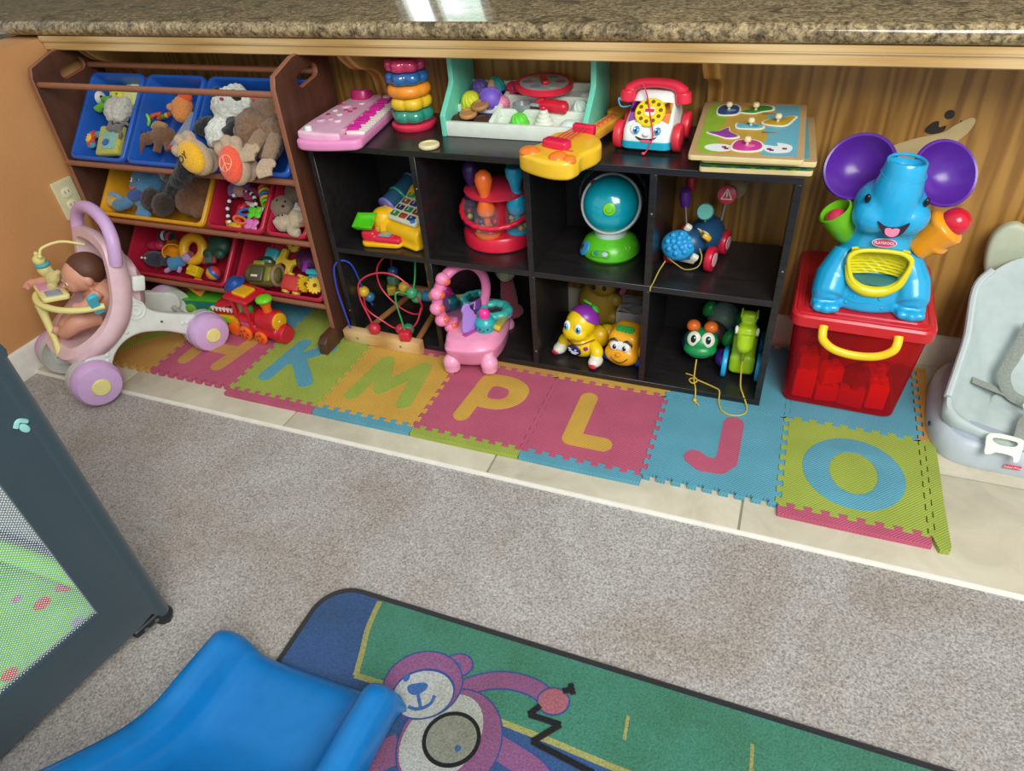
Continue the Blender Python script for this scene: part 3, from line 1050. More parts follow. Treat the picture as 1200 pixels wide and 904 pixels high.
def foot(x, y, z, rot, pad, sx=1):
    X = TR(x, y, z) @ rot
    f = MB(X).blob(lambda t: (t.ell((0, 0, .0), (.042, .06, .034)), t.ell((-.024, .052, .008), (.017, .02, .02)), t.ell((.004, .06, .008), (.017, .02, .02)), t.ell((.03, .046, .006), (.015, .018, .018)), t.cyl((0, -.01, -.05), (0, 0, 0), .033)), .004, 3, fuzz=.0007)
    f = f.build('foot', TAN, o)
    pd = MB(X)
    pd.ell((0, -.004, .017), (.037, .052, .022))
    pd = pd.build('sole_pad', pad, f)
    return X, f
X, f = foot(-.125, -.085, .062, rotm(8, -18, 52), FUZZ('dda824', 260, .25), 1)
mb = MB(X)
mb.text('JOY', .027, .0016, TR(-.012, .0, .0395, 4, -8, -20))
mb.build('joy_print', FUZZ('1f1a12', 300, .1), f)
X, f = foot(.01, -.095, .06, rotm(10, -12, 28), FUZZ('e2573c', 260, .25), 1)
mb = MB(X)
C_ = FUZZ('f0b08a', 300, .1)
def on(px, py):
    q = 1 - (px / .037) ** 2 - ((py + .004) / .052) ** 2
    return (px, py, .017 + .022 * math.sqrt(max(q, 0)) + .0005)
mb.tube([on(.021 * math.cos(a) , .021 * math.sin(a) - .006) for a in [2 * PI * k / 24 for k in range(24)]], .0011, 6, closed=True, sm=0)
for a in (90, 270, 215, 325):
    mb.tube([on(.0205 * k / 4 * math.cos(math.radians(a)), .0205 * k / 4 * math.sin(math.radians(a)) - .006) for k in range(5)], .0011, 6, sm=0)
mb.build('peace_print', C_, f)
def hand(x, y, z, rot):
    X = TR(x, y, z) @ rot
    MB(X).blob(lambda t: (t.ell((0, 0, 0), (.021, .026, .015)), [t.tube([(-.014 + .0095 * k, .0, .004), (-.015 + .01 * k, -.022, .01), (-.013 + .009 * k, -.036, .002)], [.008, .0075, .006], 8) for k in range(4)], t.tube([(.015, .012, .004), (.026, -.002, .008), (.024, -.014, .008)], [.008, .007, .006], 8)), .0026, 2).build('hand', TAN, o)
hand(.052, -.058, .066, rotm(-10, 5, 15))
MB().blob(lambda t: t.tube([(.05, .0, .035), (.056, -.03, .056), (.052, -.052, .062)], [.022, .02, .017], 10), .004, 2, fuzz=.003).build('arm', BRN2, o)
hand(.112, -.098, .066, rotm(-10, 10, 25))
MB().blob(lambda t: t.tube([(.09, .0, .03), (.102, -.04, .05), (.108, -.08, .062)], [.02, .019, .017], 10), .004, 2, fuzz=.003).build('arm', BRN2, o)
# black leg hanging over the bin front between the two bins
o = bthing('plush_animal', 'black plush animal slumped over the edge of the yellow bin', 'plush toy', (-.428, .25, .55), 0, None, .74)
BLK = FUZZ('08090a', 180, .9)
MB().blob(lambda t: (t.tube([(.02, .065, .018), (.005, .02, .026), (-.02, -.03, .014)], [.03, .037, .034], 12), t.ell((-.035, -.04, .012), (.036, .03, .028)), t.ell((-.008, .02, .014), (.04, .035, .03))), .004, 2, fuzz=.002).build('body', BLK, o)
MB().blob(lambda t: (t.tube([(-.05, -.03, 0), (-.075, -.055, -.002), (-.09, -.085, -.012)], [.02, .018, .016], 10)), .004, 2, fuzz=.002).build('arm', BLK, o)

# --- yellow bin
o = bthing('plush_elephant', 'blue plush elephant with a smiling face in the yellow bin', 'plush toy', (-.79, .374, .414), 0)
BL = FUZZ('4e7fa0', 240, .5)
MB().blob(lambda t: (t.ell((.0, .03, 0), (.052, .058, .04)), t.ell((.02, -.02, -.004), (.05, .04, .032)), t.ell((.04, .05, -.004), (.03, .045, .025))), .004, 2, fuzz=.0014).build('body', BL, o)
for pts in ([(-.02, -.03, .012), (-.045, -.052, .016), (-.07, -.056, .012)], [(.02, -.05, .006), (.028, -.075, .004)]):
    MB().blob(lambda t: (t.tube(pts, .017, 10), t.ell(pts[-1], (.03, .02, .016))), .004, 2, fuzz=.001).build('leg', BL, o)
MB().blob(lambda t: t.ell((0, -.022, .026), (.034, .02, .014)), .003, 2, fuzz=.001).build('collar', FUZZ('2c4f8a', 240, .5), o)
mb = MB()
for x in (-.022, .008):
    mb.mat(0).ell((x, .024, .034), (.007, .0085, .005), None, 12, 8)
    mb.mat(1).ell((x - .001, .023, .0385), (.0032, .004, .0018), None, 10, 6)
mb.build('eyes', [WHT, BLACK], o)
MB().tube([(-.018, .001, .037), (-.008, -.006, .038), (.004, .001, .037)], .0028, 8).build('mouth', FUZZ('c9605a', 200, .2), o)
MB().tube([(-.006, .07, .01), (-.022, .058, .014), (-.03, .05, .01)], .008, 8).build('tuft', FUZZ('c9b58a', 200, .6), o)
o = bthing('plush_fish', 'yellow and blue plush fish in the left corner of the yellow bin', 'plush toy', (-.90, .338, .387), -12)
MB().blob(lambda t: t.ell((0, 0, 0), (.034, .018, .016)), .003, 2, fuzz=.001).build('body', FUZZ('c9a54a', 240, .5), o)
MB().blob(lambda t: t.tube([(-.02, .018, .004), (.01, .024, .004), (.045, .012, 0)], .009, 8), .003, 2, fuzz=.001).build('fin', FUZZ('6f9ab5', 240, .5), o)
o = bthing('plush_bear', 'dark brown plush bear sitting soles up in the yellow bin', 'plush toy', (-.675, .362, .405), 0)
MB().blob(lambda t: (t.ell((.025, .03, -.01), (.07, .05, .035)), t.ell((-.055, -.012, .02), (.032, .036, .026), rotm(0, 0, 15)), t.ell((.008, -.028, .026), (.036, .038, .03))), .004, 2, fuzz=.002).build('body', FUZZ('33261d', 200, .8), o)
MB().blob(lambda t: t.ell((-.035, -.045, .0), (.02, .009, .012)), .003, 2).build('red_ribbon', FUZZ('b53a44', 200, .4), o)
o = bthing('plush_dog', 'reddish brown plush dog filling the right side of the yellow bin', 'plush toy', (-.572, .385, .425), 0)
MB().blob(lambda t: (t.ell((.0, .03, 0), (.06, .055, .038)), t.ell((-.012, -.032, .012), (.05, .045, .034)), t.ell((.02, -.045, .006), (.03, .036, .026)), t.ell((-.034, .03, .026), (.03, .024, .02))), .004, 2, fuzz=.003).build('body', FUZZ('70492e', 180, .9), o)
for x, y in ((-.056, .046), (-.05, .018)):
    MB().blob(lambda t: t.ell((x, y, .042), (.014, .012, .011)), .003, 2, fuzz=.001).build('paw', FUZZ('a79a88', 220, .6), o)
o = bthing('plush_animal', 'grey plush animal between the blue elephant and the brown dog', 'plush toy', (-.655, .415, .462), 0)
MB().blob(lambda t: (t.ell((0, 0, 0), (.045, .03, .028)), t.tube([(-.02, -.01, .016), (-.026, -.034, .022)], .013, 10), t.tube([(.02, -.01, .016), (.02, -.036, .024)], .013, 10)), .0035, 2, fuzz=.002).build('body', FUZZ('6d706c', 220, .7), o)
o = bthing('plush_lamb', 'cream plush head peeking up at the back of the yellow bin', 'plush toy', (-.718, .422, .468), 0)
MB().blob(lambda t: (t.ell((0, 0, 0), (.024, .022, .02)), t.ell((.008, -.016, .008), (.012, .018, .012))), .003, 2, fuzz=.002).build('head', FUZZ('b0aa90', 220, .7), o)
mb = MB()
for x in (-.01, .01):
    mb.ell((x, .002, .0205), .003, None, 8, 6)
mb.build('eyes', BLACK, o)

# --- first small red bin: rattles and teethers
o = bthing('teether', 'red rubber teether ring in the small red bin', 'teether', (-.375, .352, .385), 0)
MB().blob(lambda t: (t.torus((0, 0, 0), .034, .009), [t.ell((.034 * math.cos(k * 1.26), .034 * math.sin(k * 1.26), 0), .013) for k in range(5)]), .0028, 2).build('ring', P('c02433', .4), o)
o = bthing('bead_loop', 'black and white striped beaded loop in the small red bin', 'bead toy', (-.392, .354, .402), 0)
pts = [(.052 * math.cos(a), .056 * math.sin(a), .004 * math.sin(3 * a)) for a in [math.radians(-15 + 245 * k / 21) for k in range(22)]]
for i, p in enumerate(pts):
    MB().ell(p, (.0062, .0062, .006), None, 12, 8).build('bead', (WHT if i % 2 else BLACK), o)
for nm, lb, loc, c, rz in (('butterfly_rattle', 'lime green butterfly rattle in the small red bin', (-.338, .345, .40), '5fd02f', 5), ('butterfly_rattle', 'pink butterfly rattle in the small red bin', (-.342, .322, .372), 'd678b8', -5)):
    o = bthing(nm, lb, 'rattle', loc, rz)
    MB().blob(lambda t: [t.ell((sx * .012, sy * .008, 0), (.013, .01, .005), rotm(0, 0, 25 * sx * sy)) for sx in (-1, 1) for sy in (-1, 1)], .002, 2).build('wings', P(c, .35), o)
    MB().tube([(0, -.014, .003), (0, .014, .003)], .003, 8).build('body', P(c, .3), o)
o = bthing('giraffe_teether', 'yellow spotted giraffe teether at the front of the small red bin', 'teether', (-.405, .318, .36), -8)
MB().blob(lambda t: (t.tube([(-.028, 0, 0), (0, .003, .002), (.022, .002, 0)], [.007, .011, .01], 10), t.ell((-.03, .008, 0), (.009, .008, .007)), t.ell((.026, -.01, 0), (.006, .012, .006))), .0024, 2).build('body', P('d8a534', .5), o)
mb = MB()
for x, y in ((-.008, .006), (.006, .003), (.016, .008), (-.018, 0)):
    mb.ell((x, y, .0095), (.003, .0025, .0015), None, 8, 6)
mb.build('spots', P('8a5a20', .5), o)
o = bthing('rattle', 'white pointed rattle lying across the striped bead loop', 'rattle', (-.358, .368, .404), -22)
MB().blob(lambda t: (t.tube([(-.036, 0, 0), (0, .004, .002), (.036, -.006, 0)], [.004, .011, .005], 10), t.ell((.03, .006, 0), (.007, .012, .004))), .0022, 2).build('body', P('d5d8cf', .4), o)
for nm, lb, loc, c, rz in (('blue_link', 'blue plastic link in the small red bin', (-.375, .35, .396), '2f6fc0', 10), ('orange_link', 'orange plastic link in the small red bin', (-.39, .332, .378), 'd8742c', -12)):
    o = tag(MB().torus((0, 0, 0), .016, .0045, None, sc=(1.5, .6, 1)).build('toy_link', P(c, .35)), lb, 'toy link')
    _tilt(o, loc, rz)
o = bthing('plush_doll', 'small plush doll with purple hair at the back of the small red bin', 'plush toy', (-.432, .402, .436), 0)
MB().blob(lambda t: t.ell((.012, 0, .004), (.022, .02, .018)), .003, 2).build('face', FUZZ('b98a80', 240, .3), o)
MB().blob(lambda t: (t.ell((-.01, .004, 0), (.024, .028, .018)), t.ell((.02, .018, -.003), (.02, .012, .012))), .003, 2, fuzz=.002).build('hair', FUZZ('7a5a95', 220, .7), o)
MB().blob(lambda t: t.ell((.045, -.004, -.006), (.028, .022, .016)), .003, 2).build('dress', FUZZ('a83262', 220, .5), o)
o = bthing('twist_rattle', 'green and yellow twisted rattle at the back right of the small red bin', 'rattle', (-.327, .398, .432), 30)
for i, (c, c2) in enumerate((('6fc02c', 1), ('e0b52c', 2), ('2f6fb5', 3), ('e0b52c', 4), ('d0552c', 5))):
    MB().torus((0, -.028 + i * .013, 0), .014, .005, rotm(70, 20 * i, 0)).build('ring', P(c, .35), o)
# --- second small red bin
o = bthing('plush_bear', 'grey brown plush bear head facing the right end of the rack', 'plush toy', (-.253, .372, .412), 0)
MB().blob(lambda t: (t.ell((0, 0, 0), (.036, .036, .03)), t.ell((.018, -.008, .012), (.022, .02, .018)), t.ell((-.026, .028, 0), (.012, .012, .008)), t.ell((.016, .034, 0), (.012, .011, .008)), t.ell((.02, .06, -.02), (.045, .035, .025))), .0035, 2, fuzz=.001).build('body', FUZZ('7c6a55', 240, .5), o)
mb = MB()
mb.ell((.0, .01, .03), .003, None, 8, 6); mb.ell((.026, .01, .027), .003, None, 8, 6); mb.ell((.026, -.006, .03), (.006, .004, .003), None, 10, 6)
mb.build('eyes_and_nose', BLACK, o)
o = bthing('plush_bear', 'cream plush bear sitting at the front of the right red bin', 'plush toy', (-.208, .328, .384), 0)
MB().blob(lambda t: (t.ell((-.014, 0, .004), (.03, .026, .024)), t.ell((.02, .018, 0), (.026, .03, .022)), t.tube([(.012, -.01, .01), (.03, -.026, .014), (.052, -.026, .012)], .013, 10), t.tube([(.03, .03, .004), (.05, .024, .012), (.058, .006, .016)], .012, 10), t.ell((-.03, .022, 0), (.009, .01, .007)), t.ell((-.028, -.002, .018), (.013, .012, .011))), .003, 2, fuzz=.001).build('body', FUZZ('b5a387', 240, .5), o)
mb = MB()
mb.ell((-.022, .014, .025), .0025, None, 8, 6); mb.ell((-.008, .016, .0275), .0025, None, 8, 6); mb.ell((-.034, .002, .028), (.004, .003, .003), None, 8, 6)
mb.build('eyes_and_nose', BLACK, o)
o = bthing('plush_fox', 'small white and orange plush fox at the right side of the right red bin', 'plush toy', (-.186, .358, .408), 0)
MB().blob(lambda t: (t.ell((0, 0, 0), (.024, .02, .016)), t.tube([(-.012, .014, 0), (-.018, .03, .002)], [.009, .003], 8), t.tube([(.012, .014, 0), (.016, .03, .002)], [.009, .003], 8)), .0026, 2).build('head', FUZZ('c9c9c4', 240, .5), o)
MB().blob(lambda t: (t.ell((.01, .03, -.01), (.03, .02, .014)), t.ell((.02, -.026, .0), (.018, .016, .012))), .003, 2).build('body', FUZZ('c9703a', 240, .5), o)

# --- wide red bin (left)
o = bthing('ring_toy', 'thick yellow ring toy in the left bottom red bin', 'ring toy', (-.712, .408, .205), 0)
MB().torus((0, 0, 0), .034, .017, rotm(12, 14, 0), sc=(1, 1.15, 1)).build('ring', P('d8a21c', .4), o)
o = bthing('toy_cup', 'yellow orange toy cup leaning next to the yellow ring', 'toy cup', (-.798, .402, .198), 30)
MB().lathe([(.0001, -.03), (.022, -.03), (.032, .022), (.034, .026), (.03, .026), (.02, -.02), (.0001, -.022)], rotm(60, 0, 15)).build('cup', P('d8931c', .4), o)
o = bthing('rag_doll', 'small doll with a blue dress and lilac limbs in the bottom red bin', 'doll', (-.757, .366, .168), 18)
MB().blob(lambda t: (t.tube([(-.026, 0, 0), (.02, .004, .002)], [.024, .018], 12)), .003, 2).build('dress', FUZZ('3f86b0', 240, .4), o)
mb = MB().blob(lambda t: (t.ell((.04, .01, .004), (.018, .017, .016)), t.tube([(-.03, .012, 0), (-.056, .016, .0)], .008, 8), t.tube([(-.03, -.012, 0), (-.054, -.02, .0)], .008, 8), t.tube([(.01, -.016, 0), (.004, -.036, .004)], .007, 8)), .0028, 2)
mb.build('body', FUZZ('a58ab8', 240, .4), o)
MB().ell((.05, .016, .0), (.012, .016, .014)).build('hair', FUZZ('8a3a4a', 240, .5), o)
o = bthing('plush_whale', 'dark navy plush whale in the bottom red bin', 'plush toy', (-.862, .37, .168), 0)
MB().blob(lambda t: (t.ell((0, 0, 0), (.05, .028, .024)), t.ell((.05, .0, .004), (.024, .02, .012))), .0035, 2, fuzz=.001).build('body', FUZZ('2a2b3c', 240, .5), o)
mb = MB()
for x in (-.038, -.022):
    mb.ell((x, -.006, .02), .0045, None, 10, 8)
mb.build('eyes', WHT, o)
o = bthing('toy_shoe', 'flat pink toy shoe in the bottom red bin', 'toy shoe', (-.885, .41, .196), 0)
MB().blob(lambda t: (t.ell((0, 0, 0), (.04, .018, .014)), t.ell((.024, .002, .006), (.02, .018, .014))), .003, 2).build('shoe', P('b02850', .45), o)
o = bthing('plush_bug', 'small striped plush bug near the back of the bottom red bin', 'plush toy', (-.838, .43, .226), 0)
for i, c in enumerate(('20242c', 'c8ccd0', '3a3f7a', 'c03a3a', '20242c')):
    MB().ell((-.024 + i * .012, .004 * math.sin(i), .0), (.009, .018, .016), None, 14, 10).build('stripe', FUZZ(c, 240, .4), o)
o = bthing('toy_brick', 'yellow square plastic brick with studs in the bottom red bin', 'brick', (-.684, .356, .152), -8)
MB().box((0, 0, 0), (.044, .036, .028), .003).build('brick', P('d8b81c', .35), o)
for x in (-.011, .011):
    MB().cyl((x, .0, .013), (x, .0, .02), .0075, bev=.001).build('stud', P('d8b81c', .35), o)
o = bthing('beach_ball', 'tiny ball with yellow, blue and red bands in the corner of the bottom red bin', 'ball', (-.606, .358, .154), 25)
mb = MB().ell((0, 0, 0), .024, rotm(0, 90, 20), 24, 18)
o2 = mb.build('ball', [P('d8a52c', .35), P('2f5fb0', .35), P('c83a3a', .35)], o)
for f_ in o2.data.polygons:
    x_ = (rotm(0, 90, 20).inverted() @ Vector(f_.center)).z
    f_.material_index = 0 if x_ < .002 else (1 if x_ < .012 else 2)
o = bthing('rubber_toy', 'dark green rubber toy at the right end of the bottom red bin', 'rubber toy', (-.608, .425, .222), 0)
MB().blob(lambda t: (t.ell((0, 0, 0), (.045, .04, .03)), t.ell((-.03, -.034, .004), (.022, .018, .016)), t.ell((.02, -.03, .01), (.02, .02, .018))), .0035, 2).build('body', P('1f4a38', .5), o)
o = bthing('toy_robot', 'small grey and red toy figure below the dark green rubber toy', 'toy figure', (-.632, .388, .188), 12)
MB().box((0, 0, 0), (.03, .034, .022), .004).build('body', P('4f5a55', .4), o)
MB().box((0, .026, 0), (.02, .016, .018), .004).build('head', P('6a7a70', .4), o)
for sx in (-1, 1):
    MB().box((sx * .02, -.004, 0), (.009, .026, .012), .003).build('arm', P('a83a3a', .4), o)

# --- right red bin
o = bthing('toy_case', 'round olive green plastic carry case at the front of the right bottom bin', 'toy case', (-.382, .345, .185), 4)
OL, OL2 = P('5f5a30', .35), P('83802c', .35)
MB().blob(lambda t: (t.box((0, 0, 0), (.096, .078, .056), .022, 4), t.ell((-.035, 0, 0), (.03, .038, .028)), t.ell((.035, 0, 0), (.03, .038, .028))), .003, 3).build('shell', OL, o)
MB().box((-.002, -.006, .03), (.052, .05, .014), .005, 3).build('front_panel', P('4c4a2c', .35), o)
MB().box((.038, -.004, .026), (.022, .048, .012), .005, 3).build('side_pod', OL2, o)
MB().box((-.002, .03, .026), (.04, .016, .014), .005, 3).build('lid_window', OL2, o)
MB().box((-.004, -.014, .038), (.024, .007, .003), .001).build('label_plate', P('d8d8cc', .4), o)
MB().tube([(-.03, .038, .0), (-.015, .052, .004), (.02, .052, .004), (.034, .038, 0)], .006, 10).build('handle', P('2b2b24', .4), o)
MB().torus((.056, 0, 0), .03, .0065, rotm(0, 90, 0)).build('rim', P('8a7458', .5), o)
o = bthing('toy_cube', 'teal rounded toy cube behind the olive case', 'toy block', (-.372, .398, .22), -6)
MB().box((0, 0, 0), (.048, .056, .036), .008, 3).build('cube', P('2f8f98', .4), o)
MB().ell((.008, -.018, .018), (.005, .005, .003)).build('button', P('d8c83a', .4), o)
o = bthing('gear_animal', 'yellow plastic gear animal in the middle of the right bottom bin', 'toy animal', (-.318, .39, .214), -28)
mb = MB()
mb.plate([sp2([(-.04, -.02), (-.03, .0), (-.036, .026), (-.02, .034), (-.01, .012), (.012, .014), (.03, .03), (.042, .02), (.03, .002), (.04, -.024), (.026, -.03), (.014, -.01), (-.012, -.012), (-.02, -.032)], 4)], .018, None, .003)
mb.build('body', P('c9a92c', .4), o)
def gear(parent, p, r, c, rot=None, n=12, d=.01, name='gear'):
    out = []
    for k in range(n):
        for (da, rr) in ((0, r * .82), (.3, r), (.6, r), (.9, r * .82)):
            a = 2 * PI * (k + da) / n
            out.append((rr * math.cos(a), rr * math.sin(a)))
    return MB().plate([out, circ(r * .25, 12)], d, TR(*p) @ (rot or Matrix()), .0008).build(name, P(c, .4), parent)
gear(o, (-.02, .058, -.004), .024, 'd8b83a', rotm(20, 10, 0))
gear(o, (.05, .05, -.008), .022, 'd8b83a', rotm(10, -15, 0))
o = bthing('plastic_toy', 'dark purple plastic toy at the right side of the right bottom bin', 'plastic toy', (-.235, .4, .222), 0)
MB().blob(lambda t: (t.ell((0, 0, 0), (.034, .044, .03)), t.ell((.03, .008, .0), (.026, .036, .026)), t.ell((-.03, .006, -.004), (.02, .034, .02))), .0035, 2).build('body', P('4a1c44', .3), o)
MB().box((.012, -.024, .028), (.016, .036, .006), .002).build('handle', P('8a2a9a', .35), o)
o = bthing('toy_car', 'red toy car with yellow studs in the right bottom bin', 'toy car', (-.268, .338, .172), -4)
MB().box((0, 0, 0), (.068, .05, .034), .008, 3).build('body', P('c83a34', .35), o)
for sx in (-1, 1):
    for sy in (-1, 1):
        MB().cyl((sx * .02, sy * .022, -.002), (sx * .02, sy * .033, -.002), .013, n=18, bev=.002).build('wheel', P('c9a22c', .4), o)
o = bthing('toy_tractor', 'teal toy engine with big yellow gear wheels beside the red toy car', 'toy tractor', (-.19, .345, .184), 0)
MB().box((0, .02, .002), (.036, .042, .03), .007, 3).build('body', P('2f9aa8', .35), o)
MB().box((0, .026, .022), (.044, .016, .008), .003).build('roof', P('35b0c0', .35), o)
gear(o, (-.026, -.012, .01), .025, 'd8ac1c', rotm(0, 70, 0), 14, .012, 'wheel')
gear(o, (.02, -.014, .02), .026, 'e0b41c', rotm(0, 20, 0), 14, .012, 'wheel')
MB().cyl((-.024, -.012, .008), (.02, -.014, .018), .005).build('axle', P('8a6a1c', .4), o)
# ------------------------------------------------------------------ toys on top of the shelf
ZT1 = ZTOP + .0004
# pink keyboard, long side running back
o = thing('toy_keyboard', 'pink electronic toy keyboard with magenta and white keys', 'toy keyboard', (.013, .30, ZT1), 9)
PK, PK2, MAG = P('e58fc0', .3), P('e6b3cb', .3), P('c81a8e', .3)
# local: x across (.18), y length
out = sp2([(-.088, .02), (-.075, -.01), (-.03, -.022), (.05, -.018), (.088, -.004), (.092, .05), (.092, .3), (.085, .335), (.03, .345), (-.03, .335), (-.062, .28), (-.085, .1)], 6)
MB().plate([out], .026, TR(0, 0, .013), .008, 3).build('lower_case', PK, o)
out2 = sp2([(-.08, .022), (-.066, -.002), (.03, -.008), (.036, .04), (.036, .31), (.0, .325), (-.03, .318), (-.056, .27), (-.078, .1)], 6)
MB().plate([out2], .022, TR(0, 0, .031, 0, 3, 0), .007, 3).build('control_panel', PK2, o)
MB().plate([rrect(.014, .27, .004, (.033, .165))], .012, TR(0, 0, .034), .003).build('trim_bar', P('d49ab0', .35), o)
for k in range(17):
    MB().box((.066, .04 + k * .0158, .029), (.05, .0146, .008), .0015).build('white_key', P('ece9df', .3), o)
for k in range(16):
    if k % 7 in (2, 6):
        continue
    MB().box((.054, .048 + k * .0158, .037), (.034, .0085, .009), .0018, top=.9).build('pink_key', MAG, o)
MB().cyl((-.05, .012, .038), (-.05, .012, .055), .0105, .009, bev=.003).build('knob', P('dbe9dd', .3), o)
MB().plate([sp2([(-.02, -.03), (.025, -.028), (.022, .028), (-.018, .026)], 5)], .03, TR(-.02, .305, .045, -18, 0, 0), .006, 3).build('rear_cover', P('b82468', .3), o)
MB().cyl((.05, .315, .03), (.05, .315, .042), .012, bev=.003).build('round_button', PK2, o)
for x, y, r, c in ((-.052, .09, .013, 'd9a6bd'), (-.028, .1, .008, 'd9a6bd'), (-.05, .135, .006, 'a0285a'), (-.02, .14, .009, 'eac5d4'), (-.045, .17, .008, 'eac5d4'), (-.03, .21, .015, 'dfb3c6'), (-.05, .22, .007, 'c0306a'), (-.015, .175, .006, 'c8205a'), (.0, .165, .006, 'c8205a'), (.004, .19, .006, 'c8205a'), (-.004, .09, .01, 'eac5d4'), (.004, .24, .009, 'eac5d4')):
    MB().cyl((x, y, .036 - x * .05), (x, y, .045 - x * .05), r, bev=.002).build('button', P(c, .3), o)

# ring stacker
o = thing('ring_stacker_base', 'round red base with centre post of the ring stacker', 'stacking toy', (.155, .505, ZT1))
MB().lathe([(.001, 0), (.056, 0), (.06, .006), (.06, .012), (.055, .017), (.02, .018), (.016, .022), (.013, .15), (.001, .155)], None, 36).build('base_and_post', P('d8304f', .3), o)
zz = .0185
for nm, c, r, lb, clear, n_, hh in (('stacking_ring', '2f8f78', .058, 'green glittery petal ring at the bottom of the stacker', 1, 6, .031), ('stacking_ring', 'e8c02a', .056, 'yellow star ring second from the bottom of the stacker', 0, 5, .031), ('stacking_ring', 'f0942a', .058, 'orange ring in the middle of the stacker', 0, 5, .031), ('stacking_ring', '24619c', .058, 'blue translucent flower ring second from the top of the stacker', 1, 7, .03), ('stacking_ring', 'c0305e', .055, 'red translucent flower ring on top of the stacker', 1, 7, .031)):
    o = MB()
    h = hh / 2
    pr = []
    for k in range(13):
        a = -PI / 2 + PI * k / 12
        pr.append((r - .012 + .012 * math.cos(a), h + h * .97 * math.sin(a)))
    pr = [(.02, h * .1)] + pr + [(.02, h * 1.9)]
    o.lathe(pr, rotm(0, 0, {'yellow': 20}.get(lb[:6], 8)), 84, lobes=(n_, .16 if n_ != 5 else (.2 if lb[0] == 'y' else .07)))
    bm_ = o.bm
    mt = P(c, .12 if clear else .3, .6, .1)
    if clear:
        mt = P(c, .08, .7, .12, 'glitter_plastic', coat=.5)
    x = tag(o.build(nm, mt, sharp=60), lb, 'stacking ring', 'stacking rings')
    x.location = (.155, .505, ZT1 + zz)
    zz += hh + .0004
x = tag(MB().lathe([(.001, 0), (.017, 0), (.02, .004), (.02, .008), (.016, .0105), (.001, .011)]).build('stacker_knob', P('d82050', .25)), 'red round knob on top of the ring stacker', 'stacking toy')
x.location = (.155, .505, ZT1 + zz - .001)

def biscuit(label, loc, c, r=.024, rx=0, ry=0, dent=True, name='toy_biscuit', cat='toy food', group='toy biscuits'):
    pr = [(.001, .0), (r * .9, 0), (r, .003), (r, .008), (r * .93, .011), (r * .75, .0112), (r * .7, .0085 if dent else .0115), (.001, .0085 if dent else .0125)]
    return put(tag(MB().lathe(pr, None, 72, lobes=(24, .05)).build(name, P(c, .55), sharp=60), label, cat, group), loc, rx=rx, ry=ry)
biscuit('cream coloured toy biscuit lying alone at the front edge of the shelf top', (.272, .357, ZT1), 'd9cf9c', .0265)

# ice cream counter
o = thing('ice_cream_counter', 'mint green and white toy ice cream counter with compartments', 'toy counter', (.27, .442, ZT1))
MINT, CRM = P('6fd0b4', .35), P('dfe9dc', .4)
Wd = .375
sp_ = [(0, 0), (0, .05), (.006, .056), (.066, .108), (.072, .118), (.072, .197), (.198, .197), (.205, .19), (.205, 0)]
for x in (0, Wd):
    MB().plate([sp_], .014, TR(x + .004, 0, .0, 0, 0, 0) @ MY, .002).build('side_panel', MINT, o)
MB().box((Wd / 2 + .004, .008, .018), (Wd - .014, .014, .036), .002).build('front_board', CRM, o)
SL = math.atan2(.055, .19)
FZ = lambda y: .012 + y * math.tan(SL)
mb = MB()
mb.raw([(.011, .015, FZ(.015)), (Wd - .003, .015, FZ(.015)), (Wd - .003, .2, FZ(.2)), (.011, .2, FZ(.2)), (.011, .015, 0), (Wd - .003, .015, 0), (Wd - .003, .2, 0), (.011, .2, 0)], [(0, 1, 2, 3), (4, 7, 6, 5), (0, 4, 5, 1), (1, 5, 6, 2), (2, 6, 7, 3), (3, 7, 4, 0)])
tf = mb.build('tray_floor', CRM, o)
mb = MB()
NV = P('2b2e6e', .4)
mb.raw([(.012, .016, FZ(.016) + .001), (.126, .016, FZ(.016) + .001), (.126, .19, FZ(.19) + .001), (.012, .19, FZ(.19) + .001)], [(0, 1, 2, 3)])
mb.build('navy_liner', NV, o, solid=.0012)
for x, y0, y1 in ((.13, .014, .2),):
    mb = MB()
    mb.box((x, (y0 + y1) / 2, FZ((y0 + y1) / 2) + .011), (.012, y1 - y0, .022), .002, 2, rotm(math.degrees(SL), 0, 0))
    mb.build('partition', CRM, o)
for y, x0, x1 in ((.085, .011, .125), (.075, .136, Wd - .003), (.135, .136, Wd - .003), (.195, .011, Wd - .003)):
    MB().box(((x0 + x1) / 2, y, FZ(y) + .009), (x1 - x0, .01, .02), .002).build('partition', CRM, o)
def ic(x, y, dz=0):
    return (.27 + x, .442 + y, ZT1 + FZ(y) + dz)
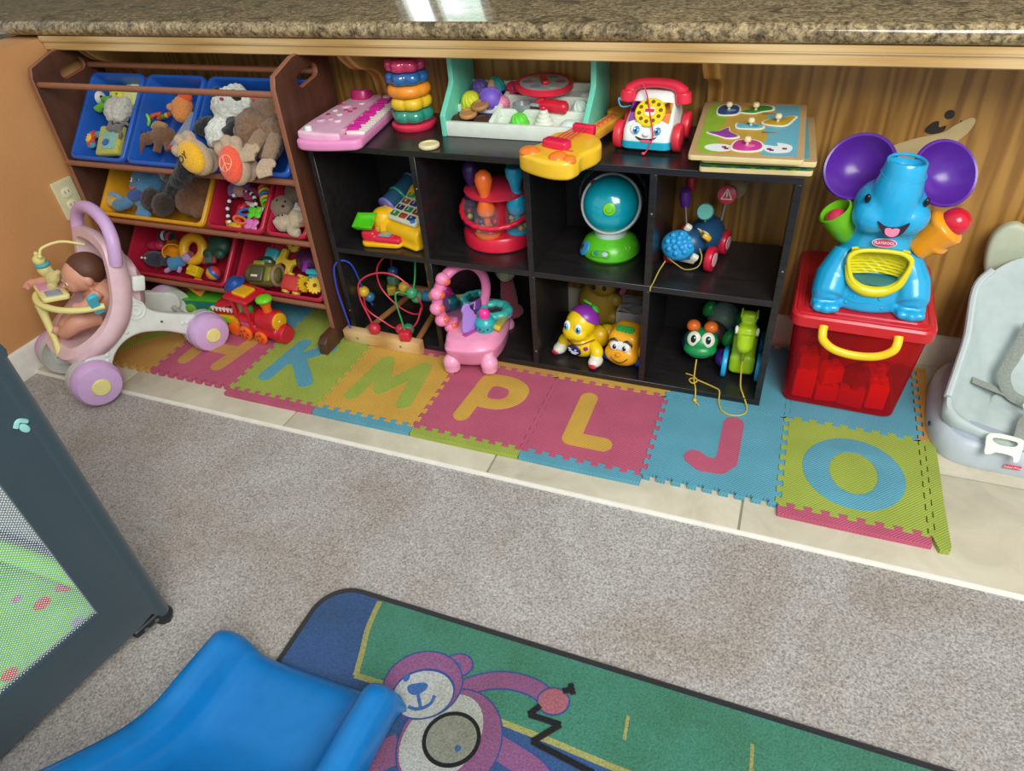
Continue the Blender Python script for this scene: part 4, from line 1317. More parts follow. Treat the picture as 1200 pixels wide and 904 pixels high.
def scoop(label, x, y, dz, c, r=.024, cone=False, swirl=False, cherry=None, rx=0, ry=0, rz=0, plain=False):
    g = 'toy ice cream scoops'
    o = thing('ice_cream_scoop', label, 'toy food', ic(x, y, dz), rz, g, rx, ry)
    mt = P(c, .5)
    mb = MB()
    if swirl:
        for k in range(4):
            mb.torus((0, 0, .006 + k * .009), r * (.8 - .2 * k), .0065, rotm(4, 0, 0), 24, 10)
        mb.dome((0, 0, .0), (r * .85, r * .85, r * 1.3))
    elif plain:
        mb.dome((0, 0, 0), (r, r, r * .9))
    else:
        mb.lathe([(.001, 0), (r * 1.12, 0), (r * 1.18, .004), (r * 1.1, .009), (r * .98, .01)], None, 60, lobes=(9, .07))
        mb.dome((0, 0, .008), (r, r, r * 1.02))
        for k in range(5):
            a0 = -.9 + .45 * k
            mb.tube([(r * math.sin(t_) * math.sin(a0 + t_ * .4), r * math.sin(t_) * math.cos(a0 + t_ * .4) * -1, .008 + r * 1.02 * math.cos(t_)) for t_ in [.25, .55, .85, 1.15, 1.4]], .0022, 6)
    mb.build('scoop', mt, o)
    if cherry:
        MB().ell((0, 0, .042), .0075).build('cherry', P(cherry, .25), o)
    if cone:
        MB().cyl((0, 0, .0), (0, 0, -.05), .0125, .009, bev=.002).build('cone', P('d9b48a', .55), o)
    return o
scoop('lime yellow toy ice cream scoop at the left of the counter', .045, .098, .012, 'cfd52c', .027, rx=25)
scoop('purple toy ice cream scoop on a beige cone in the middle of the left tray', .098, .105, .03, '7a5cc8', .028, cone=True, rx=118, rz=18)
scoop('small purple toy scoop at the back left of the counter', .045, .158, .012, '6a52a8', .022)
scoop('teal toy ice cream scoop at the back of the counter', .088, .165, .012, '2aa0a0', .024)
scoop('pink toy scoop leaning on the partition', .122, .112, .006, 'e08aa4', .02, rx=60, rz=40)
scoop('magenta red toy scoop beside the round dial', .138, .16, .01, 'b82a52', .019)
scoop('bright green toy ice cream scoop at the front of the counter', .198, .038, .001, '63d63f', .023)
scoop('white swirled toy scoop with a red cherry', .262, .042, .001, 'e0e6d6', .023, swirl=True, cherry='d0203a')
scoop('smooth pale mint toy scoop at the front right corner', .328, .036, .001, 'd4e6dc', .024, plain=True)
scoop('ridged pale mint toy scoop at the right of the counter', .338, .1, .001, 'cfe3d6', .022)
scoop('pale mint toy scoop at the back right of the counter', .338, .155, .001, 'cfe0d4', .022, plain=True)
BZ = FZ(.04) + .002
biscuit('dark brown toy biscuit at the left of the front compartment', (.27 + .03, .442 + .044, ZT1 + FZ(.03) + .0035), '4a3428', .022, 16)
biscuit('dark brown toy biscuit at the right of the front compartment', (.27 + .094, .442 + .044, ZT1 + FZ(.03) + .0035), '4f382a', .023, 16)
biscuit('light brown toy biscuit lying on top of the dark ones', (.27 + .058, .442 + .042, ZT1 + FZ(.042) + .0155), 'b5824e', .0235, 10)
biscuit('tan toy biscuit leaning on the compartment edge above the others', (.27 + .084, .442 + .064, ZT1 + FZ(.06) + .026), 'a87a4a', .0235, 14, -4)
# round dial
o = thing('toy_menu_dial', 'round grey toy dial with red rim and red pointer leaning in the counter', 'toy dial', ic(.232, .138, .034), 0, None, 2, 3)
MB().lathe([(.001, 0), (.068, 0), (.074, .004), (.074, .014), (.069, .018), (.064, .015), (.001, .015)], None, 48).build('rim', P('d8283f', .3), o)
mb = MB()
mb.lathe([(.001, .0152), (.0625, .0152), (.0625, .0165), (.001, .017)], None, 40)
mb.build('face', P('a9b3b6', .35), o)
for k, c in enumerate(('b06a78', '8a9aa0', 'b8a878', 'a87a88', '7f9aa8', 'b0b49a')):
    a = 2 * PI * k / 6 + .3
    MB().cyl((.042 * math.cos(a), .042 * math.sin(a), .0165), (.042 * math.cos(a), .042 * math.sin(a), .0178), .013, n=18).build('picture', P(c, .4), o)
MB().box((0, 0, .021), (.016, .052, .01), .004, 3, rotm(0, 0, 28)).build('pointer', P('d8202f', .3), o)
# scoop spoon
o = thing('ice_cream_spoon', 'grey toy ice cream scooper with a red handle', 'toy spoon', ic(.19, .088, .022), -8, None, 0, 0)
MB().lathe([(.001, -.022), (.018, -.016), (.025, .0), (.026, .004), (.023, .004), (.016, -.012), (.001, -.018)], rotm(0, 0, 0)).build('cup', P('8f999c', .3, .6), o)
MB().box((.04, 0, .003), (.032, .014, .008), .003).build('shank', P('9aa3a5', .3), o)
MB().tube([(.054, 0, .003), (.075, 0, .003), (.115, 0, .002), (.124, 0, .002)], [.013, .0165, .0165, .012], 14).build('handle', P('d01f35', .3), o)
MB().box((.05, .003, .014), (.026, .014, .012), .004, 2, rotm(0, -25, 0)).build('thumb_lever', P('d8283f', .3), o)

# yellow guitar
o = thing('toy_guitar', 'yellow toy guitar with orange buttons overhanging the shelf edge', 'toy guitar', (.655, .40, ZT1), -13)
YG, OG = P('f0c02c', .28, .55, .04, 'plastic', 0, .3), P('ee7a26', .28)
body = sp2([(-.068, -.165), (-.03, -.182), (.022, -.19), (.062, -.178), (.072, -.15), (.068, -.12), (.078, -.07), (.066, -.03), (.03, .002), (-.03, .002), (-.06, -.02), (-.066, -.06), (-.058, -.1), (-.074, -.135)], 6)
MB().plate([body], .042, TR(0, 0, .022), .009, 3).build('body', YG, o)
MB().plate([rrect(.038, .20, .008, (0, .09))], .024, TR(0, 0, .024), .004).build('neck', P('eeae3a', .3), o)
MB().plate([sp2([(-.03, .185), (.028, .185), (.036, .225), (.02, .252), (-.02, .25), (-.038, .22)], 5)], .026, TR(0, 0, .022), .005).build('headstock', P('ee9a2c', .3), o)
RG = P('d8204a', .28)
MB().plate([sp2([(-.034, -.118), (.016, -.124), (.028, -.11), (.02, -.092), (-.03, -.088), (-.04, -.1)], 5)], .02, TR(0, 0, .05), .006, 3).build('bridge', RG, o)
MB().box((.0, .008, .048), (.056, .018, .024), .005, 3).build('fret_bar', RG, o)
for k in range(4):
    MB().cyl((-.02 + k * .0115, -.1, .055), (-.014 + k * .009, .01, .056), .0014, n=6).build('string', P('d8304a', .4), o)
for k in range(6):
    MB().ell((.0, .045 + k * .022, .036), (.008, .006, .005), None, 12, 8).build('fret_button', P('d84a3a', .35), o)
MB().blob(lambda t: (t.ell((-.048, -.152, .04), (.026, .022, .014)),), .003, 2).build('left_button', OG, o)
MB().blob(lambda t: (t.ell((.028, -.158, .04), (.022, .024, .014)),), .003, 2).build('middle_button', OG, o)
MB().blob(lambda t: (t.ell((.056, -.158, .038), (.016, .018, .012)),), .003, 2).build('right_button', OG, o)
MB().box((.03, -.118, .0432), (.026, .008, .002), .0008).build('name_plate', P('c86a3a', .4), o)

# toy telephone
o = thing('toy_telephone', 'white toy telephone with smiling face, yellow dial and red handset', 'toy phone', (.8, .41, ZT1), -3, None, 0, 0, .9)
WP = P('e6efec', .3)
def phone_sec(z, w, y0, y1, r):
    return [(x, y + (y0 + y1) / 2, z) for x, y in rrect(w, y1 - y0, r, (0, 0), 5)]
def loft(secs, mi=None):
    vs = [v_ for s_ in secs for v_ in s_]
    n_ = len(secs[0])
    fs = []
    for i in range(len(secs) - 1):
        for k in range(n_):
            fs.append((i * n_ + k, i * n_ + (k + 1) % n_, (i + 1) * n_ + (k + 1) % n_, (i + 1) * n_ + k))
    fs.append(tuple(reversed(range(n_))))
    fs.append(tuple((len(secs) - 1) * n_ + k for k in range(n_)))
    return vs, fs
MB().raw(*loft([phone_sec(z, w_, a, b_, r_) for z, w_, a, b_, r_ in ((.008, .126, .002, .16, .02), (.010, .132, 0, .163, .022), (.026, .132, 0, .163, .022), (.028, .126, .003, .16, .02))])).build('blue_base', P('1fa9c4', .3), o)
secs = [(.028, .128, .002, .16, .02), (.05, .127, .003, .158, .022), (.06, .124, .012, .157, .022), (.11, .106, .066, .15, .02), (.122, .1, .078, .146, .018), (.128, .09, .088, .138, .014)]
MB().raw(*loft([phone_sec(*s_) for s_ in secs])).build('body', WP, o, sharp=45)
# sloping face panel frame: local u along x, v up slope
p0 = Vector((0, .009, .0575)); p1 = Vector((0, .066, .1105))
sl = math.degrees(math.atan2(p1.z - p0.z, p1.y - p0.y))
FX = Matrix.Translation(p0) @ rotm(sl, 0, 0)
L_ = (p1 - p0).length
mb = MB(FX)
cols = ['8a3fa0', '7a2f9a', '3f6fc0', '5f9f40', 'a8b83a', 'e0a03a', 'e8803a']
for k in range(7):
    a0, a1 = PI * 1.12 - k * (PI * 1.24 / 7), PI * 1.12 - (k + 1) * (PI * 1.24 / 7)
    poly = [(0, .038)]
    for j in range(5):
        a = a0 + (a1 - a0) * j / 4
        q = min(.052 / max(abs(math.cos(a)), 1e-3), (.036 if math.sin(a) > 0 else .032) / max(abs(math.sin(a)), 1e-3))
        poly.append((q * math.cos(a), .038 + q * math.sin(a)))
    mb.mat(k).prism(poly, .0, .0016)
mb.build('rainbow_sticker', [P(c, .35) for c in cols], o)
dl = MB(FX).lathe([(.001, 0), (.037, 0), (.0385, .003), (.0385, .007), (.036, .0095), (.016, .0095), (.0155, .011), (.001, .0115)], TR(0, .042, .001), 40).build('dial', P('e8cc1c', .3), o)
mb = MB(FX)
for k in range(10):
    a = 2 * PI * k / 10 + .2
    mb.cyl((.027 * math.cos(a), .042 + .027 * math.sin(a), .010), (.027 * math.cos(a), .042 + .027 * math.sin(a), .0109), .0052, n=16)
mb.build('finger_holes', P('6a5a10', .5), dl)
mb = MB(FX)
mb.mat(0).ell((0, .042, .0118), (.0145, .0125, .002))
mb.mat(1).plate([rrect(.023, .0085, .003, (0, .043))], .002, TR(0, 0, .0138), .0004)
mb.build('dial_centre', [P('e6e6de', .35), P('c8303c', .35)], dl)
fz = lambda z: .0025 - (z - .05) * 0
for x in (-.027, .027):
    e = MB()
    e.mat(0).ell((x, .007, .059), (.0145, .006, .0145), rotm(-35, 0, 0))
    e.mat(1).ell((x + .002, .0025, .0578), (.0095, .004, .0105), rotm(-35, 0, 0))
    e.mat(2).ell((x + .002, .0008, .0565), (.0062, .0035, .007), rotm(-35, 0, 0))
    e.mat(0).ell((x - .001, -.002, .061), (.0022, .0015, .0024), rotm(-35, 0, 0), 10, 8)
    e.build('eye', [P('f4f7f4', .25), P('2f8fc0', .25), P('141a2a', .15)], o)
MB().ell((0, .0015, .047), (.009, .006, .006)).build('nose', WP, o)
mb = MB()
def xz(p): return Matrix(((1, 0, 0, 0), (0, 0, 1, 0), (0, 1, 0, 0), (0, 0, 0, 1)))
YM = Matrix(((1, 0, 0, 0), (0, 0, -1, .0035), (0, 1, 0, 0), (0, 0, 0, 1)))
mb.mat(0).prism(sp2([(-.026, .041), (-.012, .0365), (0, .036), (.014, .037), (.028, .042), (.018, .034), (.0, .0285), (-.016, .033)], 4), 0, .004, YM)
mb.mat(1).prism(sp2([(-.012, .033), (0, .0342), (.012, .0335), (.008, .029), (0, .0275), (-.008, .0285)], 4), .001, .005, YM)
mb.build('mouth', [P('2a1620', .4), P('e0627a', .35)], o)
RH = P('dc2a45', .28)
MB().blob(lambda t: (t.tube([(-.074, .085, .127), (-.045, .09, .143), (0, .092, .147), (.045, .09, .143), (.074, .085, .127)], [.015, .0135, .012, .0135, .015], 12), t.cyl((-.07, .084, .13), (-.072, .082, .103), .0195, .021), t.cyl((.07, .084, .13), (.072, .082, .103), .0195, .021)), .0026, 3).build('handset', RH, o)
for sx in (-1, 1):
    for y in (.03, .13):
        MB().cyl((sx * .066, y, .0345), (sx * .086, y, .0345), .0345, n=36, bev=.005).build('wheel', P('d8303f', .35), o)
MB().tube([(-.066, .08, .11), (-.085, .075, .118), (-.082, .07, .105), (-.092, .068, .112), (-.088, .066, .096), (-.078, .07, .09), (-.064, .085, .09)], .0018, 6).build('blue_cord', P('4aa8d0', .4), o)
MB().tube([(-.032, .07, .149), (-.02, .066, .13), (-.008, .045, .111), (.004, .022, .088), (.016, .001, .066), (.02, -.0045, .045), (.015, -.006, .026), (.006, -.007, .008), (.002, -.014, .003)], .0019, 6).build('pull_cord', P('d0354f', .5), o)
MB().ell((.001, -.016, .0046), (.005, .004, .004)).build('cord_knob', P('d8405a', .4), o)

# wooden puzzles
PLY = P('d9c68f', .5)
def puzzle(label, loc, rz, cols, rx=0, w=.228, d=.292):
    o = thing('wooden_puzzle', label, 'puzzle', loc, rz, 'wooden peg puzzles', rx)
    MB().plate([rrect(w, d, .008)], .011, TR(0, 0, .0055), .0015).build('board', PLY, o)
    mb = MB()
    mb.mat(0).plate([rrect(w - .001, d - .001, .008)], .0008, TR(0, 0, .0112), .0002)
    for k, (poly, mi) in enumerate(cols[1]):
        mb.mat(mi).prism(poly, .0114, .0119 + .00008 * k)
    mb.build('printed_face', [P(c, .3, .5, .03) for c in cols[0]], o)
    return o
w2, d2 = .228, .292
blue_grid = []
for k in range(11):
    blue_grid.append(([(-.11 + k * .02, -.144), (-.1 + k * .02, -.144), (-.1 + k * .02, -.137), (-.11 + k * .02, -.137)], 1 + k % 2))
blue_grid.append(([(-.112, -.136), (.112, -.136), (.112, .14), (-.112, .14)], 3))
p1_ = puzzle('wooden puzzle with a blue and green border at the bottom of the stack', (1.04, .474, ZT1), 4, (['3c8a3c', '2c5fae', '7fae3c', '5f9a4a'], blue_grid))
z1 = ZT1 + .0125
# knobs of the bottom puzzle carry the next board
for i, (x, y) in enumerate(((-.07, -.09), (.07, -.09), (-.07, .09), (.07, .09))):
    MB().cyl((x, y, .0115), (x, y, .0185), .006, .0075, bev=.0015).build('knob', P('e0c998', .45), p1_)
puzzle('wooden puzzle with a teal picture in the middle of the stack', (1.046, .476, ZT1 + .0190), 3, (['b3966a', '5fa0a8', '3f3524'], [(rrect(.2, .262, .012), 1), ([(-.06, -.14), (.0, -.14), (.0, -.125), (-.06, -.125)], 2)]))
zt2 = ZT1 + .0190 + .0128
PX = put(thing('wooden_puzzle', 'wooden puzzle with colourful bird pieces on top of the stack', 'puzzle', (0, 0, 0), 0, 'wooden peg puzzles'), (1.022, .452, zt2 + .011), 2, 4)
o = PX
MB().plate([rrect(.228, .3, .009)], .011, TR(0, 0, .0055), .0015).build('board', PLY, o)
mb = MB()
mb.mat(0).plate([rrect(.227, .299, .009)], .0008, TR(0, 0, .0112), .0002)
inner = [(-.1, -.135), (.1, -.135), (.1, .135), (-.1, .135)]
mb.mat(1).prism(rrect(.2, .272, .016), .0114, .0118)
mb.mat(2).prism(sp2([(-.097, -.12), (-.06, -.134), (-.058, -.08), (-.066, -.03), (-.054, .04), (-.062, .09), (-.07, .134), (-.097, .12), (-.0995, 0)], 5), .0114, .0120)
mb.mat(3).prism(sp2([(.035, -.134), (.09, -.134), (.0998, -.12), (.0998, .12), (.09, .134), (.045, .134), (.05, .1), (.03, .07), (.055, .03), (.028, .0), (.04, -.05), (.025, -.09)], 5), .0114, .0120)
for k, (x, y) in enumerate(((.035, .115), (.04, .085), (.03, .02), (.045, -.02), (.035, -.09), (.045, -.105))):
    mb.mat(4).prism([(x - .02, y - .006), (x + .02, y - .001), (x - .02, y + .006)], .0114, .01215)
# empty recesses
mb.mat(5).prism(circ(.03, 30, (-.055, -.108), 1, .62), .0114, .0122)
mb.mat(5).prism(sp2([(.03, -.085), (.06, -.088), (.06, -.072), (.085, -.08), (.09, -.1), (.08, -.118), (.05, -.122), (.035, -.108)], 5), .0114, .0122)
for x, y in ((-.045, -.105), (-.04, -.112), (.045, -.105), (.05, -.11), (.075, -.1)):
    mb.mat(6).box((x, y, .0123), (.009, .008, .0006), 0)
mb.build('printed_face', [P('b3966a', .4), P('b8963c', .4), P('86ae34', .4), P('63a8ba', .4), P('8f7038', .4), P('dbe3e0', .4), P('7a2a4a', .4)], o)
bpy.context.view_layer.update()
MWP = PX.matrix_basis.copy()
def piece(label, x, y, poly, c, knob=True, c2=None):
    o = thing('puzzle_piece', label, 'puzzle piece', (0, 0, 0), 0, 'bird puzzle pieces')
    M_ = MWP @ Matrix.Translation((x, y, .0121))
    o.matrix_basis = M_
    mb = MB()
    mb.mat(1).plate([poly], .0018, TR(0, 0, .0009), .0002)
    mb.mat(0).plate([[(px * .86, py * .86) for px, py in poly]], .001, TR(0, 0, .0018), .0002)
    if c2:
        mb.mat(2).ell((.006, -.004, .002), (.012, .009, .0008), None, 14, 6)
    mb.build('piece', [P(c, .35), P('e2e0cc', .4), P(c2 or c, .35)], o)
    if knob:
        MB().lathe([(.003, .002), (.0032, .007), (.0068, .010), (.0075, .014), (.0055, .018), (.001, .0192)]).build('knob', P('e0cda0', .4), o)
piece('dark blue peacock puzzle piece with a peg at the back left', -.055, .098, sp2([(-.024, -.03), (0, -.036), (.024, -.024), (.026, .014), (.012, .032), (-.012, .03), (-.026, .01)], 4), '27477e', True, '5f8fb0')
piece('green parrot puzzle piece with a peg at the back', .004, .1, sp2([(-.036, -.016), (-.004, -.022), (.016, -.008), (.04, .004), (.038, .026), (.012, .032), (.004, .01), (-.016, .002)], 4), '2f8a3a')
piece('ochre bird puzzle piece with a peg at the right', .055, .038, sp2([(-.034, -.014), (0, -.026), (.022, -.018), (.036, .016), (.04, .034), (.016, .03), (.01, .012), (-.02, .012)], 4), 'b8982c')
piece('light blue bird puzzle piece with a peg in the centre', .0, .01, sp2([(-.03, -.016), (.0, -.02), (.024, -.016), (.03, .0), (.01, .012), (-.004, .03), (-.014, .01), (-.032, .012)], 4), '6fb3c4', True, '4f94a8')
piece('purple bird puzzle piece without a peg', -.053, -.035, sp2([(-.038, .0), (-.012, .008), (.008, .034), (.014, .008), (.036, -.018), (.012, -.03), (-.014, -.016)], 4), '8a3f9a', False)
piece('magenta flamingo puzzle piece with a peg at the front', .0, -.092, sp2([(-.032, -.024), (-.006, -.036), (.026, -.028), (.036, -.006), (.026, .02), (.0, .03), (-.026, .018)], 4), 'c03a8a', True, 'd86aa0')
# ------------------------------------------------------------------ toys in the cubes
ZM1 = ZMT + .0004
ZB1 = Z0 + TH + .0004
# cash register
o = thing('toy_cash_register', 'yellow toy cash register with number keys, red scanner and green tray', 'toy register', (.125, .445, ZM1), -20)
SX_ = TR(-.05, -.085, 0, 0, 0, 22) @ TR(.05, .085, 0)
YL = P('eebb16', .3)
# side profile in (y, z) extruded along x
prof = [(-.055, 0), (-.062, .02), (-.06, .05), (-.03, .07), (.0, .084), (.05, .122), (.066, .124), (.072, .1), (.075, 0)]
MB().plate([sp2(prof, 4)], .145, TR(.0225, 0, 0) @ MY, .01, 3).build('body', YL, o)
sl = math.degrees(math.atan2(.048, .1))
KX = TR(.024, .0, .089, 21, 0, 0)
MB(KX).plate([rrect(.118, .112, .012)], .012, None, .003).build('key_panel', P('d8dcc0', .35), o)
kc = ['4a9a2f', 'd85a20', '6fae2f', '8a4a2a', '2f3f6f', '2f7a3f', '3a2f4f', '2f7a4a', '8f2f2a', '2f7a2f', 'a0421f', '2f3a6a']
for r in range(4):
    for c in range(3):
        MB(KX).box((-.036 + c * .034, .038 - r * .025, .008), (.026, .018, .006), .003).build('key', P(kc[r * 3 + c], .35), o)
        m_ = MB(KX)
        m_.text(str((7, 4, 1, 0)[r] + c if r < 3 else '0.='[c]), .014, .0008, TR(-.036 + c * .034, .038 - r * .025, .0115))
        m_.build('key_number', P('dfe3d8', .4), o)
MB(KX).cyl((.045, -.046, .005), (.045, -.046, .011), .007, bev=.002).build('blue_key', P('2f7fd0', .35), o)
mb = MB()
cx = -.062
mb.cyl((cx, -.022, .083), (cx, .085, .122), .03, n=32)
mb.build('picture_drum', P('27506a', .3), o)
for t_, c in ((.0, '7a74c0'), (.42, '3f9a7a'), (.98, '5f7a80')):
    p_ = Vector((cx, -.022, .083)).lerp(Vector((cx, .085, .122)), t_)
    d_ = Vector((0, .12, .042)).normalized()
    MB().cyl(p_ - d_ * .003, p_ + d_ * .004, .032, n=32, bev=.0015).build('drum_ring', P(c, .3), o)
MB().blob(lambda t: (t.cyl((cx, -.046, .0), (cx, -.046, .066), .032), t.ell((cx, -.044, .066), (.032, .03, .024)), t.box((cx + .01, .02, .045), (.05, .11, .09), .01)), .004, 3).build('drum_holder', YL, o)
sc = [sp2([(-.088, 0), (-.088, .012), (.032, .012), (.034, 0)], 1)]
MB(SX_).plate([rrect(.125, .062, .02)], .013, TR(-.03, -.085, .007, 0, 0, 4), .004).build('scanner_base', P('eebb16', .3), o)
MB(SX_).blob(lambda t: (t.box((-.068, -.085, .028), (.046, .052, .036), .012, 3), t.box((-.01, -.085, .02), (.085, .052, .02), .008, 3)), .003, 3).build('scanner', P('d62342', .3), o)
MB(SX_).box((-.022, -.086, .0305), (.036, .03, .003), .002, 2, rotm(0, 0, 0)).build('scanner_screen', P('4fb0c8', .25), o)
MB(SX_).box((-.022, -.086, .0325), (.026, .02, .001), .0003).build('screen_picture', P('b0a870', .4), o)
for k in range(4):
    MB(SX_).box((.012 + k * .006, -.086, .0305), (.003, .034 - k * .004, .002), .0008).build('scanner_rib', P('b81a35', .3), o)
MB(SX_).box((-.046, -.078, .043), (.012, .02, .016), .003).build('yellow_tab', P('c8a428', .35), o)
m_ = MB(SX_ @ TR(-.079, -.092, .058, 17, 0, 8))
TR_TRAY = m_.X.copy()
m_.box((.004, 0, .009), (.042, .042, .018), 0, 1, None, 1.38)
bmesh.ops.delete(m_.bm, geom=[f for f in m_.bm.faces if len([1 for v_ in f.verts if (TR_TRAY.inverted() @ v_.co).z > .0175]) == 4], context='FACES')
m_.build('scale_tray', P('55c81f', .3), o, solid=.002)
MB(SX_).cyl((-.077, -.09, .043), (-.077, -.09, .053), .008).build('tray_post', P('55c81f', .3), o)

# ball popper carousel
o = thing('ball_popper_toy', 'red carousel toy with orange, blue and purple push handles over clear ball bubbles', 'popper toy', (.386, .495, ZM1), 0, None, 0, 0, 1.06)
RP = P('df2340', .3)
MB().lathe([(.001, 0), (.094, 0), (.098, .004), (.098, .03), (.093, .038), (.03, .044), (.028, .046), (.028, .13), (.001, .13)], None, 48).build('base', RP, o)
MB().lathe([(.001, .128), (.062, .128), (.085, .136), (.086, .141), (.06, .15), (.02, .158), (.001, .158)], None, 44).build('canopy', P('d8304a', .3), o)
MB().torus((0, 0, .095), .098, .0068, rotm(15, 0, 0), 90, 10, lobes=(26, .012)).build('scalloped_band', RP, o)
bc = ['3fa8b8', 'b8b84a', 'd8305a', '6f4a8a', 'd8d3b8', 'e0a02c']
for ang, c, nm in ((-96, 'f0702a', 'orange'), (-22, '22b0d8', 'blue'), (-170, '43285e', 'purple'), (65, '4aa82c', 'green')):
    a = math.radians(ang)
    x, y = .066 * math.cos(a), .066 * math.sin(a)
    X = TR(x, y, .036)
    MB(X).lathe([(.0, 0), (.03, 0), (.034, .006), (.034, .012)], None, 28).build('bubble_foot', P(c, .3), o)
    MB(X).lathe([(.033, .010), (.0335, .05), (.031, .066), (.024, .078), (.014, .086)], None, 30).build('clear_bubble', CLEAR('f4f8f8', .03, .07), o)
    MB(X).lathe([(.001, .018), (.008, .02), (.009, .05), (.022, .062), (.024, .078), (.014, .1), (.0125, .112), (.02, .134), (.0225, .15), (.018, .165), (.008, .1735), (.001, .1745)] if nm != 'blue' else [(.001, .018), (.008, .02), (.009, .05), (.022, .056), (.027, .075), (.022, .098), (.0115, .112), (.017, .135), (.023, .15), (.024, .165), (.02, .172), (.001, .173)], None, 28).build('plunger', P(c, .3), o)
    rnd = random.Random(ang)
    for k in range(7):
        b_ = 2 * PI * k / 7
        MB(X).ell((.0225 * math.cos(b_), .0225 * math.sin(b_), .0185 + .014 * (k % 2)), .0078, None, 12, 8).build('rattle_ball', P(bc[rnd.randrange(6)], .35), o)

# turquoise globe toy
o = thing('toy_globe', 'turquoise light up globe toy with grey ring on a lime green base', 'toy globe', (.706, .487, ZM1), 10)
GR = P('58c026', .3)
MB().lathe([(.001, 0), (.074, 0), (.078, .006), (.077, .018), (.068, .036), (.05, .05), (.036, .056), (.001, .058)], None, 44).build('base', GR, o)
MB().lathe([(.001, .04), (.043, .04), (.043, .062), (.047, .082), (.001, .084)], None, 36).build('neck', P('c9d3d8', .35), o)
GX = TR(0, -.004, .135, -24, 0, 0)
GM = GX @ rotm(90, 0, 0)
# local z now faces the viewer
MB(GM).lathe([(.07, -.03), (.0765, -.02), (.079, -.004), (.078, .01), (.0755, .015), (.0705, .0165), (.066, -.03)], None, 48).build('grey_ring', P('cfd6d6', .35), o)
MB(GM).dome((0, 0, .012), (.0715, .0715, .052), None, 44, 14).build('globe_face', P('0fa3b6', .16, .6, .06, 'plastic', 0, .4), o)
MB(GM).ell((0, 0, -.012), (.066, .066, .058), None, 36, 18).build('globe_back', P('1f8ea0', .3), o)
bt_ = MB(GM).cyl((0, -.012, .058), (0, -.0135, .0685), .0165, n=30, bev=.003).build('green_button', P('74d01e', .3), o)
MB(GM).torus((0, -.0133, .0678), .0095, .001, None, 28, 6).build('button_ring', P('58a818', .3), bt_)
MB(GM).ell((-.045, .052, .02), (.008, .006, .004)).build('small_logo', P('7a1f2a', .4), o)
pts = [(.084 * math.cos(a), .003, .135 + .084 * math.sin(a)) for a in [PI * (-.05 + 1.1 * k / 30) for k in range(31)]]
mb = MB(TR(0, .03, 0))
mb.surf(lambda u, v_: ((.084 + .004 * v_) * math.cos(PI * (-.05 + 1.1 * u)), .012 * v_, .14 + (.084 + .004 * v_) * math.sin(PI * (-.05 + 1.1 * u))), 40, 3)
mb.build('clear_visor', CLEAR('c8e0dc', .08, .12), o, solid=.0015)
# base buttons and stickers
def on_base(az, z, r0):
    a = math.radians(az)
    return TR(r0 * math.cos(a), r0 * math.sin(a), z) @ rotm(0, 0, az + 90) @ rotm(58, 0, 0)
MB(on_base(-106, .026, .0735)).plate([rrect(.052, .018, .009)], .004, None, .0015).build('button_bezel', P('4fae22', .3), o)
for az, c in ((-116, '2f8a6a'), (-96, 'b8c8d0')):
    MB(on_base(az, .027, .0752)).ell((0, 0, 0), (.0095, .0065, .0025)).build('mode_button', P(c, .3), o)
for az, z, r in ((-66, .024, .0745), (-45, .034, .068), (-20, .032, .069)):
    MB(on_base(az, z, r)).torus((0, 0, 0), .0065, .0013, None, 20, 6).build('embossed_ring', P('66cc30', .3), o)
MB(on_base(-152, .024, .074)).ell((0, 0, 0), (.02, .02, .004)).build('blue_sticker', P('3f9ad0', .35), o)
MB(on_base(-158, .025, .0765)).ell((0, 0, 0), (.007, .009, .003)).build('dark_emblem', P('5a2030', .35), o)

# blue pull along toy
o = thing('pull_along_toy', 'dark blue pull along toy with a bobbled blue head and red wheels', 'pull toy', (.925, .505, ZM1), -12, None, 0, 0, .88)
DB, LB = P('1f4a6f', .35), P('2f9fd8', .25)
MB().blob(lambda t: (t.ell((.02, .03, .065), (.05, .075, .05)), t.ell((.0, -.055, .068), (.046, .04, .044))), .004, 3).build('body', DB, o)
hd = MB()
HX = TR(-.02, -.082, .07, 52, 0, 18)
hd.X = HX
hd.ell((0, 0, 0), (.05, .044, .036))
hd = hd.build('bobbled_head', LB, o)
mb = MB(HX)
for r_, n_, b_ in ((.016, 5, .0095), (.031, 8, .009)):
    for k in range(n_):
        a = 2 * PI * k / n_ + r_ * 20
        zz_ = .036 * math.sqrt(max(0, 1 - (r_ / .0505) ** 2))
        mb.ell((r_ * math.cos(a), r_ * math.sin(a) * .88, zz_ * .95), b_, None, 12, 8)
mb.ell((0, 0, .035), .01, None, 12, 8)
mb.build('bobbles', LB, hd)
for x, y, z in ((-.006, -.06, .118), (.038, -.11, .058)):
    MB(TR(x, y, z, 20, 30, 20)).box((0, 0, 0), (.02, .016, .02), .005, 3).build('white_tooth', P('dcdcc8', .35), o)
MB(TR(.036, -.05, .098, -20, 38, 28)).plate([sp2([(-.014, -.034), (.012, -.034), (.018, .0), (.012, .034), (-.014, .034), (-.006, 0)], 5)], .016, None, .005).build('eye_mask', P('d8a82c', .35), o)
for y in (-.016, .016):
    e = MB(TR(.036, -.05, .098, -20, 38, 28))
    e.mat(0).ell((-.006, y * 1.3, .008), (.012, .013, .004))
    e.mat(1).ell((.0, y * .75, .0105), (.008, .009, .005))
    e.build('eye', [P('d9d2a0', .35), P('1f5a80', .3)], o)
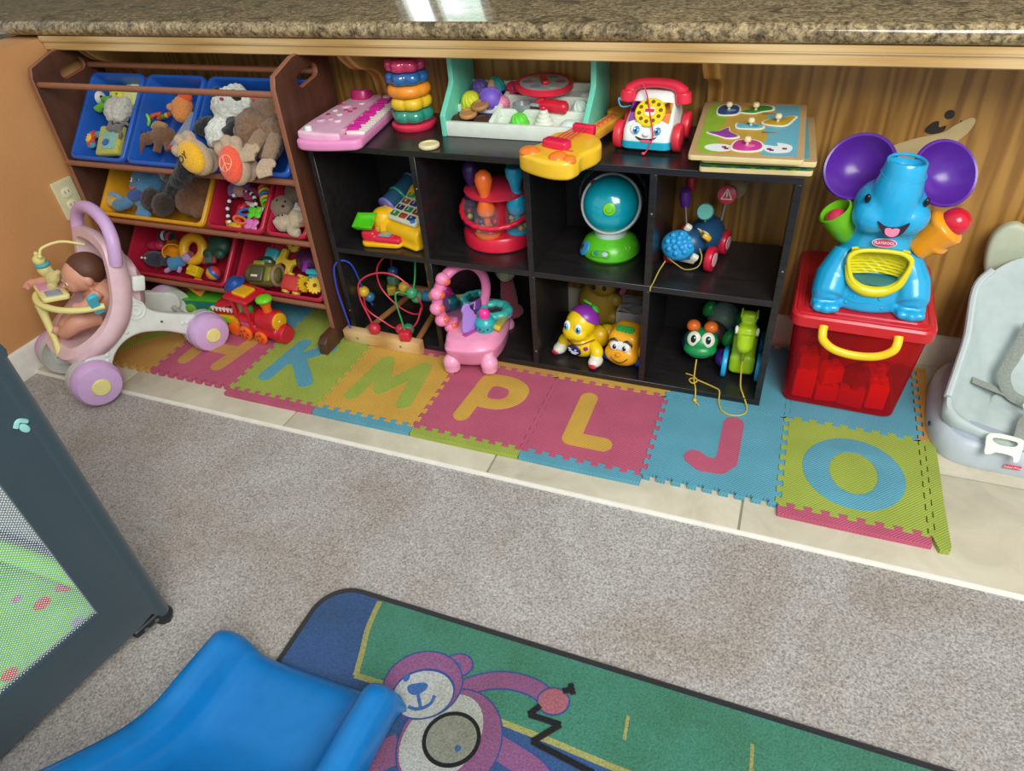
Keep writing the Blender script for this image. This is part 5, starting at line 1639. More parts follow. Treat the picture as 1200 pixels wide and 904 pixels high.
for sx in (-1, 1):
    for y in (-.06, .055):
        x0_ = sx * (.038 if sx < 0 else .058)
        wl = MB().cyl((x0_, y, .0365), (x0_ + sx * .022, y, .0365), .036, n=32, bev=.006).build('wheel', P('c81f38', .3), o)
        MB().cyl((x0_ + sx * .0215, y, .0365), (x0_ + sx * .0235, y, .0365), .02, n=20).build('hub_cap', P('e0b8c0', .4), wl)
MB().box((-.01, -.062, .02), (.07, .02, .012), .004).build('white_bumper', P('d4d2c0', .4), o)
MB().cyl((.018, .01, .11), (.022, -.004, .146), .004).build('post', P('9aa0a0', .3), o)
MB(TR(.022, -.01, .150, 65, 10, 10)).lathe([(.001, -.014), (.021, -.014), (.024, -.008), (.024, .008), (.021, .014), (.001, .014)], None, 28).build('mint_roller', P('4fa898', .3), o)
MB().cyl((.05, .06, .1), (.056, .066, .17), .003).build('sign_post', P('8a8a8a', .3), o)
sgn = MB(TR(.056, .062, .178, 72, 0, 14)).cyl((0, 0, -.004), (0, 0, .004), .0265, n=32, bev=.001).build('round_sign', P('d02040', .3), o)
mb = MB(TR(.056, .062, .178, 72, 0, 14))
for a, b_ in (((-.014, -.012), (.014, -.012)), ((.014, -.012), (.0, .016)), ((0, .016), (-.014, -.012))):
    mb.stroke([a, b_], .003, .0038, .0048)
mb.stroke([(0, -.004), (0, .006)], .004, .0038, .0048)
mb.build('warning_triangle', P('e8dcc8', .4), sgn)
MB(TR(.074, .085, .19, 72, 0, 14)).cyl((0, 0, -.006), (0, 0, .002), .027, n=28, bev=.001).build('tan_disc', P('8a7040', .4), o)
MB().cyl((-.028, -.01, .1), (-.04, -.006, .17), .002, n=8).build('wire', P('8a8a80', .3), o)
MB(TR(-.042, -.002, .178, 15, 0, 5)).lathe([(.001, -.03), (.013, -.028), (.017, 0), (.014, .026), (.001, .028)], None, 20).build('purple_bell', P('5a2f8a', .3), o)
MB(TR(-.036, .02, .216, 15, 0, 5)).lathe([(.001, -.026), (.012, -.024), (.017, 0), (.013, .022), (.001, .024)], None, 20).build('red_bell', P('a02a30', .3), o)
MB().tube([(.042, -.085, .075), (.055, -.098, .055), (.05, -.112, .032), (.02, -.122, .022), (-.01, -.118, .03), (-.04, -.11, .04)], .0018, 6).build('yellow_cord', P('a8983c', .6), o)
x = adopt(MB().tube([(.868, .40, ZM1 + .034), (.858, .375, ZM1 + .018), (.852, .345, ZM1 + .003), (.849, .3262, ZM1 - .001), (.848, .3252, ZM1 - .012)], .0017, 6).build('pull_cord', P('b0a04a', .6)), o)

# bead maze
o = thing('bead_maze', 'wooden bead maze with red, green and blue wires on a pine frame', 'bead maze', (.042, .31, ZT + .0005), -2)
PINE = WOOD('b98a52', 'd6ab70', 'e6c48e', (.25, 1, 3), .5, 8, 3, 'pine')
MB().box((0, 0, .021), (.272, .03, .042), .003).build('front_block', PINE, o)
MB().box((0, .262, .0385), (.25, .022, .04), .003).build('rear_block', PINE, o)
PIND = P('9a6a3c', .5, kind='pine_dowel')
for x0_, x1_ in ((-.075, -.02), (.112, .09)):
    MB().cyl((x0_, .012, .028), (x1_, .255, .05), .009).build('frame_dowel', PIND, o)
for x in (-.085, .07):
    MB().cyl((x, -.0155, .02), (x, -.0148, .02), .0042, n=12).build('screw_plug', P('6f7a80', .35), o)
def wire(name, pts, c, r=.0026):
    return MB().tube(pts, r, 8, sm=8).build(name, P(c, .35), o)
wire('blue_wire', [(-.115, 0, .04), (-.122, 0, .11), (-.13, .002, .18), (-.128, .01, .245), (-.108, .02, .268), (-.088, .04, .25), (-.088, .06, .19), (-.094, .08, .13), (-.085, .095, .075)], '2f4fc0')
wire('red_wire', [(-.02, 0, .042), (-.035, .004, .09), (-.06, .012, .15), (-.055, .02, .205), (.0, .035, .235), (.06, .05, .225), (.105, .06, .17), (.115, .07, .115), (.08, .08, .08), (.02, .085, .095), (-.035, .09, .15), (-.04, .1, .215), (.01, .11, .262), (.07, .12, .25)], 'cf2f4a')
wire('red_wire', [(-.045, .01, .16), (-.05, .02, .11), (-.01, .03, .07), (.035, .03, .05), (.08, .03, .055), (.115, .03, .09), (.125, .05, .13)], 'cf2f4a')
wire('green_wire', [(.088, 0, .045), (.08, .004, .1), (.068, .01, .16), (.07, .02, .19), (.09, .04, .175), (.092, .055, .16), (.098, .08, .2), (.1, .1, .262)], '2f9a55')
def bead(p, r, c, cube=False, rot=None):
    m_ = MB(Matrix.Translation(p) @ (rot or Matrix()))
    m_.box((0, 0, 0), (r * 1.75,) * 3, r * .28, 3) if cube else m_.ell((0, 0, 0), r)
    m_.build('bead', P(c, .35), o)
bead((-.021, -.002, .0605), .0185, 'c42a3c'); bead((.088, -.002, .058), .0185, 'd42a40', True, rotm(0, 0, 12))
bead((.052, .03, .052), .0175, 'c0303f'); bead((.078, .03, .056), .0185, '2f8a62')
bead((-.092, .075, .135), .0175, 'd8b52c'); bead((-.086, .09, .108), .0165, '3a6f9a')
bead((.05, .09, .165), .0175, 'c0a02a'); bead((.094, .06, .17), .0185, '3f9a6a'); bead((.096, .08, .145), .019, '4a9a6a')
MB().cyl((.118, .085, .15), (.142, .09, .148), .0165, bev=.002).build('bead', P('2f6aa0', .35), o)
bead((.152, .088, .155), .018, 'd8b82c')
bead((-.03, .16, .17), .017, '2a4a7a'); bead((-.035, .16, .14), .017, '4f7a5a', True); bead((-.04, .15, .108), .017, 'a89030', True, rotm(0, 0, 30))
for k, c in enumerate(('b08a2c', '3a7a5a', 'b08a2c')):
    MB().cyl((.128, .13, .155 + k * .03), (.128, .13, .184 + k * .03), .016, bev=.002).build('bead', P(c, .4), o)
wire('yellow_wire', [(.128, .13, .1), (.128, .13, .18), (.12, .13, .262)], 'c8a82c')
wire('red_wire', [(-.03, .2, .06), (-.045, .18, .12), (-.03, .16, .2), (.0, .15, .262)], '8f2a3a')

# pink vanity
o = thing('toy_vanity', 'pink toy vanity table with an oval mirror and turquoise bowl sticking out of its cube', 'toy vanity', (.345, .345, ZT + .002), 14, None, -3)
VP = P('ee96ba', .3)
base = sp2([(-.075, -.08), (-.035, -.1), (.025, -.1), (.065, -.075), (.085, -.01), (.088, .08), (.07, .15), (.02, .175), (-.04, .165), (-.072, .1), (-.08, .01)], 6)
secs = []
for z, s_ in ((.016, .86), (.03, .96), (.06, 1.0), (.066, 1.03), (.074, 1.03), (.08, .99), (.098, .95), (.104, .88)):
    secs.append([(x * s_, (y - .03) * s_ + .03, z) for x, y in base])
MB().raw(*loft(secs)).build('table_body', VP, o)
for x, y in ((-.062, -.082), (.048, -.088), (.07, .13), (-.05, .14)):
    MB().blob(lambda t: (t.ell((x, y, .026), (.026, .026, .026)), t.cyl((x, y, 0), (x, y, .02), .023, .024), t.cyl((x * .85, y * .85, .02), (x * .85, y * .85, .06), .022)), .004, 3).build('foot', P('f0a6c4', .3), o)
# mirror frame standing at the left, seen edge on
FMX = TR(-.034, .035, .097, 0, -3, 46) @ Matrix.Diagonal((1.0, 1.2, .93, 1))
pts = [(.085 * math.cos(a), 0, .092 + .098 * math.sin(a)) for a in [2 * PI * k / 40 for k in range(40)]]
mb = MB(FMX)
mb.tube(pts, .015, 12, closed=True, sm=0)
mb.build('mirror_frame', P('e07aa8', .3), o)
MB(FMX).lathe([(.0001, -.003), (.078, -.003), (.078, .003), (.0001, .003)], TR(0, 0, .092, 90, 0, 0) @ Matrix.Diagonal((1, 1.15, 1, 1)), 40).build('mirror_glass', P('c8ced0', .05, .8, .02, 'mirror', 1), o)
for k in range(5):
    a = PI + .9 - k * .45
    m_ = MB(FMX)
    p_ = (.094 * math.cos(a), -.006, .092 + .107 * math.sin(a))
    m_.ell(p_, (.02, .016, .02))
    m_.build('frame_scallop', P('f08ab4', .28), o)
    MB(FMX).ell((p_[0] * .93, -.016, .092 + (p_[2] - .092) * .93), (.013, .008, .013)).build('orange_lamp', P('e06a4a', .25), o)
MB(FMX).blob(lambda t: (t.cyl((-.05, 0, 0), (-.05, 0, .03), .02), t.cyl((.05, 0, 0), (.05, 0, .03), .02)), .004, 2).build('frame_foot', P('e07aa8', .3), o)
MB(TR(-.018, -.062, .112, 0, 0, 52)).plate([sp2([(-.005, 0), (.046, 0), (.044, .03), (.036, .054), (.026, .068), (.022, .084), (.006, .084), (-.004, .07), (.0, .058), (-.006, .03)], 3)], .007, rotm(90, 0, 0), .0015).build('lilac_comb', P('b08ae0', .3), o)
MB(TR(-.012, -.06, .104, 0, 0, 52)).box((.018, 0, .002), (.064, .016, .006), .002).build('comb_slot', P('b04a90', .35), o)
jar = MB(TR(.036, -.03, .104)).lathe([(.001, 0), (.026, 0), (.029, .006), (.029, .022), (.03, .024), (.028, .03), (.022, .038), (.014, .04), (.001, .04)], None, 30).build('turquoise_jar', P('2ab0b0', .28), o)
MB(TR(.036, -.03, .104)).lathe([(.001, .038), (.0135, .039), (.0165, .05), (.014, .06), (.006, .067), (.001, .068)], None, 24).build('pink_lipstick', P('f0389a', .2), o)
m_ = MB(TR(.036, -.03, .104))
for x in (-.012, .01):
    m_.ell((x, -.0265, .014), .003, None, 10, 8)
m_.tube([(-.005, -.029, .011), (-.001, -.0298, .009), (.003, -.029, .011)], .001, 6)
m_.build('jar_face', P('153038', .3), jar)
MB(TR(.05, .055, .104)).torus((0, 0, .014), .04, .014, None, 64, 14, lobes=(8, .055)).build('turquoise_bowl', P('3fb5ac', .3), o)
MB(TR(.05, .055, .104)).lathe([(.001, .006), (.03, .006), (.034, .014)], None, 28).build('bowl_mirror', P('3a3436', .1, .8), o)
MB(TR(.05, .055, .104)).lathe([(.05, 0), (.054, .004), (.05, .01), (.03, .01)], None, 36).build('bowl_base', P('b06ac0', .3), o)
MB().tube([(.0, .04, .122), (-.002, .08, .142), (.0, .115, .16)], [.014, .013, .011], 12).build('purple_brush', P('6a3a8a', .3), o)
for k in range(5):
    MB().torus((.0, .11 + k * .013, .158 + k * .0055), .01, .0058, rotm(68, 0, 0), 20, 8).build('pink_twist', P('d87a98', .3), o)
m_ = MB(TR(.077, -.005, .108, 0, 0, -12))
m_.box((0, 0, .006), (.026, .06, .014), .006, 3)
m_.build('lip_slider', P('a8a05a', .35), o)
MB(TR(.072, -.035, .112, 0, 0, -20)).tube([(-.014, .008, 0), (-.004, -.004, .004), (.012, -.004, .002)], .0085, 10).build('yellow_handle', P('e0bc2a', .3), o)
x = tag(MB().blob(lambda t: (t.ell((0, 0, .0), .03),), .0035, 1, fuzz=.004, fs=90).build('pompom', FUZZ('b5b490', 150, 1)), 'pale green fluffy pompom standing behind the toy vanity', 'pompom')
x.location = (.372, .535, ZB1 + .165)
o2_ = thing('plush_toy_stick', 'thin red plush toy behind the mirror of the toy vanity', 'plush toy', (.372, .545, ZB1))
MB().blob(lambda t: (t.tube([(0, 0, .015), (0, 0, .08), (.0, -.004, .132)], [.03, .026, .02], 12), t.ell((0, 0, .02), (.045, .04, .02))), .004, 2, fuzz=.002).build('body', FUZZ('8a3a44', 200, .6), o2_)

# yellow puppy like caterpillar
o = thing('yellow_crawling_toy', 'yellow big eyed toy with a purple cap and green bow', 'musical toy', (.652, .405, ZB1), -18, None, 0, 0, .87)
YD = P('efcf12', .28, .55, .03)
MB().blob(lambda t: (t.ell((0, .005, .045), (.052, .05, .046)), t.ell((0, -.012, .05), (.04, .036, .04))), .0035, 4).build('body', YD, o)
hd = MB().blob(lambda t: (t.ell((0, -.012, .132), (.048, .047, .05)), t.ell((-.002, -.042, .112), (.044, .03, .027)), t.ell((0, -.01, .09), (.034, .034, .02))), .003, 5).build('head', YD, o)
cp = MB(TR(.004, .004, .142, -32, 12, 0)).dome((0, 0, .002), (.049, .049, .044), None, 36, 10).build('purple_cap', P('8a2fa0', .3), o)
MB(TR(.004, .004, .142, -32, 12, 0)).tube([(-.014, .004, .045), (-.03, .012, .049), (-.024, -.008, .052), (0, 0, .05), (.018, .012, .046), (.03, .0, .04), (.016, -.01, .046), (.002, 0, .05)], .0038, 8).build('green_bow', P('45b83a', .3), cp)
for x in (-.021, .021):
    e = MB(TR(x, -.057, .14, -10, 0, x * 700))
    e.mat(0).ell((0, 0, 0), (.0125, .006, .0175))
    e.mat(1).ell((.001, -.003, -.002), (.009, .0045, .013))
    e.mat(2).ell((.001, -.0052, -.001), (.005, .0035, .008))
    e.mat(0).ell((.004, -.008, .004), (.0022, .0015, .003), None, 8, 6)
    e.build('eye', [P('f4f4ee', .2), P('4fb4dc', .2), P('16202c', .15)], o)
MB().tube([(-.022, -.069, .106), (-.006, -.0725, .1025), (.016, -.07, .107)], .0014, 6).build('mouth', P('a8841a', .4), o)
m_ = MB(TR(-.002, -.0455, .045, 8, 0, 0))
m_.mat(0).ell((0, 0, 0), (.026, .006, .021))
for k, (a, b_) in enumerate((((-.018, .008), (-.008, .006)), ((-.018, -.002), (.018, -.002)), ((-.01, -.009), (.01, -.009)), ((.006, .008), (.012, .007)))):
    m_.mat(1).tube([(a[0], -.0062, a[1]), ((a[0] + b_[0]) / 2, -.0068, (a[1] + b_[1]) / 2 - .001), (b_[0], -.006, b_[1])], .0021, 6)
m_.build('badge', [P('2f2a6a', .3), P('dfe2ea', .4)], o)
MB(TR(.034, -.034, .056, 0, 0, 40)).ell((0, 0, 0), (.008, .004, .008)).build('purple_flower', P('8a2f7a', .35), o)
for sx in (-1, 1):
    MB().blob(lambda t: t.tube([(sx * .04, .0, .06), (sx * .062, -.012, .045), (sx * .066, -.022, .026)], [.02, .022, .019], 12), .003, 3).build('arm', YD, o)
    sh_ = MB().blob(lambda t: (t.ell((sx * .07, -.03, .019), (.022, .03, .019)), t.cyl((sx * .066, -.022, .02), (sx * .066, -.02, .04), .019)), .003, 3).build('white_shoe', P('e0ded2', .4), o)
    MB().ell((sx * .074, -.056, .015), (.014, .006, .009)).build('red_toe', P('d0304a', .35), sh_)
MB().tube([(-.052, -.022, .082), (-.02, -.05, .075), (.02, -.05, .076), (.055, -.012, .088)], .0018, 6).build('brown_cord', P('6a2a20', .5), o)
for i, (y, z) in enumerate(((.058, .045), (.09, .04), (.118, .036))):
    MB().ell((.022 + .018 * i, y, z + .004), (.04 - .003 * i, .032, .04 - .003 * i)).build('body_segment', P('d8b01a', .32), o)
o = thing('plush_toy', 'dim yellow rounded toy behind the purple capped yellow toy', 'plush toy', (.655, .555, ZB1), 0)
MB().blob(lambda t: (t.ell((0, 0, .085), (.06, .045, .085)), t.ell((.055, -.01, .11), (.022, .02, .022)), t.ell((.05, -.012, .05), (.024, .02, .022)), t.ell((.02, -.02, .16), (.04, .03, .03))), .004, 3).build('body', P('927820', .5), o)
MB().tube([(.07, 0, .13), (.085, 0, .165), (.075, 0, .185)], .009, 8).build('pink_tail', P('a85a74', .4), o)
m_ = MB()
for x in (.0, .03):
    m_.ell((x, -.046, .165), (.007, .004, .008), None, 12, 8)
m_.build('eyes', BLACK, o)

# little yellow car with a face
o = thing('smiling_toy_car', 'yellow orange toy car with a smiling face and green roof panel', 'toy car', (.775, .412, ZB1), -8)
YC = P('f0ae20', .28)
MB().blob(lambda t: (t.box((0, .02, .044), (.1, .104, .06), .024, 4), t.box((0, .008, .07), (.088, .092, .076), .024, 4), t.ell((0, -.03, .04), (.05, .028, .034))), .003, 5).build('body', YC, o)
MB(TR(0, -.012, .104, 30, 0, 0)).plate([rrect(.05, .034, .009)], .012, None, .004).build('green_panel', P('2fa24a', .3), o)
m_ = MB(TR(0, -.012, .104, 30, 0, 0))
for r_ in range(2):
    for k in range(4):
        m_.ell((-.015 + k * .01, -.005 + r_ * .01, .006), .0022, None, 8, 6)
m_.build('panel_bumps', P('1f8a3a', .3), o)
FXc = TR(0, -.0455, .078, -24, 0, 0)
m_ = MB(FXc)
m_.mat(0).ell((0, 0, 0), (.03, .004, .0125))
for x in (-.016, .016):
    m_.mat(0).ell((x, -.001, -.002), (.0125, .0045, .0125))
    m_.mat(1).ell((x * .9, -.004, -.004), (.006, .0025, .0075), None, 14, 10)
    m_.mat(0).ell((x * .9 + .002, -.0062, -.001), (.0018, .001, .0022), None, 8, 6)
m_.build('eyes', [P('e6ebe8', .3), P('26211c', .2)], o)
m_ = MB(FXc)
for sx in (-1, 1):
    m_.tube([(sx * .008, -.002, .011), (sx * .018, -.003, .0165), (sx * .03, -.001, .011), (sx * .034, .001, .002)], [.0012, .003, .003, .001], 8)
m_.build('eyebrows', P('2a221a', .4), o)
MB().ell((0, -.058, .056), (.008, .007, .006)).build('nose', P('e89a1c', .3), o)
MB().tube([(-.024, -.0535, .044), (-.012, -.058, .034), (.002, -.0595, .031), (.014, -.058, .0345), (.026, -.053, .045)], .0016, 6).build('smile', P('4a2a10', .4), o)
for sx in (-1, 1):
    for y in (-.012, .05):
        MB().cyl((sx * .038, y, .0185), (sx * .056, y, .0185), .018, n=26, bev=.004).build('blue_wheel', P('2063c0', .3), o)
MB().blob(lambda t: t.ell((.05, .012, .05), (.01, .04, .024)), .003, 3).build('side_fender', YC, o)
# clear package behind the car
o = thing('clear_package', 'crinkled clear plastic package lying behind the smiling car', 'package', (.783, .535, ZB1 + .0), 0)
MB().box((0, .01, .045), (.1, .07, .09), .01, 3).build('contents', P('7a6a5a', .6), o)
m_ = MB()
m_.surf(lambda u, v_: ((u - .5) * .118, -.03 + v_ * .088, .098 + .006 * mnoise.noise(Vector((u * 7, v_ * 5, 3))) + .004 * math.sin(u * 9 + v_ * 5)), 26, 18)
m_.surf(lambda u, v_: ((u - .5) * .118, -.032 + .004 * mnoise.noise(Vector((u * 8, v_ * 6, 9))), .098 * v_), 26, 14)
m_.build('wrapping', CLEAR('e6eaee', .08, .35), o, sharp=80)

# green frog-headed caterpillar
o = thing('frog_pull_toy', 'green frog headed pull toy with orange antennae and purple feet', 'pull toy', (.972, .472, ZB1), 4)
FG, FG2 = P('18924a', .3), P('1a6a44', .35)
MB().blob(lambda t: (t.ell((0, -.01, .07), (.046, .044, .036)), t.ell((0, -.03, .056), (.045, .032, .022))), .003, 4).build('head', FG, o)
MB().tube([(-.038, -.042, .056), (-.02, -.06, .051), (0, -.0635, .05), (.02, -.06, .051), (.038, -.042, .056)], .002, 8).build('mouth', P('0f5a30', .4), o)
for x in (-.0185, .0185):
    e = MB(TR(x, -.0375, .0915, -28, 0, x * 500))
    e.mat(0).ell((0, 0, 0), (.0185, .0075, .021))
    e.mat(1).ell((.0, -.0045, .0), (.009, .004, .0125))
    e.mat(2).ell((.0, -.0068, .0), (.0065, .003, .009))
    e.mat(0).ell((.003, -.0095, .004), (.0022, .0012, .0025), None, 8, 6)
    e.build('eye', [P('dfe3d2', .25), P('0f6a34', .25), P('10140f', .15)], o)
for x in (-.024, .022):
    MB().blob(lambda t: (t.ell((x, -.004, .112), (.019, .018, .017)), t.tube([(x * .6, .004, .09), (x, 0, .108)], .011, 8)), .0025, 3).build('antenna', P('e8722a', .3), o)
for (x, y, z, r, m_) in ((.03, .045, .06, .038, P('3a2a26', .4)), (.052, .09, .075, .042, P('1f3a32', .3))):
    MB().ell((x, y, z), (r, r * .8, r)).build('body_segment', m_, o)
MB().ell((.052, .088, .09), (.046, .036, .046)).build('clear_dome', CLEAR('cfe8dc', .04, .2), o)
for x, y, z in ((.072, .02, .066), (.1, .075, .098), (.01, .085, .115)):
    MB().ell((x, y, z), (.017, .02, .026), rotm(0, 20, 0)).build('green_wing', P('1f8a40', .3), o)
for x, y in ((.062, -.015), (.098, .062), (-.035, .05), (-.01, .1)):
    MB().ell((x, y, .0235), (.02, .03, .0232)).build('purple_foot', P('4a2f9a', .3), o)
# yellow string from the frog
x = adopt(MB().tube([(.972, .405, ZB1 + .045), (.973, .385, ZB1 + .02), (.976, .362, ZB1 + .004), (.984, .335, ZB1 + .003), (.988, .318, ZT + .008), (.99, .300, ZT + .003), (.994, .29, ZT + .004)], .0019, 6).build('pull_cord', P('d0b23c', .6)), o)
kn = MB().blob(lambda t: (t.ell((.989, .301, ZT + .005), .0055), t.tube([(.989, .301, ZT + .005), (1.003, .283, ZT + .003)], .0022, 8)), .0016, 1)
adopt(kn.build('knot', P('d0b23c', .6)), x)
# crocodile
o = thing('crocodile_pull_toy', 'lime green crocodile pull toy with light blue wheels', 'pull toy', (1.088, .45, ZB1), 1)
o.scale = (1.22, 1, 1)
LG = P('a0c818', .28)
MB().blob(lambda t: (t.box((0, .03, .06), (.052, .13, .07), .018, 4), t.box((0, .0, .1), (.05, .08, .08), .02, 4), t.box((0, -.03, .045), (.054, .03, .06), .012, 3)), .0035, 3).build('body', LG, o)
MB().blob(lambda t: (t.box((0, -.03, .145), (.04, .05, .05), .016, 4), t.tube([(0, -.048, .15), (0, -.058, .12), (0, -.05, .1)], [.019, .018, .012], 12), t.box((0, -.012, .18), (.034, .03, .03), .01, 3)), .003, 3).build('head', P('acd420', .28), o)
MB().box((0, -.057, .098), (.007, .012, .05), .003).build('jaw_ridge', P('7a9a10', .35), o)
e = MB()
for sx in (-1, 1):
    e.mat(0).ell((sx * .0215, -.04, .155), (.004, .009, .012))
    e.mat(1).ell((sx * .0245, -.043, .154), (.002, .0045, .006))
e.build('eyes', [WHT, BLACK], o)
m_ = MB()
for k in range(4):
    for sx in (-1, 1):
        m_.cyl((sx * .015, -.03 + k * .009, .19), (sx * .016, -.03 + k * .009, .199), .0035, .0008, n=8)
m_.build('teeth', P('8cb414', .3), o)
for sx in (-1, 1):
    for y in (-.03, .075):
        m_ = MB().cyl((sx * .03, y, .0395), (sx * .041, y, .0395), .039, n=36, bev=.004).build('wheel', P('1fa6dc', .3), o)
        MB().cyl((sx * .0405, y, .0395), (sx * .0435, y, .0395), .012, n=20, bev=.001).build('hub', P('1a86c0', .3), m_)
x = adopt(MB().tube([(1.09, .394, ZB1 + .082), (1.091, .385, ZB1 + .05), (1.096, .365, ZB1 + .012), (1.106, .34, ZB1 + .003), (1.118, .318, ZT + .008), (1.122, .295, ZT + .003), (1.11, .275, ZT + .003), (1.085, .268, ZT + .003), (1.062, .28, ZT + .003), (1.05, .31, ZT + .006), (1.046, .338, ZB1 + .003), (1.03, .352, ZB1 + .002), (1.0, .365, ZB1 + .002), (.972, .374, ZB1 + .003), (.963, .362, ZB1 + .005), (.974, .35, ZB1 + .005), (.984, .362, ZB1 + .0065), (.972, .38, ZB1 + .006), (.95, .392, ZB1 + .002)], .0019, 6).build('pull_cord', P('d0b23c', .6)), o)
# ------------------------------------------------------------------ doll stroller
o = thing('doll_stroller', 'pink and white toy doll stroller with lavender wheels and handle', 'toy stroller', (-.72, .027, .0), -22)
STR = o
LV, LP, WG, YS = P('cfaad6', .4), P('e4c2c8', .45), P('dadfd6', .45), P('e6dd8e', .45)
# side frames in local (y, z)
arch = sp2([(-.17, .05), (-.165, .1), (-.125, .14), (-.08, .155), (-.04, .185), (-.005, .23), (.02, .29), (.04, .315), (.055, .27), (.085, .2), (.13, .162), (.19, .128), (.235, .1), (.24, .06), (.21, .04), (.16, .066), (.11, .106), (.07, .128), (.03, .142), (-.01, .14), (-.045, .122), (-.07, .092), (-.085, .055), (-.12, .025), (-.15, .03)], 5)
for sx in (-1, 1):
    MB().plate([arch], .03, TR(sx * .112, 0, 0) @ MY, .008, 3).build('side_frame', WG, o)
# raised spiral and beads on the near frame
m_ = MB()
sp_pts = []
for k in range(30):
    a = 2 * PI * k / 12
    r = .005 + .03 * k / 29
    sp_pts.append((.128, .045 + r * math.cos(a), .215 + r * math.sin(a)))
m_.tube(sp_pts, .003, 6, sm=0)
for y, z in ((-.065, .14), (-.075, .125), (-.08, .108), (-.0, .165), (.155, .115), (.168, .112)):
    m_.ell((.1275, y, z), (.003, .007, .007), None, 12, 8)
m_.build('embossed_spiral', WG, o)
m_ = MB()
for y, z in ((-.03, .175), (.1, .15), (-.1, .09)):
    m_.cyl((.126, y, z), (.1295, y, z), .0035, n=10)
m_.build('screw', P('4a4a48', .5), o)
def swheel(x, y, r, sx):
    w_ = MB(TR(x, y, r)).lathe([(.001, -.028), (r * .8, -.028), (r * .97, -.02), (r, -.004), (r * .98, .012), (r * .86, .024), (r * .5, .03), (.001, .031)], rotm(0, 90 * sx, 0), 40).build('wheel', LV, o)
    MB(TR(x, y, r)).lathe([(.001, .028), (r * .36, .029), (r * .38, .033), (r * .34, .036), (.001, .037)], rotm(0, 90 * sx, 0), 28).build('hub_cap', YS, w_)
    MB(TR(x - sx * .034, y, r)).lathe([(.01, -.012), (.012, -.004), (r * .5, -.003), (r * .88, -.012), (r * .97, -.016), (r * .99, .01), (.001, .01)], rotm(0, 90 * sx, 0), 40).build('inner_rim', P('c5c9c0', .5), w_)
for sx in (-1, 1):
    swheel(sx * .145, -.135, .068, sx)
    swheel(sx * .15, .21, .062, sx)
for y, z in ((-.135, .068), (.21, .062)):
    MB().cyl((-.12, y, z), (.12, y, z), .008).build('axle', P('b0b3ac', .4), o)
# seat shell: loft from rim loop (opening facing forward) to back
def rim_pt(t, s=1.0, dy=0.0):
    # t 0..1 around loop; starts bottom centre, goes up near side
    ctrl = [(0, -.15, .13), (.07, -.14, .14), (.1, -.09, .165), (.102, -.03, .2), (.1, .012, .25), (.098, .034, .31), (.095, .048, .365), (.075, .058, .40), (.0, .062, .412),
            (-.075, .058, .40), (-.095, .048, .365), (-.098, .034, .31), (-.1, .012, .25), (-.102, -.03, .2), (-.1, -.09, .165), (-.07, -.14, .14)]
    return ctrl
loop = [Vector((p.x * 1.24, p.y, p.z)) for p in spline(rim_pt(0), 5, True)]
cen = Vector((0, .02, .26))
rings = []
nrmv = Vector((0, .75, -.55)).normalized()
for s_, d_ in ((1.05, .035), (1.09, .0), (1.05, -.016), (.9, -.016), (.85, .01), (.78, .07), (.55, .095), (.02, .10)):
    rings.append([cen + (p - cen) * s_ + nrmv * d_ for p in loop])
vs, fs = [], []
for r_ in rings:
    vs += [tuple(p) for p in r_]
n_ = len(loop)
for i in range(len(rings) - 1):
    for k in range(n_):
        fs.append((i * n_ + k, i * n_ + (k + 1) % n_, (i + 1) * n_ + (k + 1) % n_, (i + 1) * n_ + k))
MB().raw(vs, fs).build('seat_shell', LP, o, solid=.006)
MB().tube([(.13, .052, .365), (.134, .06, .395), (.126, .072, .435), (.085, .082, .468), (.0, .086, .483), (-.085, .082, .468), (-.126, .072, .435), (-.134, .06, .395), (-.13, .052, .365)], .0175, 14).build('push_handle', LV, o)
MB().box((.13, .085, .29), (.018, .034, .045), .006, 3, rotm(-20, 0, 0)).build('handle_bracket', P('dfe2d8', .5), o)
# tray
pts = [(.118, -.02, .262), (.105, -.07, .268), (.05, -.118, .272), (-.03, -.14, .276), (-.1, -.118, .276), (-.12, -.05, .266)]
MB().tube(pts, .0105, 12, flat=.8).build('tray_bar', YS, o)
MB(TR(-.045, -.095, .286, -12, 0, -6)).plate([rrect(.12, .07, .012)], .014, None, .004).build('tray_panel', YS, o)
MB(TR(-.068, -.093, .2945, -12, 0, -6)).plate([rrect(.06, .055, .008)], .006, None, .002).build('pink_pad', P('d592ae', .4), o)
MB(TR(-.014, -.098, .293, -12, 0, -6)).plate([rrect(.042, .04, .005)], .006, None, .002).build('grey_screen', P('8f9caa', .2), o)
MB().tube([(-.04, -.138, .268), (-.03, -.145, .22), (-.005, -.155, .16), (.02, -.165, .125)], [.014, .011, .009, .013], 10).build('tray_post', YS, o)
MB().tube([(-.015, -.15, .18), (-.035, -.15, .155), (-.06, -.15, .14)], .008, 8).build('tray_post_branch', YS, o)
m_ = MB(TR(.118, -.04, .275, 0, 25, 0))
m_.plate([sp2([(-.014, .034), (.012, .036), (.01, .006), (.02, -.03), (-.004, -.036), (-.012, -.008)], 4)], .014, rotm(0, 90, 0) @ rotm(0, 0, 90), .003)
m_.build('cyan_bow', P('45b6d0', .35), o)
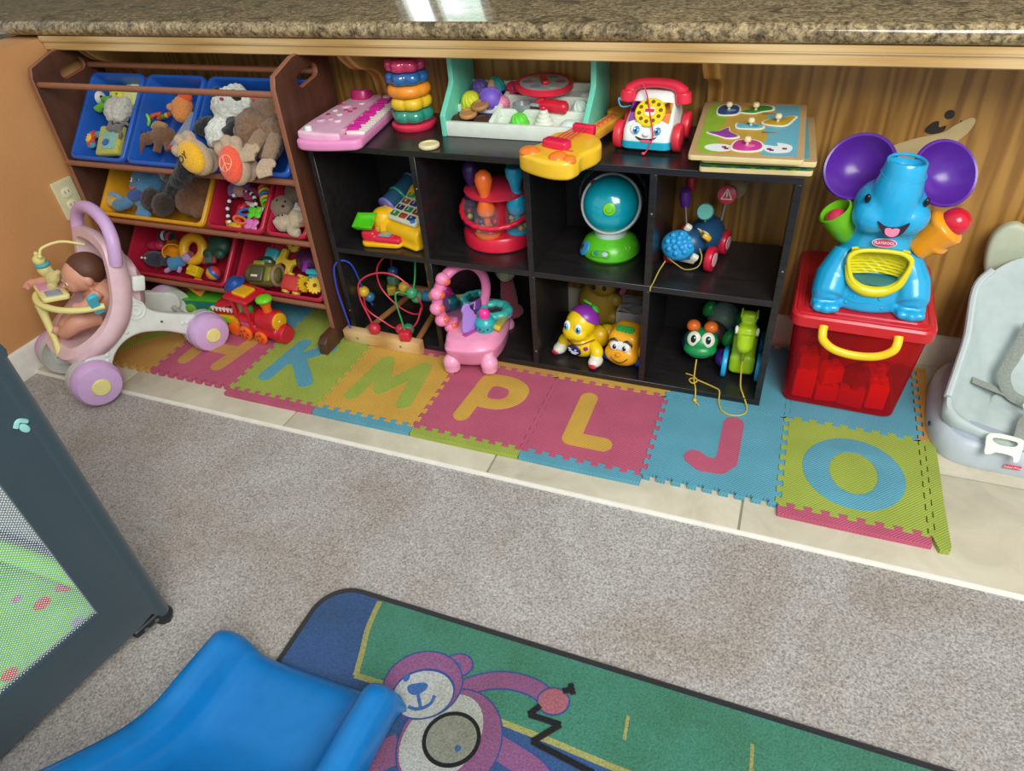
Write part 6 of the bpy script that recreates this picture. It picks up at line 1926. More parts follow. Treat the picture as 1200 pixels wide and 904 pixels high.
# hanging bear toy on a stalk
st_ = MB().tube([(-.095, .05, .36), (-.115, .0, .385), (-.12, -.05, .385), (-.118, -.066, .37)], .004, 8).build('toy_stalk', YS, o)
MB().blob(lambda t: (t.ell((-.118, -.072, .325), (.02, .02, .024)), t.ell((-.118, -.074, .356), (.018, .017, .016)), t.ell((-.134, -.07, .37), .007), t.ell((-.102, -.07, .37), .007), t.ell((-.116, -.08, .296), (.008, .009, .012))), .0024, 3).build('bear_toy', P('dcd78a', .5), st_)
MB().torus((-.118, -.072, .342), .015, .006, None, sc=(1.2, 1, 1)).build('teal_scarf', P('4fa8b4', .5), st_)
MB().blob(lambda t: t.ell((-.09, -.045, .30), (.02, .016, .011)), .002, 2).build('green_clip', P('a8cf6a', .45), o)

# baby doll sitting in the stroller
d_ = thing('baby_doll', 'bald brown haired baby doll sitting in the pink doll stroller with one arm stretched out', 'doll', (-.72, .027, 0), -22)
SKIN = P('d49a80', .5)
MB().blob(lambda t: (t.tube([(0, .0, .2), (0, .01, .245), (0, .004, .285)], [.045, .05, .035], 14),
    t.ell((-.004, -.01, .318), (.05, .052, .05)), t.ell((-.006, -.048, .306), (.034, .016, .03)),
    t.tube([(-.04, -.01, .275), (-.07, -.04, .29), (-.11, -.08, .292), (-.135, -.105, .29), (-.148, -.117, .288)], [.02, .02, .017, .0135, .015], 12),
    t.tube([(.042, -.005, .27), (.05, -.05, .25), (.03, -.075, .25)], [.018, .017, .014], 12),
    t.tube([(-.022, -.03, .195), (-.024, -.085, .2), (-.028, -.118, .17), (-.03, -.13, .145)], [.028, .026, .021, .018], 12),
    t.tube([(.026, -.03, .195), (.032, -.085, .205), (.02, -.115, .19), (.002, -.128, .18)], [.028, .027, .021, .018], 12),
    t.tube([(-.03, -.125, .145), (-.032, -.152, .148)], [.016, .0135], 10), t.tube([(.0, -.126, .18), (-.012, -.145, .198)], [.015, .013], 10),
    t.ell((-.007, -.066, .304), (.006, .006, .005)), t.ell((.046, -.012, .312), (.006, .01, .014)), t.ell((-.054, -.012, .312), (.006, .01, .014)),
    [t.tube([(-.148, -.115 - k * .004, .292 - k * .003), (-.162, -.122 - k * .005, .292 - k * .004), (-.169, -.124 - k * .005, .287 - k * .004)], [.005, .0045, .004], 8) for k in range(4)], t.tube([(-.143, -.123, .28), (-.149, -.136, .276)], [.005, .004], 8)), .0032, 3).build('body', SKIN, d_)
MB().blob(lambda t: (t.ell((-.004, .004, .328), (.054, .052, .05)),), .003, 2).build('hair', P('5a3524', .6), d_)
m_ = MB()
for x in (-.022, .009):
    m_.mat(0).ell((x, -.0605, .313), (.0065, .003, .005), None, 12, 8)
    m_.mat(1).ell((x, -.0628, .313), (.0035, .002, .0038), None, 10, 6)
m_.build('eyes', [P('e8e4dc', .3), P('2a1a14', .2)], d_)
MB().tube([(-.016, -.0625, .291), (-.007, -.0645, .2895), (.002, -.0625, .291)], .0022, 8).build('lips', P('b86a60', .45), d_)
# small soft toy lying on the tray by the doll
x = bthing('plush_toy', 'small pale yellow soft bear tucked between the doll arm and the stroller tray', 'plush toy', (-.80, -.02, .318), 0)
MB().blob(lambda t: (t.ell((0, 0, 0), (.02, .022, .018)), t.ell((-.014, .018, 0), .008), t.ell((.014, .018, 0), .008), t.ell((.0, -.024, -.004), (.016, .016, .013))), .0026, 2, fuzz=.001).build('body', FUZZ('c9bc7a', 240, .4), x)

# ------------------------------------------------------------------ toy train
o = thing('toy_train', 'red toy train engine with green funnel cap and yellow nose', 'toy train', (-.355, .255, ZT + .001), -6)
TRD, TOR, TYE, TGR = P('c41f2e', .3), P('ee6a1c', .32), P('e0a91c', .3), P('6fc81c', .3)
MB().blob(lambda t: (t.box((.0, 0, .035), (.15, .07, .034), .012, 3), t.cyl((.0, 0, .07), (.068, 0, .07), .036), t.cyl((.05, 0, .03), (.092, 0, .028), .034, .03), t.box((-.045, 0, .06), (.062, .074, .05), .01, 3)), .003, 4).build('chassis', TRD, o)
MB().cyl((.064, 0, .072), (.076, 0, .072), .0285, n=32, bev=.004).build('yellow_nose', TYE, o)
MB().ell((.0775, -.004, .076), .0028, None, 8, 6).build('nose_stud', P('f0e6c0', .2), o)
MB().lathe([(.012, .10), (.015, .105), (.0135, .118), (.0195, .136), (.001, .136)], TR(.035, 0, 0), 24).build('funnel', TOR, o)
MB().ell((.035, 0, .146), (.026, .026, .013)).build('funnel_cap', TGR, o)
for x, y in ((-.072, -.033), (-.072, .033), (-.018, -.033), (-.018, .033)):
    MB().box((x, y, .108), (.012, .01, .07), .003).build('cab_post', TRD, o)
MB(TR(-.045, 0, .149, 0, 5, 0)).box((0, 0, 0), (.094, .094, .014), .006, 3).build('cab_roof', TRD, o)
MB(TR(-.045, 0, .158, 0, 5, 0)).plate([rrect(.054, .052, .006)], .012, None, .004).build('yellow_roof_panel', TYE, o)
MB().box((-.045, -.006, .095), (.03, .03, .03), .01, 3).build('driver_seat', P('4a8a3a', .4), o)
MB().box((-.044, -.0378, .058), (.034, .003, .014), .001).build('side_label', P('b85a7a', .4), o)
for x, r in ((-.052, .025), (.012, .022), (-.052, .025), (.012, .022)):
    pass
for sx, r in ((-.05, .0255), (.014, .0225)):
    for sy in (-1, 1):
        w_ = MB().cyl((sx, sy * .034, r), (sx, sy * .046, r), r, n=30, bev=.003).build('wheel', TOR, o)
        m_ = MB()
        for k in range(5):
            a = 2 * PI * k / 5
            m_.ell((sx + r * .52 * math.cos(a), sy * .046, r + r * .52 * math.sin(a)), (r * .19, .0012, r * .19), None, 12, 6)
        m_.build('spoke_holes', P('9a3a10', .5), w_)
o = thing('train_wagon', 'yellow toy train wagon carrying a red snapping mouth with white teeth', 'toy train', (-.497, .272, ZT + .001), 2)
MB().blob(lambda t: (t.box((0, 0, .05), (.1, .066, .03), .008, 3), t.box((.03, 0, .04), (.04, .07, .05), .008, 3)), .003, 3).build('chassis', TYE, o)
MB().box((-.005, -.034, .05), (.04, .004, .022), .004).build('green_panel', TGR, o)
for x in (-.032, .032):
    for sy in (-1, 1):
        MB().cyl((x, sy * .033, .0235), (x, sy * .045, .0235), .0235, n=28, bev=.003).build('wheel', TOR, o)
MB(TR(0, 0, .078, 0, -4, 0)).box((0, 0, 0), (.088, .064, .022), .008, 3, None, .92).build('lower_jaw', TRD, o)
MB(TR(.006, 0, .104, 0, -16, 0)).box((0, 0, 0), (.084, .064, .02), .008, 3, None, .82).build('upper_jaw', TRD, o)
for k in range(6):
    MB().cyl((-.036 + k * .0145, -.031, .094), (-.036 + k * .0145, -.0325, .081), .0065, .002, n=10).build('tooth', P('ecece4', .3), o)
MB().blob(lambda t: (t.ell((.045, .012, .15), (.022, .021, .024)), t.cyl((.045, .014, .06), (.045, .014, .13), .022)), .003, 3).build('driver_figure', P('c99a6a', .45), o)
MB(TR(.045, .01, .168, 12, -12, 0)).lathe([(.001, .016), (.02, .012), (.024, 0), (.036, -.003), (.036, -.006), (.001, -.006)], None, 26).build('blue_cap', P('24529a', .35), o)
o = thing('train_wagon', 'green and teal flat toy wagon with an orange block behind the train', 'toy train', (-.668, .355, ZT + .001), 8)
MB().box((0, 0, .03), (.14, .085, .04), .006, 3, None, 1.05).build('teal_base', P('1f7f78', .35), o)
MB().box((0, 0, .054), (.15, .095, .01), .004, 2).build('green_deck', P('4fae2c', .32), o)
MB().torus((.085, .02, .055), .011, .004).build('coupling_ring', P('62bf30', .32), o)
MB(TR(-.012, -.01, .088, 62, 0, 22) @ rotm(0, 0, 45)).box((0, 0, 0), (.052, .052, .018), .004, 3).build('orange_block', P('d8952c', .35), o)
MB(TR(-.012, -.01, .088, 62, 0, 22)).cyl((0, 0, .007), (0, 0, .0105), .017, n=24).build('red_spot', P('d0472a', .35), o)
for x in (-.045, .045):
    for sy in (-1, 1):
        MB().cyl((x, sy * .043, .02), (x, sy * .052, .02), .0195, n=24, bev=.003).build('wheel', P('7ab83a', .35), o)

# ------------------------------------------------------------------ red box with lid
RBX = newmat('translucent_red_plastic')
m, nt, b = RBX
b.inputs['Base Color'].default_value = lin('d3202c')
b.inputs['Roughness'].default_value = .3
tr = nd(nt, 'ShaderNodeBsdfTransparent'); tr.inputs['Color'].default_value = lin('fa6a64')
ms = nd(nt, 'ShaderNodeMixShader')
v = coords(nt); n = noise_tex(nt, v, 8, 2)
mr = nd(nt, 'ShaderNodeMapRange'); mr.inputs['To Min'].default_value = .26; mr.inputs['To Max'].default_value = .34
nt.links.new(n.outputs['Fac'], mr.inputs['Value']); nt.links.new(mr.outputs[0], ms.inputs['Fac'])
nt.links.new(tr.outputs[0], ms.inputs[1]); nt.links.new(b.outputs[0], ms.inputs[2])
nt.links.new(ms.outputs[0], nt.nodes['Material Output'].inputs['Surface'])
o = thing('toy_storage_box', 'translucent red storage box with yellow handle holding building blocks', 'storage box', (1.337, .495, ZT + .001), -1.5)
def bsec(z, w_, d_, r=.025):
    return [(x, y, z) for x, y in rrect(w_, d_, r, (0, 0), 5)]
secs = [bsec(0, .25, .245), bsec(.005, .262, .256), bsec(.13, .275, .282), bsec(.262, .288, .312)]
vs, fs = loft(secs)
fs = fs[:-1]
MB().raw(vs, fs).build('box_body', m, o)
RLD = P('c8202a', .28, .5, .04, 'red_plastic')
LW, LD = .306, .34
vs, fs = loft([bsec(.256, LW - .004, LD - .004, .028), bsec(.258, LW, LD, .03), bsec(.282, LW, LD, .03), bsec(.287, LW - .008, LD - .008, .027), bsec(.289, LW - .05, LD - .05, .02), bsec(.292, LW - .056, LD - .056, .018)])
MB().raw(vs, fs).build('lid', RLD, o)
MB().plate([rrect(LW - .02, LD - .02, .024), rrect(LW - .036, LD - .036, .02)], .004, TR(0, 0, .288), .0015).build('lid_ridge', RLD, o)
YH = P('efc81a', .3)
MB().tube([(-.078, -.170, .268), (-.078, -.182, .256), (-.072, -.19, .24), (-.045, -.193, .222), (0, -.194, .2155), (.045, -.193, .222), (.072, -.19, .24), (.078, -.182, .256), (.078, -.170, .268)], .0095, 12, flat=.75).build('handle', YH, o)
rnd = random.Random(5)
cl = ['e8352c', 'd8302c', 'c83a30', 'f0503c', '7a2a26', 'e0a03a', 'd86a3a']
g = 'building blocks in the red box'
bl = [(-.085, -.085, .003, .05, .05, .085, 0), (-.03, -.09, .003, .055, .04, .045, 8), (.03, -.092, .003, .06, .045, .05, -6), (.085, -.08, .003, .045, .055, .07, 3), (-.085, -.02, .003, .05, .06, .1, 0), (.0, -.03, .003, .07, .06, .04, 20), (.075, -.01, .003, .06, .06, .06, -15), (-.07, .06, .003, .07, .07, .06, 0), (.02, .055, .003, .07, .07, .05, 10), (-.09, -.083, .092, .045, .045, .04, 12), (-.03, -.075, .052, .05, .045, .045, 25), (.03, -.08, .057, .045, .045, .045, 40)]
for i, (x, y, z, a, b_, c_, rz) in enumerate(bl):
    q = Matrix.Translation((1.337, .495, ZT + .001)) @ rotm(0, 0, -1.5) @ Vector((x, y, z + .002))
    k = thing('building_block', 'red tinted block seen through the wall of the red storage box', 'building block', q, rz - 1.5, g)
    mt = P(cl[i % 7], .4)
    MB().box((0, 0, c_ / 2), (a, b_, c_ - .001), .003).build('block', mt, k)
    for u in (-.25, .25):
        for v_ in (-.25, .25):
            MB().cyl((u * a, v_ * b_, c_ - .001), (u * a, v_ * b_, c_ + .005), min(a, b_) * .17, n=12).build('stud', mt, k)

# ------------------------------------------------------------------ elephant on the box
EZ = ZT + .001 + .2925
o = thing('elephant_ball_toy', 'light blue elephant toy with purple ears standing on the red storage box', 'elephant toy', (1.334, .45, EZ), 3)
o.scale = (.94, 1, 1)
EB = P('1fa6d8', .26, .55, .04, 'plastic', 0, .3)
def eleph(t):
    t.lathe([(.001, 0), (.108, 0), (.114, .008), (.112, .035), (.102, .07), (.088, .11), (.074, .145), (.064, .165), (.06, .175), (.001, .18)], Matrix.Diagonal((1, .78, 1, 1)), 48)
    t.ell((0, -.005, .228), (.078, .072, .06))
    t.ell((-.03, -.03, .215), (.05, .045, .04)); t.ell((.035, -.03, .215), (.05, .045, .04))
    t.tube([(.0, -.012, .215), (.003, -.022, .26), (.006, -.022, .3), (.008, -.018, .33)], [.066, .055, .046, .0415], 28)
    for sx in (-1, 1):
        t.tube([(sx * .066, -.01, .115), (sx * .086, -.04, .065), (sx * .094, -.066, .03), (sx * .094, -.08, .018)], [.03, .042, .038, .022], 16)
        t.cyl((sx * .094, -.07, .0), (sx * .094, -.07, .02), .036, .034)
        for k in (-1, 0, 1):
            t.ell((sx * .094 + k * .02, -.1 + abs(k) * .006, .011), (.012, .012, .011))
    t.tube([(.06, .01, .165), (.085, .0, .172)], .03, 12)
    t.tube([(-.06, .01, .165), (-.08, .01, .175)], .03, 12)
body = MB().blob(eleph, .0036, 4)
ob = body.build('body', EB, o)
# hollow in the belly cut out of the body
cut = MB().plate([sp2([(-.062, .04), (-.03, .05), (.03, .05), (.062, .04), (.068, .02), (.05, -.022), (.02, -.038), (-.02, -.038), (-.05, -.022), (-.068, .02)], 5)], .085, TR(0, -.07, .1, 76, 0, 0)).build('cut', EB)
md = ob.modifiers.new('b', 'BOOLEAN'); md.operation = 'DIFFERENCE'; md.object = cut; md.solver = 'EXACT'
cut2 = MB().cyl((.0065, -.022, .29), (.009, -.0165, .345), .034, .036, n=32).build('cut2', EB)
md2 = ob.modifiers.new('b2', 'BOOLEAN'); md2.operation = 'DIFFERENCE'; md2.object = cut2; md2.solver = 'EXACT'
bpy.context.view_layer.update()
cut.parent = cut2.parent = o
bpy.context.view_layer.update()
dg = bpy.context.evaluated_depsgraph_get()
nm = bpy.data.meshes.new_from_object(ob.evaluated_get(dg))
ob.modifiers.clear()
ob.data = nm
bpy.data.objects.remove(cut); bpy.data.objects.remove(cut2)
BXM = TR(0, -.0745, .1, 74, 0, 0)
D_o = sp2([(-.064, .042), (-.03, .052), (.03, .052), (.064, .042), (.071, .02), (.053, -.025), (.02, -.043), (-.02, -.043), (-.053, -.025), (-.071, .02)], 5)
D_i = sp2([(-.056, .034), (-.03, .043), (.03, .043), (.056, .034), (.061, .018), (.045, -.019), (.018, -.034), (-.018, -.034), (-.045, -.019), (-.061, .018)], 5)
EY = P('d9cf1c', .28)
rim = MB(BXM).plate([D_o, D_i], .016, None, .003).build('belly_rim', EY, o)
secs = [[(x * k, y * k - dy, z) for x, y in D_o] for k, z, dy in ((.98, .0, 0), (.95, -.014, .002), (.82, -.03, .004))]
mb = MB(BXM)
lowr = sp2([(-.066, .012), (-.05, -.03), (-.02, -.048), (.02, -.048), (.05, -.03), (.066, .012), (.05, .0), (-.05, .0)], 4)
MB().tube([tuple(BXM @ Vector(p)) for p in ((-.068, .012, -.002), (-.052, -.024, -.003), (-.02, -.042, -.004), (.02, -.042, -.004), (.052, -.024, -.003), (.068, .012, -.002))], [.005, .01, .0135, .0135, .01, .005], 12).build('belly_scoop', EY, rim)
bk = MB()
bk.surf(lambda u, v_: (lambda x, s_: (x, -.05 + .014 * (1 - (x / .06) ** 2) + .0022 * math.sin(s_ * 55 + x * 55), .078 + .066 * s_))((u - .5) * .125, v_), 60, 40)
bk.build('ribbed_back', EY, rim)
fl = MB(TR(0, -.056, .074, -4, 0, 0))
fl.plate([circ(.056, 28, (0, 0), 1, .55)], .004)
fl.build('inner_floor', P('2f7f8a', .35), rim)
# ears
EP = P('5b2a9a', .28)
def ear(c, rot, rx_, ry_):
    X = Matrix.Translation(c) @ rot @ Matrix.Diagonal((rx_ / .08, ry_ / .08, 1, 1))
    return MB(X).lathe([(.001, -.046), (.04, -.038), (.066, -.018), (.078, .004), (.083, .006), (.085, .011), (.082, .0155), (.077, .014), (.072, .006), (.06, -.012), (.036, -.03), (.001, -.037)], None, 44).build('ear', EP, o)
ear((-.072, .06, .282), rotm(56, -14, -10), .075, .07)
ear((.098, .045, .282), rotm(56, 22, 8), .074, .066)
# eyes, mouth, badge
m_ = MB()
for x, y, z, ry_ in ((-.0565, -.048, .258, -40), (.064, -.046, .256, 40)):
    m_.ell((x, y, z), (.007, .0055, .01), rotm(0, 0, ry_), 14, 10)
m_.build('eyes', P('10131a', .12), o)
mo = MB(TR(.004, -.0745, .207, -8, 0, 0) @ Matrix.Diagonal((1.1, 1, 1.1, 1)))
YZ = Matrix(((1, 0, 0, 0), (0, 0, -1, 0), (0, 1, 0, 0), (0, 0, 0, 1)))
mo.mat(0).prism(sp2([(-.03, .012), (-.015, .004), (0, .002), (.015, .004), (.03, .012), (.02, -.01), (.004, -.018), (-.014, -.012)], 4), -.006, .004, YZ)
mo.mat(1).prism(sp2([(-.013, -.001), (-.004, .001), (0, -.001), (.006, .001), (.014, -.001), (.012, -.012), (.002, -.0165), (-.01, -.012)], 4), -.004, .0052, YZ)
mo.build('mouth', [P('241628', .4), P('e080a0', .35)], o)
bd = MB(TR(0, -.0615, .1655, -12, 0, 0))
bd.mat(0).plate([circ(.0245, 30, (0, 0), 1, .34)], .005, YZ, .001)
bd.mat(1).plate([circ(.0265, 30, (0, 0), 1, .38)], .003, YZ, .0005)
bd = bd.build('badge', [P('c23a5a', .35), P('d9c8d8', .35)], o)
tx = MB(TR(0, -.0615, .1655, -12, 0, 0))
tx.text('PLAYSKOOL', .0078, .0012, YZ @ TR(0, 0, .0029))
tx.build('badge_lettering', P('f2f0ee', .35), bd)
m_ = MB()
for pts in ([(-.06, -.072, .034), (-.03, -.084, .026), (0, -.0865, .03), (.03, -.083, .024), (.055, -.074, .03)],):
    m_.tube(pts, .0025, 6)
for x, y, z in ((-.035, -.08, .04), (.02, -.085, .04), (.03, -.083, .016), (-.05, -.077, .02)):
    m_.ell((x, y, z), .0042, None, 10, 8)
m_.build('embossed_wave', EB, o)
m_ = MB().torus((.0068, -.021, .305), .0455, .0018, rotm(4, 2, 0), 40, 8)
m_.torus((.008, -.018, .3285), .0388, .0036, rotm(4, 2, 0), 40, 8)
m_.build('trunk_rim', EB, o)
# hands
gx = MB(TR(-.09, .0, .175, 8, -34, 0)).lathe([(.001, -.045), (.02, -.045), (.03, -.02), (.036, .02), (.038, .04), (.034, .042), (.03, .02), (.022, -.012), (.001, -.016)], None, 32)
gx.build('green_cup', P('6ab81c', .28), o)
bp_ = tag(MB().ell((0, 0, 0), .025, None, 24, 16).build('ball', P('d83a5a', .3)), 'pink ball sitting in the green cup of the elephant toy', 'ball')
bp_.location = Matrix.Translation((1.334, .45, EZ)) @ rotm(0, 0, 3) @ (TR(-.09, .0, .175, 8, -34, 0) @ Vector((0, 0, .012)))
hx = TR(.08, -.01, .132, 12, 36, 10)
MB(hx).blob(lambda t: (t.cyl((0, 0, .0), (0, 0, .08), .03, .046), t.ell((0, 0, .074), (.047, .044, .022)), t.ell((.006, .0, .045), (.043, .04, .02), rotm(14, 0, 0))), .003, 4).build('orange_hand', P('f09a12', .25, .55, .04, 'plastic', 0, .3), o)
rb = tag(MB().ell((0, 0, 0), .0295, None, 28, 18).build('ball', P('d01c34', .2, .6)), 'red ball resting in the orange hand of the elephant toy', 'ball')
rb.location = Matrix.Translation((1.334, .45, EZ)) @ rotm(0, 0, 3) @ (hx @ Vector((-.008, -.006, .092)))
# ------------------------------------------------------------------ floor seat at the right
SG, SG2, SG3 = P('b9c4ca', .42), P('a6b0bf', .45), P('a5b0a6', .5)
XC = 1.80
o = thing('floor_seat', 'pale grey baby floor seat with strap at the right edge', 'baby seat', (0, 0, .0005))
def half(pts):
    return [(x - XC, y, z) for x, y, z in pts]
baseo = [(1.80, .243), (1.70, .246), (1.62, .25), (1.575, .265), (1.548, .30), (1.54, .36), (1.545, .45), (1.56, .54), (1.6, .6), (1.70, .625), (1.80, .63)]
loopb = baseo + [(2 * XC - x, y) for x, y in baseo[::-1][1:-1]]
loopb = sp2(loopb, 4)
cx_, cy_ = XC, .43
secs = [[(cx_ + (x - cx_) * s_, cy_ + (y - cy_) * s_, z) for x, y in loopb] for s_, z in ((.985, 0), (1, .012), (.99, .04), (.965, .056), (.93, .064), (.78, .07), (.6, .072))]
MB().raw(*loft(secs)).build('base', SG, o)
secs = [[(cx_ + (x - cx_) * s_, cy_ + (y - cy_) * s_, z) for x, y in loopb] for s_, z in ((.93, .0632), (.9, .0665), (.74, .0735))]
MB().raw(*loft(secs)).build('base_inlay', SG2, o)
rimL = RIMPTS = [(1.70, .575, .385), (1.645, .57, .375), (1.60, .55, .345), (1.575, .53, .305), (1.58, .47, .215), (1.572, .42, .155), (1.555, .345, .115), (1.565, .315, .1), (1.59, .295, .092), (1.645, .275, .084), (1.735, .258, .08)]
loopr = [(XC, .578, .39)] + rimL + [(XC, .255, .079)] + [(2 * XC - x, y, z) for x, y, z in rimL[::-1]]
loopr = spline(loopr, 4, True)
bot = []
N_ = len(loopr)
for i, p in enumerate(loopr):
    c0 = Vector((XC, .43, .085))
    q = Vector((XC + (p.x - XC) * .62, .40 + (p.y - .42) * .62, .085 + max(0, (p.z - .2)) * .35))
    bot.append(q)
def lerp_ring(t, drop=0):
    return [tuple(loopr[i].lerp(bot[i], t) - Vector((0, 0, drop))) for i in range(N_)]
outr = []
for s_, dz in ((.86, None), (1.0, .05), (1.02, .012), (1.0, 0.0)):
    ring_ = []
    for p in loopr:
        if dz is None:
            ring_.append((XC + (p.x - XC) * s_, .43 + (p.y - .43) * .9, .066))
        else:
            ring_.append((XC + (p.x - XC) * s_, .43 + (p.y - .43) * s_, max(p.z - dz, .066)))
    outr.append(ring_)
rings = outr + [lerp_ring(.10, -.003), lerp_ring(.16, .004), lerp_ring(.55, .02), lerp_ring(.85, .012), lerp_ring(1.0)]
vs = [v_ for r_ in rings for v_ in r_]
fs = []
for i in range(len(rings) - 1):
    for k in range(N_):
        fs.append((i * N_ + k, i * N_ + (k + 1) % N_, (i + 1) * N_ + (k + 1) % N_, (i + 1) * N_ + k))
fs.append(tuple((len(rings) - 1) * N_ + k for k in range(N_)))
MB().raw(vs, fs).build('seat_shell', P('b4c2bf', .45), o, sharp=50)
rr_ = spline([(1.60, .553, .352), (1.576, .532, .308), (1.58, .472, .218), (1.572, .422, .158), (1.556, .35, .118)], 6)
MB().tube([(p.x, p.y, p.z) for p in rr_], .0085, 8, sm=0).build('rim_bead', P('c0cccc', .4), o)
MB(XY := TR(XC, .61, .0)).plate([sp2([(-.17, .25), (-.205, .33), (-.215, .40), (-.2, .435), (-.175, .447), (-.15, .44), (-.12, .455), (-.08, .48), (0, .49), (.08, .48), (.12, .455), (.15, .44), (.175, .447), (.2, .435), (.215, .4), (.205, .33), (.17, .25), (.15, .06), (-.15, .06)], 4)], .03, rotm(90, 0, 0), .01, 3).build('back_panel', P('bcc4aa', .5), o)
STP = FUZZ('8f968c', 300, .3)
MB().tube([(1.70, .50, .25), (1.685, .455, .19), (1.672, .43, .15), (1.69, .405, .115), (1.73, .385, .105)], .013, 10, flat=.22).build('strap', STP, o)
MB().tube([(1.612, .425, .125), (1.66, .42, .112), (1.72, .40, .104)], .013, 10, flat=.22).build('strap', STP, o)
MB().tube([(1.735, .345, .112), (1.71, .31, .112), (1.70, .275, .104), (1.698, .258, .086)], .015, 10, flat=.2).build('strap', STP, o)
BKM = TR(1.668, .247, .083, 38, 0, -6)
MB(BKM).plate([sp2([(-.032, .022), (.026, .024), (.034, .012), (.033, -.01), (.03, -.03), (.02, -.031), (.017, -.02), (-.012, -.019), (-.022, -.026), (-.034, -.028), (-.036, -.01)], 3), sp2([(-.021, .013), (.02, .014), (.018, .003), (-.006, .0), (-.021, .004)], 3)], .006, None, .0018).build('buckle', P('dbe6d2', .4), o)
MB(TR(1.725, .352, .118, 35, 0, 20)).plate([rrect(.036, .03, .006), rrect(.022, .017, .003)], .005, None, .0015).build('strap_slider', P('d8e2d6', .4), o)
lb_ = MB(TR(1.7, .2418, .03, 90, 0, 2)).plate([rrect(.034, .011, .002)], .0012, None, .0002).build('red_label', P('d8405a', .4), o)
MB(TR(1.7, .2412, .03, 90, 0, 2)).text('Fisher-Price', .0072, .0006, TR(0, 0, .0005)).build('label_lettering', P('f4e8ea', .4), lb_)
MB(TR(1.5395, .345, .035)).ell((0, 0, 0), (.002, .008, .005)).build('dark_slot', P('20242c', .5), o)

# ------------------------------------------------------------------ play rug
def PILE(c):
    key = ('pile', c)
    if key in _mats:
        return _mats[key]
    m, nt, b = newmat('rug_pile')
    b.inputs['Roughness'].default_value = 1
    b.inputs['Specular IOR Level'].default_value = .05
    b.inputs['Sheen Weight'].default_value = .15
    v = coords(nt)
    n = noise_tex(nt, v, 260, 4, .7)
    n2 = noise_tex(nt, v, 6, 4, .6)
    col = lin(c)
    a = ramp(nt, n.outputs['Fac'], [(.3, tuple(x * .66 for x in col[:3]) + (1,)), (.7, tuple(min(1, x * 1.3) for x in col[:3]) + (1,))])
    q = ramp(nt, n2.outputs['Fac'], [(.3, 'd8d0b0'), (.6, 'ffffff')])
    mx = nd(nt, 'ShaderNodeMix', data_type='RGBA', blend_type='MULTIPLY'); mx.inputs[0].default_value = .6
    nt.links.new(a, mx.inputs[6]); nt.links.new(q, mx.inputs[7])
    nt.links.new(mx.outputs[2], b.inputs['Base Color'])
    bump(nt, b, n.outputs['Fac'], 1, .005)
    _mats[key] = m
    return m
rug = thing('play_rug', 'green and blue play rug with a pink bear and black border on the carpet', 'rug', (0, 0, -.0075))
X0, X1, Y0, Y1 = .352, 2.05, -1.75, -.487
W_, H_ = X1 - X0, Y1 - Y0
cr = ((X0 + X1) / 2, (Y0 + Y1) / 2)
MB().plate([rrect(W_, H_, .08, cr, 10)], .01, TR(0, 0, .005), .004).build('binding', FUZZ('0c0c10', 300, .6), rug)
mb = MB()
zc = [.0103]
def lay(mi, poly):
    zc[0] += .00012
    mb.mat(mi).prism(poly, .006, zc[0])
def lays(mi, pts, w_):
    zc[0] += .00012
    mb.mat(mi)
    n0 = len(pts)
    pp = [(p.x, p.y) for p in spline([(a, b_, 0) for a, b_ in pts], 5)] if n0 > 2 else pts
    left, right = [], []
    for i, p in enumerate(pp):
        a = Vector(pp[max(i - 1, 0)]); c_ = Vector(pp[min(i + 1, len(pp) - 1)])
        d = (c_ - a).normalized()
        nn = Vector((-d.y, d.x)) * w_ / 2
        left.append((p[0] + nn.x, p[1] + nn.y)); right.append((p[0] - nn.x, p[1] - nn.y))
    mb.prism(left + right[::-1], .006, zc[0])
def layel(mi, c, rx_, ry_, a=0):
    ca, sa = math.cos(math.radians(a)), math.sin(math.radians(a))
    lay(mi, [(c[0] + rx_ * math.cos(t_) * ca - ry_ * math.sin(t_) * sa, c[1] + rx_ * math.cos(t_) * sa + ry_ * math.sin(t_) * ca) for t_ in [2 * PI * k / 40 for k in range(40)]])
lay(0, rrect(W_ - .026, H_ - .026, .07, cr, 10))                       # blue ground
lay(1, sp2([(.49, -.501)], 1) if False else [(.482, -.5005), (.487, -.55), (.5, -.6), (.515, -.645), (.52, -.658), (.6, -.656), (.8, -.652), (1.03, -.662), (1.3, -.668), (2.03, -.67), (2.03, -.6), (1.95, -.5005)])   # green field
lays(2, [(.482, -.503), (.49, -.563), (.506, -.615), (.519, -.66)], .011)
lays(2, [(.517, -.66), (.6, -.657), (.7, -.655)], .011)
lays(2, [(.8, -.652), (.9, -.655), (1.03, -.662), (1.3, -.668), (2.02, -.67)], .011)
for x, a, b_ in ((1.016, -.57, -.612), (1.221, -.55, -.61), (1.36, -.57, -.6)):
    lays(2, [(x, a), (x + .003, b_)], .006)
BO, PKB, WHB, BKB, BLB = 3, 4, 5, 6, 7
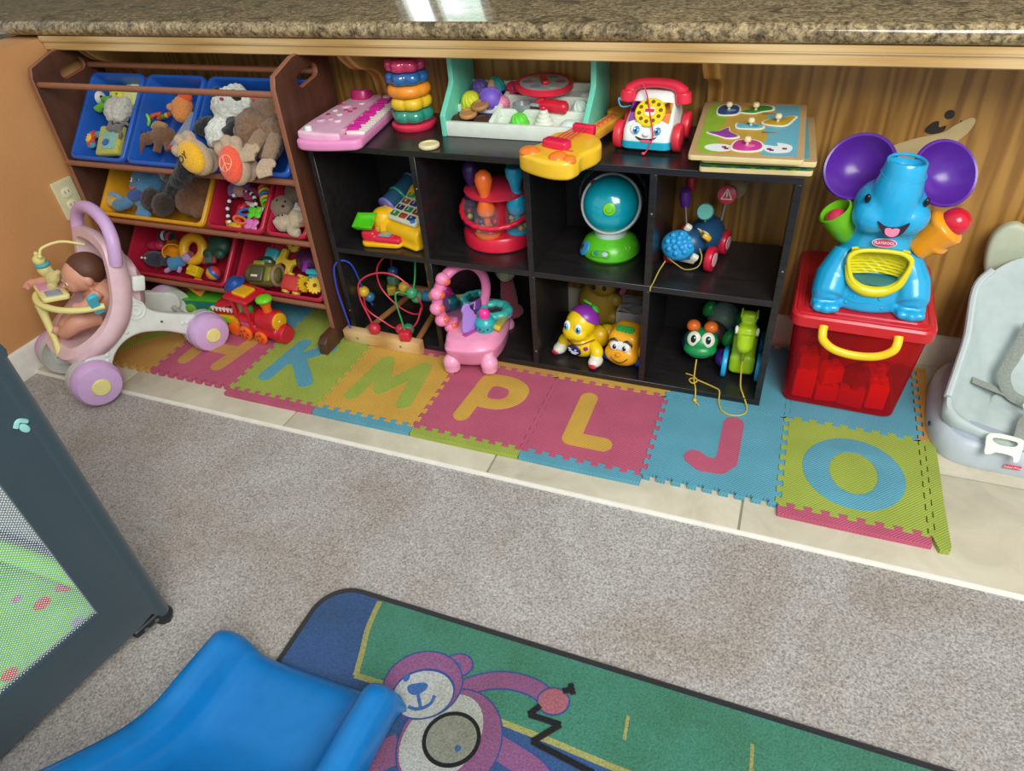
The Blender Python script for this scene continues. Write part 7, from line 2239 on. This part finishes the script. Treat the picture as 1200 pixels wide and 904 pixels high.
# bear: limbs, body, head
lays(BO, [(.7, -.648), (.735, -.607), (.785, -.58), (.84, -.575), (.885, -.59)], .036)
lays(PKB, [(.7, -.648), (.735, -.607), (.785, -.58), (.84, -.575), (.885, -.59)], .03)
lays(BO, [(.79, -.69), (.85, -.70), (.9, -.715), (.95, -.76)], .046)
lays(PKB, [(.79, -.69), (.85, -.70), (.9, -.715), (.95, -.76)], .04)
lays(PKB, [(.66, -.75), (.62, -.79), (.6, -.84)], .05)
layel(BO, (.885, -.588), .03, .026, 20); layel(8, (.885, -.588), .027, .023, 20)
layel(BO, (.738, -.712), .088, .098, -20); layel(PKB, (.738, -.712), .085, .095, -20)
layel(WHB, (.722, -.71), .062, .083, -20)
layel(BO, (.695, -.58), .029, .024, 20); layel(PKB, (.695, -.58), .026, .021, 20); layel(BLB, (.69, -.585), .012, .01, 20)
layel(BO, (.648, -.635), .075, .066, 25); layel(PKB, (.648, -.635), .072, .063, 25)
layel(BO, (.657, -.65), .058, .047, 25); layel(WHB, (.657, -.652), .055, .044, 25)
layel(BLB, (.614, -.634), .006, .008, 0)
lay(BLB, sp2([(.625, -.645), (.65, -.632), (.66, -.638), (.652, -.654), (.638, -.66), (.627, -.655)], 3))
lays(BLB, [(.648, -.655), (.658, -.668), (.664, -.676)], .006)
lays(BLB, [(.642, -.682), (.655, -.682), (.668, -.676), (.678, -.664), (.679, -.648)], .006)
layel(BKB, (.74, -.708), .051, .047, 30); layel(9, (.74, -.708), .044, .04, 30)
layel(BLB, (.757, -.719), .0055, .0055)
for a, b_ in (((.866, -.604), (.852, -.625)), ((.852, -.625), (.91, -.624)), ((.91, -.624), (.873, -.667)), ((.873, -.667), (.985, -.682)), ((.896, -.566), (.912, -.556)), ((.905, -.548), (.915, -.565))):
    lays(BKB, [a, b_], .0095)
mb.build('pile', [PILE(c) for c in ('34588a', '43866e', 'a5a562', '3a4f94', '8e5a86', 'b6bcb8', '15171b', '3a68a8', 'a6646e', '8e9388')], rug, sharp=20)

# ------------------------------------------------------------------ blue slide
sl_ = thing('toddler_slide', 'bright blue plastic toddler slide ending on the carpet and rug', 'slide', (.456, -.70, 0))
path = [(-.690, .006, .5, .92), (-.694, .02, .78, .96), (-.704, .032, .93, .98), (-.72, .041, 1, 1), (-.75, .045, 1, 1), (-.8, .048, 1.02, 1), (-.86, .054, 1.0, 1), (-.91, .075, .98, 1), (-.96, .112, .98, 1), (-1.02, .162, 1, 1), (-1.1, .232, 1, 1), (-1.25, .37, 1, 1), (-1.45, .55, 1, 1), (-1.58, .635, 1, 1), (-1.72, .66, 1, 1), (-1.9, .66, 1, 1)]
hw = [(-.178, -.03, 0), (-.186, .0, 0), (-.187, .4, 1), (-.183, .75, 1), (-.172, .95, 1), (-.158, 1.0, 1), (-.145, .93, 1), (-.136, .72, 1), (-.128, .4, 1), (-.118, .14, 1), (-.1, .03, 1), (-.07, .0, 1), (0, 0, 1)]
hw = hw + [(-x, z, f) for x, z, f in hw[::-1][1:]]
vs, fs = [], []
pth = spline([(a, b_, c_) for a, b_, c_, _ in path], 3)
for p in pth:
    for x, z, f_ in hw:
        zz_ = p.y + (.075 * z * p.z if f_ else z)
        if f_ == 0:
            zz_ = p.y + (-.022 if z < 0 else .0)
        vs.append((x, p.x + .70, max(zz_, .003)))
nn = len(hw)
for i in range(len(pth) - 1):
    for k in range(nn - 1):
        fs.append((i * nn + k, i * nn + k + 1, (i + 1) * nn + k + 1, (i + 1) * nn + k))
MB().raw(vs, fs).build('chute', P('0870b4', .3, .5, .05, 'blue_plastic'), sl_, sharp=75, solid=.006)
for sx in (-1, 1):
    MB().plate([[(-1.2, 0), (-.82, 0), (-.9, .4), (-1.05, .63), (-1.2, .63)]], .03, TR(sx * .15, 0, 0) @ MY, .008).build('support_panel', P('0870b4', .3, .5, .05, 'blue_plastic'), sl_)

# ------------------------------------------------------------------ playpen at the left
m, nt, b = newmat('white_mesh_net')
out = nt.nodes['Material Output']
b.inputs['Base Color'].default_value = lin('dfe8f0')
b.inputs['Roughness'].default_value = .7
v = coords(nt, (1, 1, 1))
sep = nd(nt, 'ShaderNodeSeparateXYZ')
nt.links.new(v, sep.inputs[0])
def hexdist(nt, sx, sy):
    pass
cmb = nd(nt, 'ShaderNodeCombineXYZ')
nt.links.new(sep.outputs['X'], cmb.inputs['X']); nt.links.new(sep.outputs['Z'], cmb.inputs['Y'])
bt = nd(nt, 'ShaderNodeTexVoronoi'); bt.voronoi_dimensions = '2D'; bt.inputs['Randomness'].default_value = 0
bt.inputs['Scale'].default_value = 240
rt = nd(nt, 'ShaderNodeMapping'); rt.inputs['Rotation'].default_value = (0, 0, PI / 4)
nt.links.new(cmb.outputs[0], rt.inputs['Vector']); nt.links.new(rt.outputs[0], bt.inputs['Vector'])
gt = nd(nt, 'ShaderNodeMath', operation='GREATER_THAN'); gt.inputs[1].default_value = .5
nt.links.new(bt.outputs['Distance'], gt.inputs[0])
trn = nd(nt, 'ShaderNodeBsdfTransparent')
ms = nd(nt, 'ShaderNodeMixShader')
nt.links.new(gt.outputs[0], ms.inputs['Fac']); nt.links.new(trn.outputs[0], ms.inputs[1]); nt.links.new(b.outputs[0], ms.inputs[2])
nt.links.new(ms.outputs[0], out.inputs['Surface'])
NET = m
DG = FUZZ('2b3e45', 300, .25, .08, .001)
# local frame: origin at the corner foot, x runs along the near side (towards the camera), y to the left along the other side
pen = thing('playpen', 'dark grey green fabric playpen with mesh sides and a green floor pad at the left', 'playpen', (.066, -.675, -.008), -100.8)
# local +x -> d=(-.187,-.982); local y = left of it -> (.982,-.187); pen lies at local -y
LX, LY, HP = .95, .95, .68
def side_panel(A, horiz):
    pass
def sheet(poly_o, poly_i, M_):
    return MB(M_).plate([poly_o, poly_i], .018, None, .004)
near = rotm(90, 0, 0)
po = [(0, .03), (LX, .03), (LX, HP), (0, HP)]
pi_ = [(.09, .14), (LX - .09, .14), (LX - .09, HP - .09), (.09, HP - .09)]
SK = rotm(0, 0, 10.8)
far = SK @ rotm(0, 0, -90) @ rotm(90, 0, 0)
EV = SK @ Vector((0, -LY, 0))
for nm, M_, L_ in (('near_side', near, LX), ('end_side', far, LY), ('far_side', Matrix.Translation(EV) @ near, LX), ('rear_end_side', Matrix.Translation((LX, 0, 0)) @ far, LY)):
    MB(M_).plate([sp2([(0, .05), (.1, .035), (L_ / 2, .03), (L_ - .1, .035), (L_, .05)], 3, False) + [(L_, HP), (0, HP)], [(.09, .14), (L_ - .09, .14), (L_ - .09, HP - .09), (.09, HP - .09)]], .02, None, .004).build('fabric_panel', DG, pen)
    MB(M_).box((L_ / 2, (HP + .05) / 2, 0), (L_ - .16, HP - .21, .0008)).build('mesh_window', NET, pen)
for xx_ in (0, LX):
    for yy_ in (0, 1):
        x, y = xx_ + EV.x * yy_, EV.y * yy_
        MB().cyl((x, y, .02), (x, y, HP), .016).build('corner_post', DG, pen)
        MB().blob(lambda t: (t.cyl((x, y, .0), (x, y, .03), .016), t.box((x + (.03 if xx_ == 0 else -.03), y, .03), (.07, .026, .02), .006), t.ell((x, y, .016), (.021, .019, .016))), .003, 2).build('foot', P('1c1f22', .45), pen)
        m_ = MB()
        for q in (.018, .042):
            m_.cyl((x + (q if xx_ == 0 else -q), y + .0125, .03), (x + (q if xx_ == 0 else -q), y + .0155, .03), .0045, n=12)
        m_.build('foot_rivet', P('9aa2a6', .3, metal=1), pen)
MB().tube([(0, 0, HP), (LX, 0, HP), (LX + EV.x, EV.y, HP), (EV.x, EV.y, HP)], .022, 12, True, 0).build('top_rail', DG, pen)
m, nt, b = newmat('printed_floor_pad')
b.inputs['Roughness'].default_value = .8
v = coords(nt)
vo = nd(nt, 'ShaderNodeTexVoronoi'); vo.inputs['Scale'].default_value = 17; vo.inputs['Randomness'].default_value = .9
nt.links.new(v, vo.inputs['Vector'])
inside = ramp(nt, vo.outputs['Distance'], [(.0, (1, 1, 1, 1)), (.27, (1, 1, 1, 1)), (.3, (0, 0, 0, 1))])
hs = nd(nt, 'ShaderNodeSeparateColor')
nt.links.new(vo.outputs['Color'], hs.inputs[0])
spot = ramp(nt, hs.outputs[0], [(.0, 'd8402c'), (.3, 'e06a30'), (.5, '8a7ad0'), (.7, 'd84a3a'), (.85, '5aa0d0'), (1, 'e0a03a')])
n2 = noise_tex(nt, v, 9, 3)
gr = ramp(nt, n2.outputs['Fac'], [(.35, '5cc040'), (.65, '84d860')])
mx = nd(nt, 'ShaderNodeMix', data_type='RGBA')
nt.links.new(inside, mx.inputs[0]); nt.links.new(gr, mx.inputs[6]); nt.links.new(spot, mx.inputs[7])
nt.links.new(mx.outputs[2], b.inputs['Base Color'])
mb = MB()
mb.prism([(.02, -.02), (LX - .02, -.02), (LX - .02 + EV.x * .96, EV.y * .96), (.02 + EV.x * .96, EV.y * .96)], .03, .055)
mb.build('floor_pad', m, pen)
MB().tube([(.025 + EV.x * q, EV.y * q, .11) for q in (.04, .3, .6, .94)], .024, 10, flat=.6).build('pad_edge', P('7fdc4a', .7), pen)
m_ = MB()
m_.tube([(.012, .011, .56), (.022, .0115, .568), (.03, .011, .56)], .004, 6)
m_.ell((.02, .011, .552), (.006, .002, .01), rotm(0, 20, 0))
m_.build('pale_logo', P('8fc8c0', .5), pen)
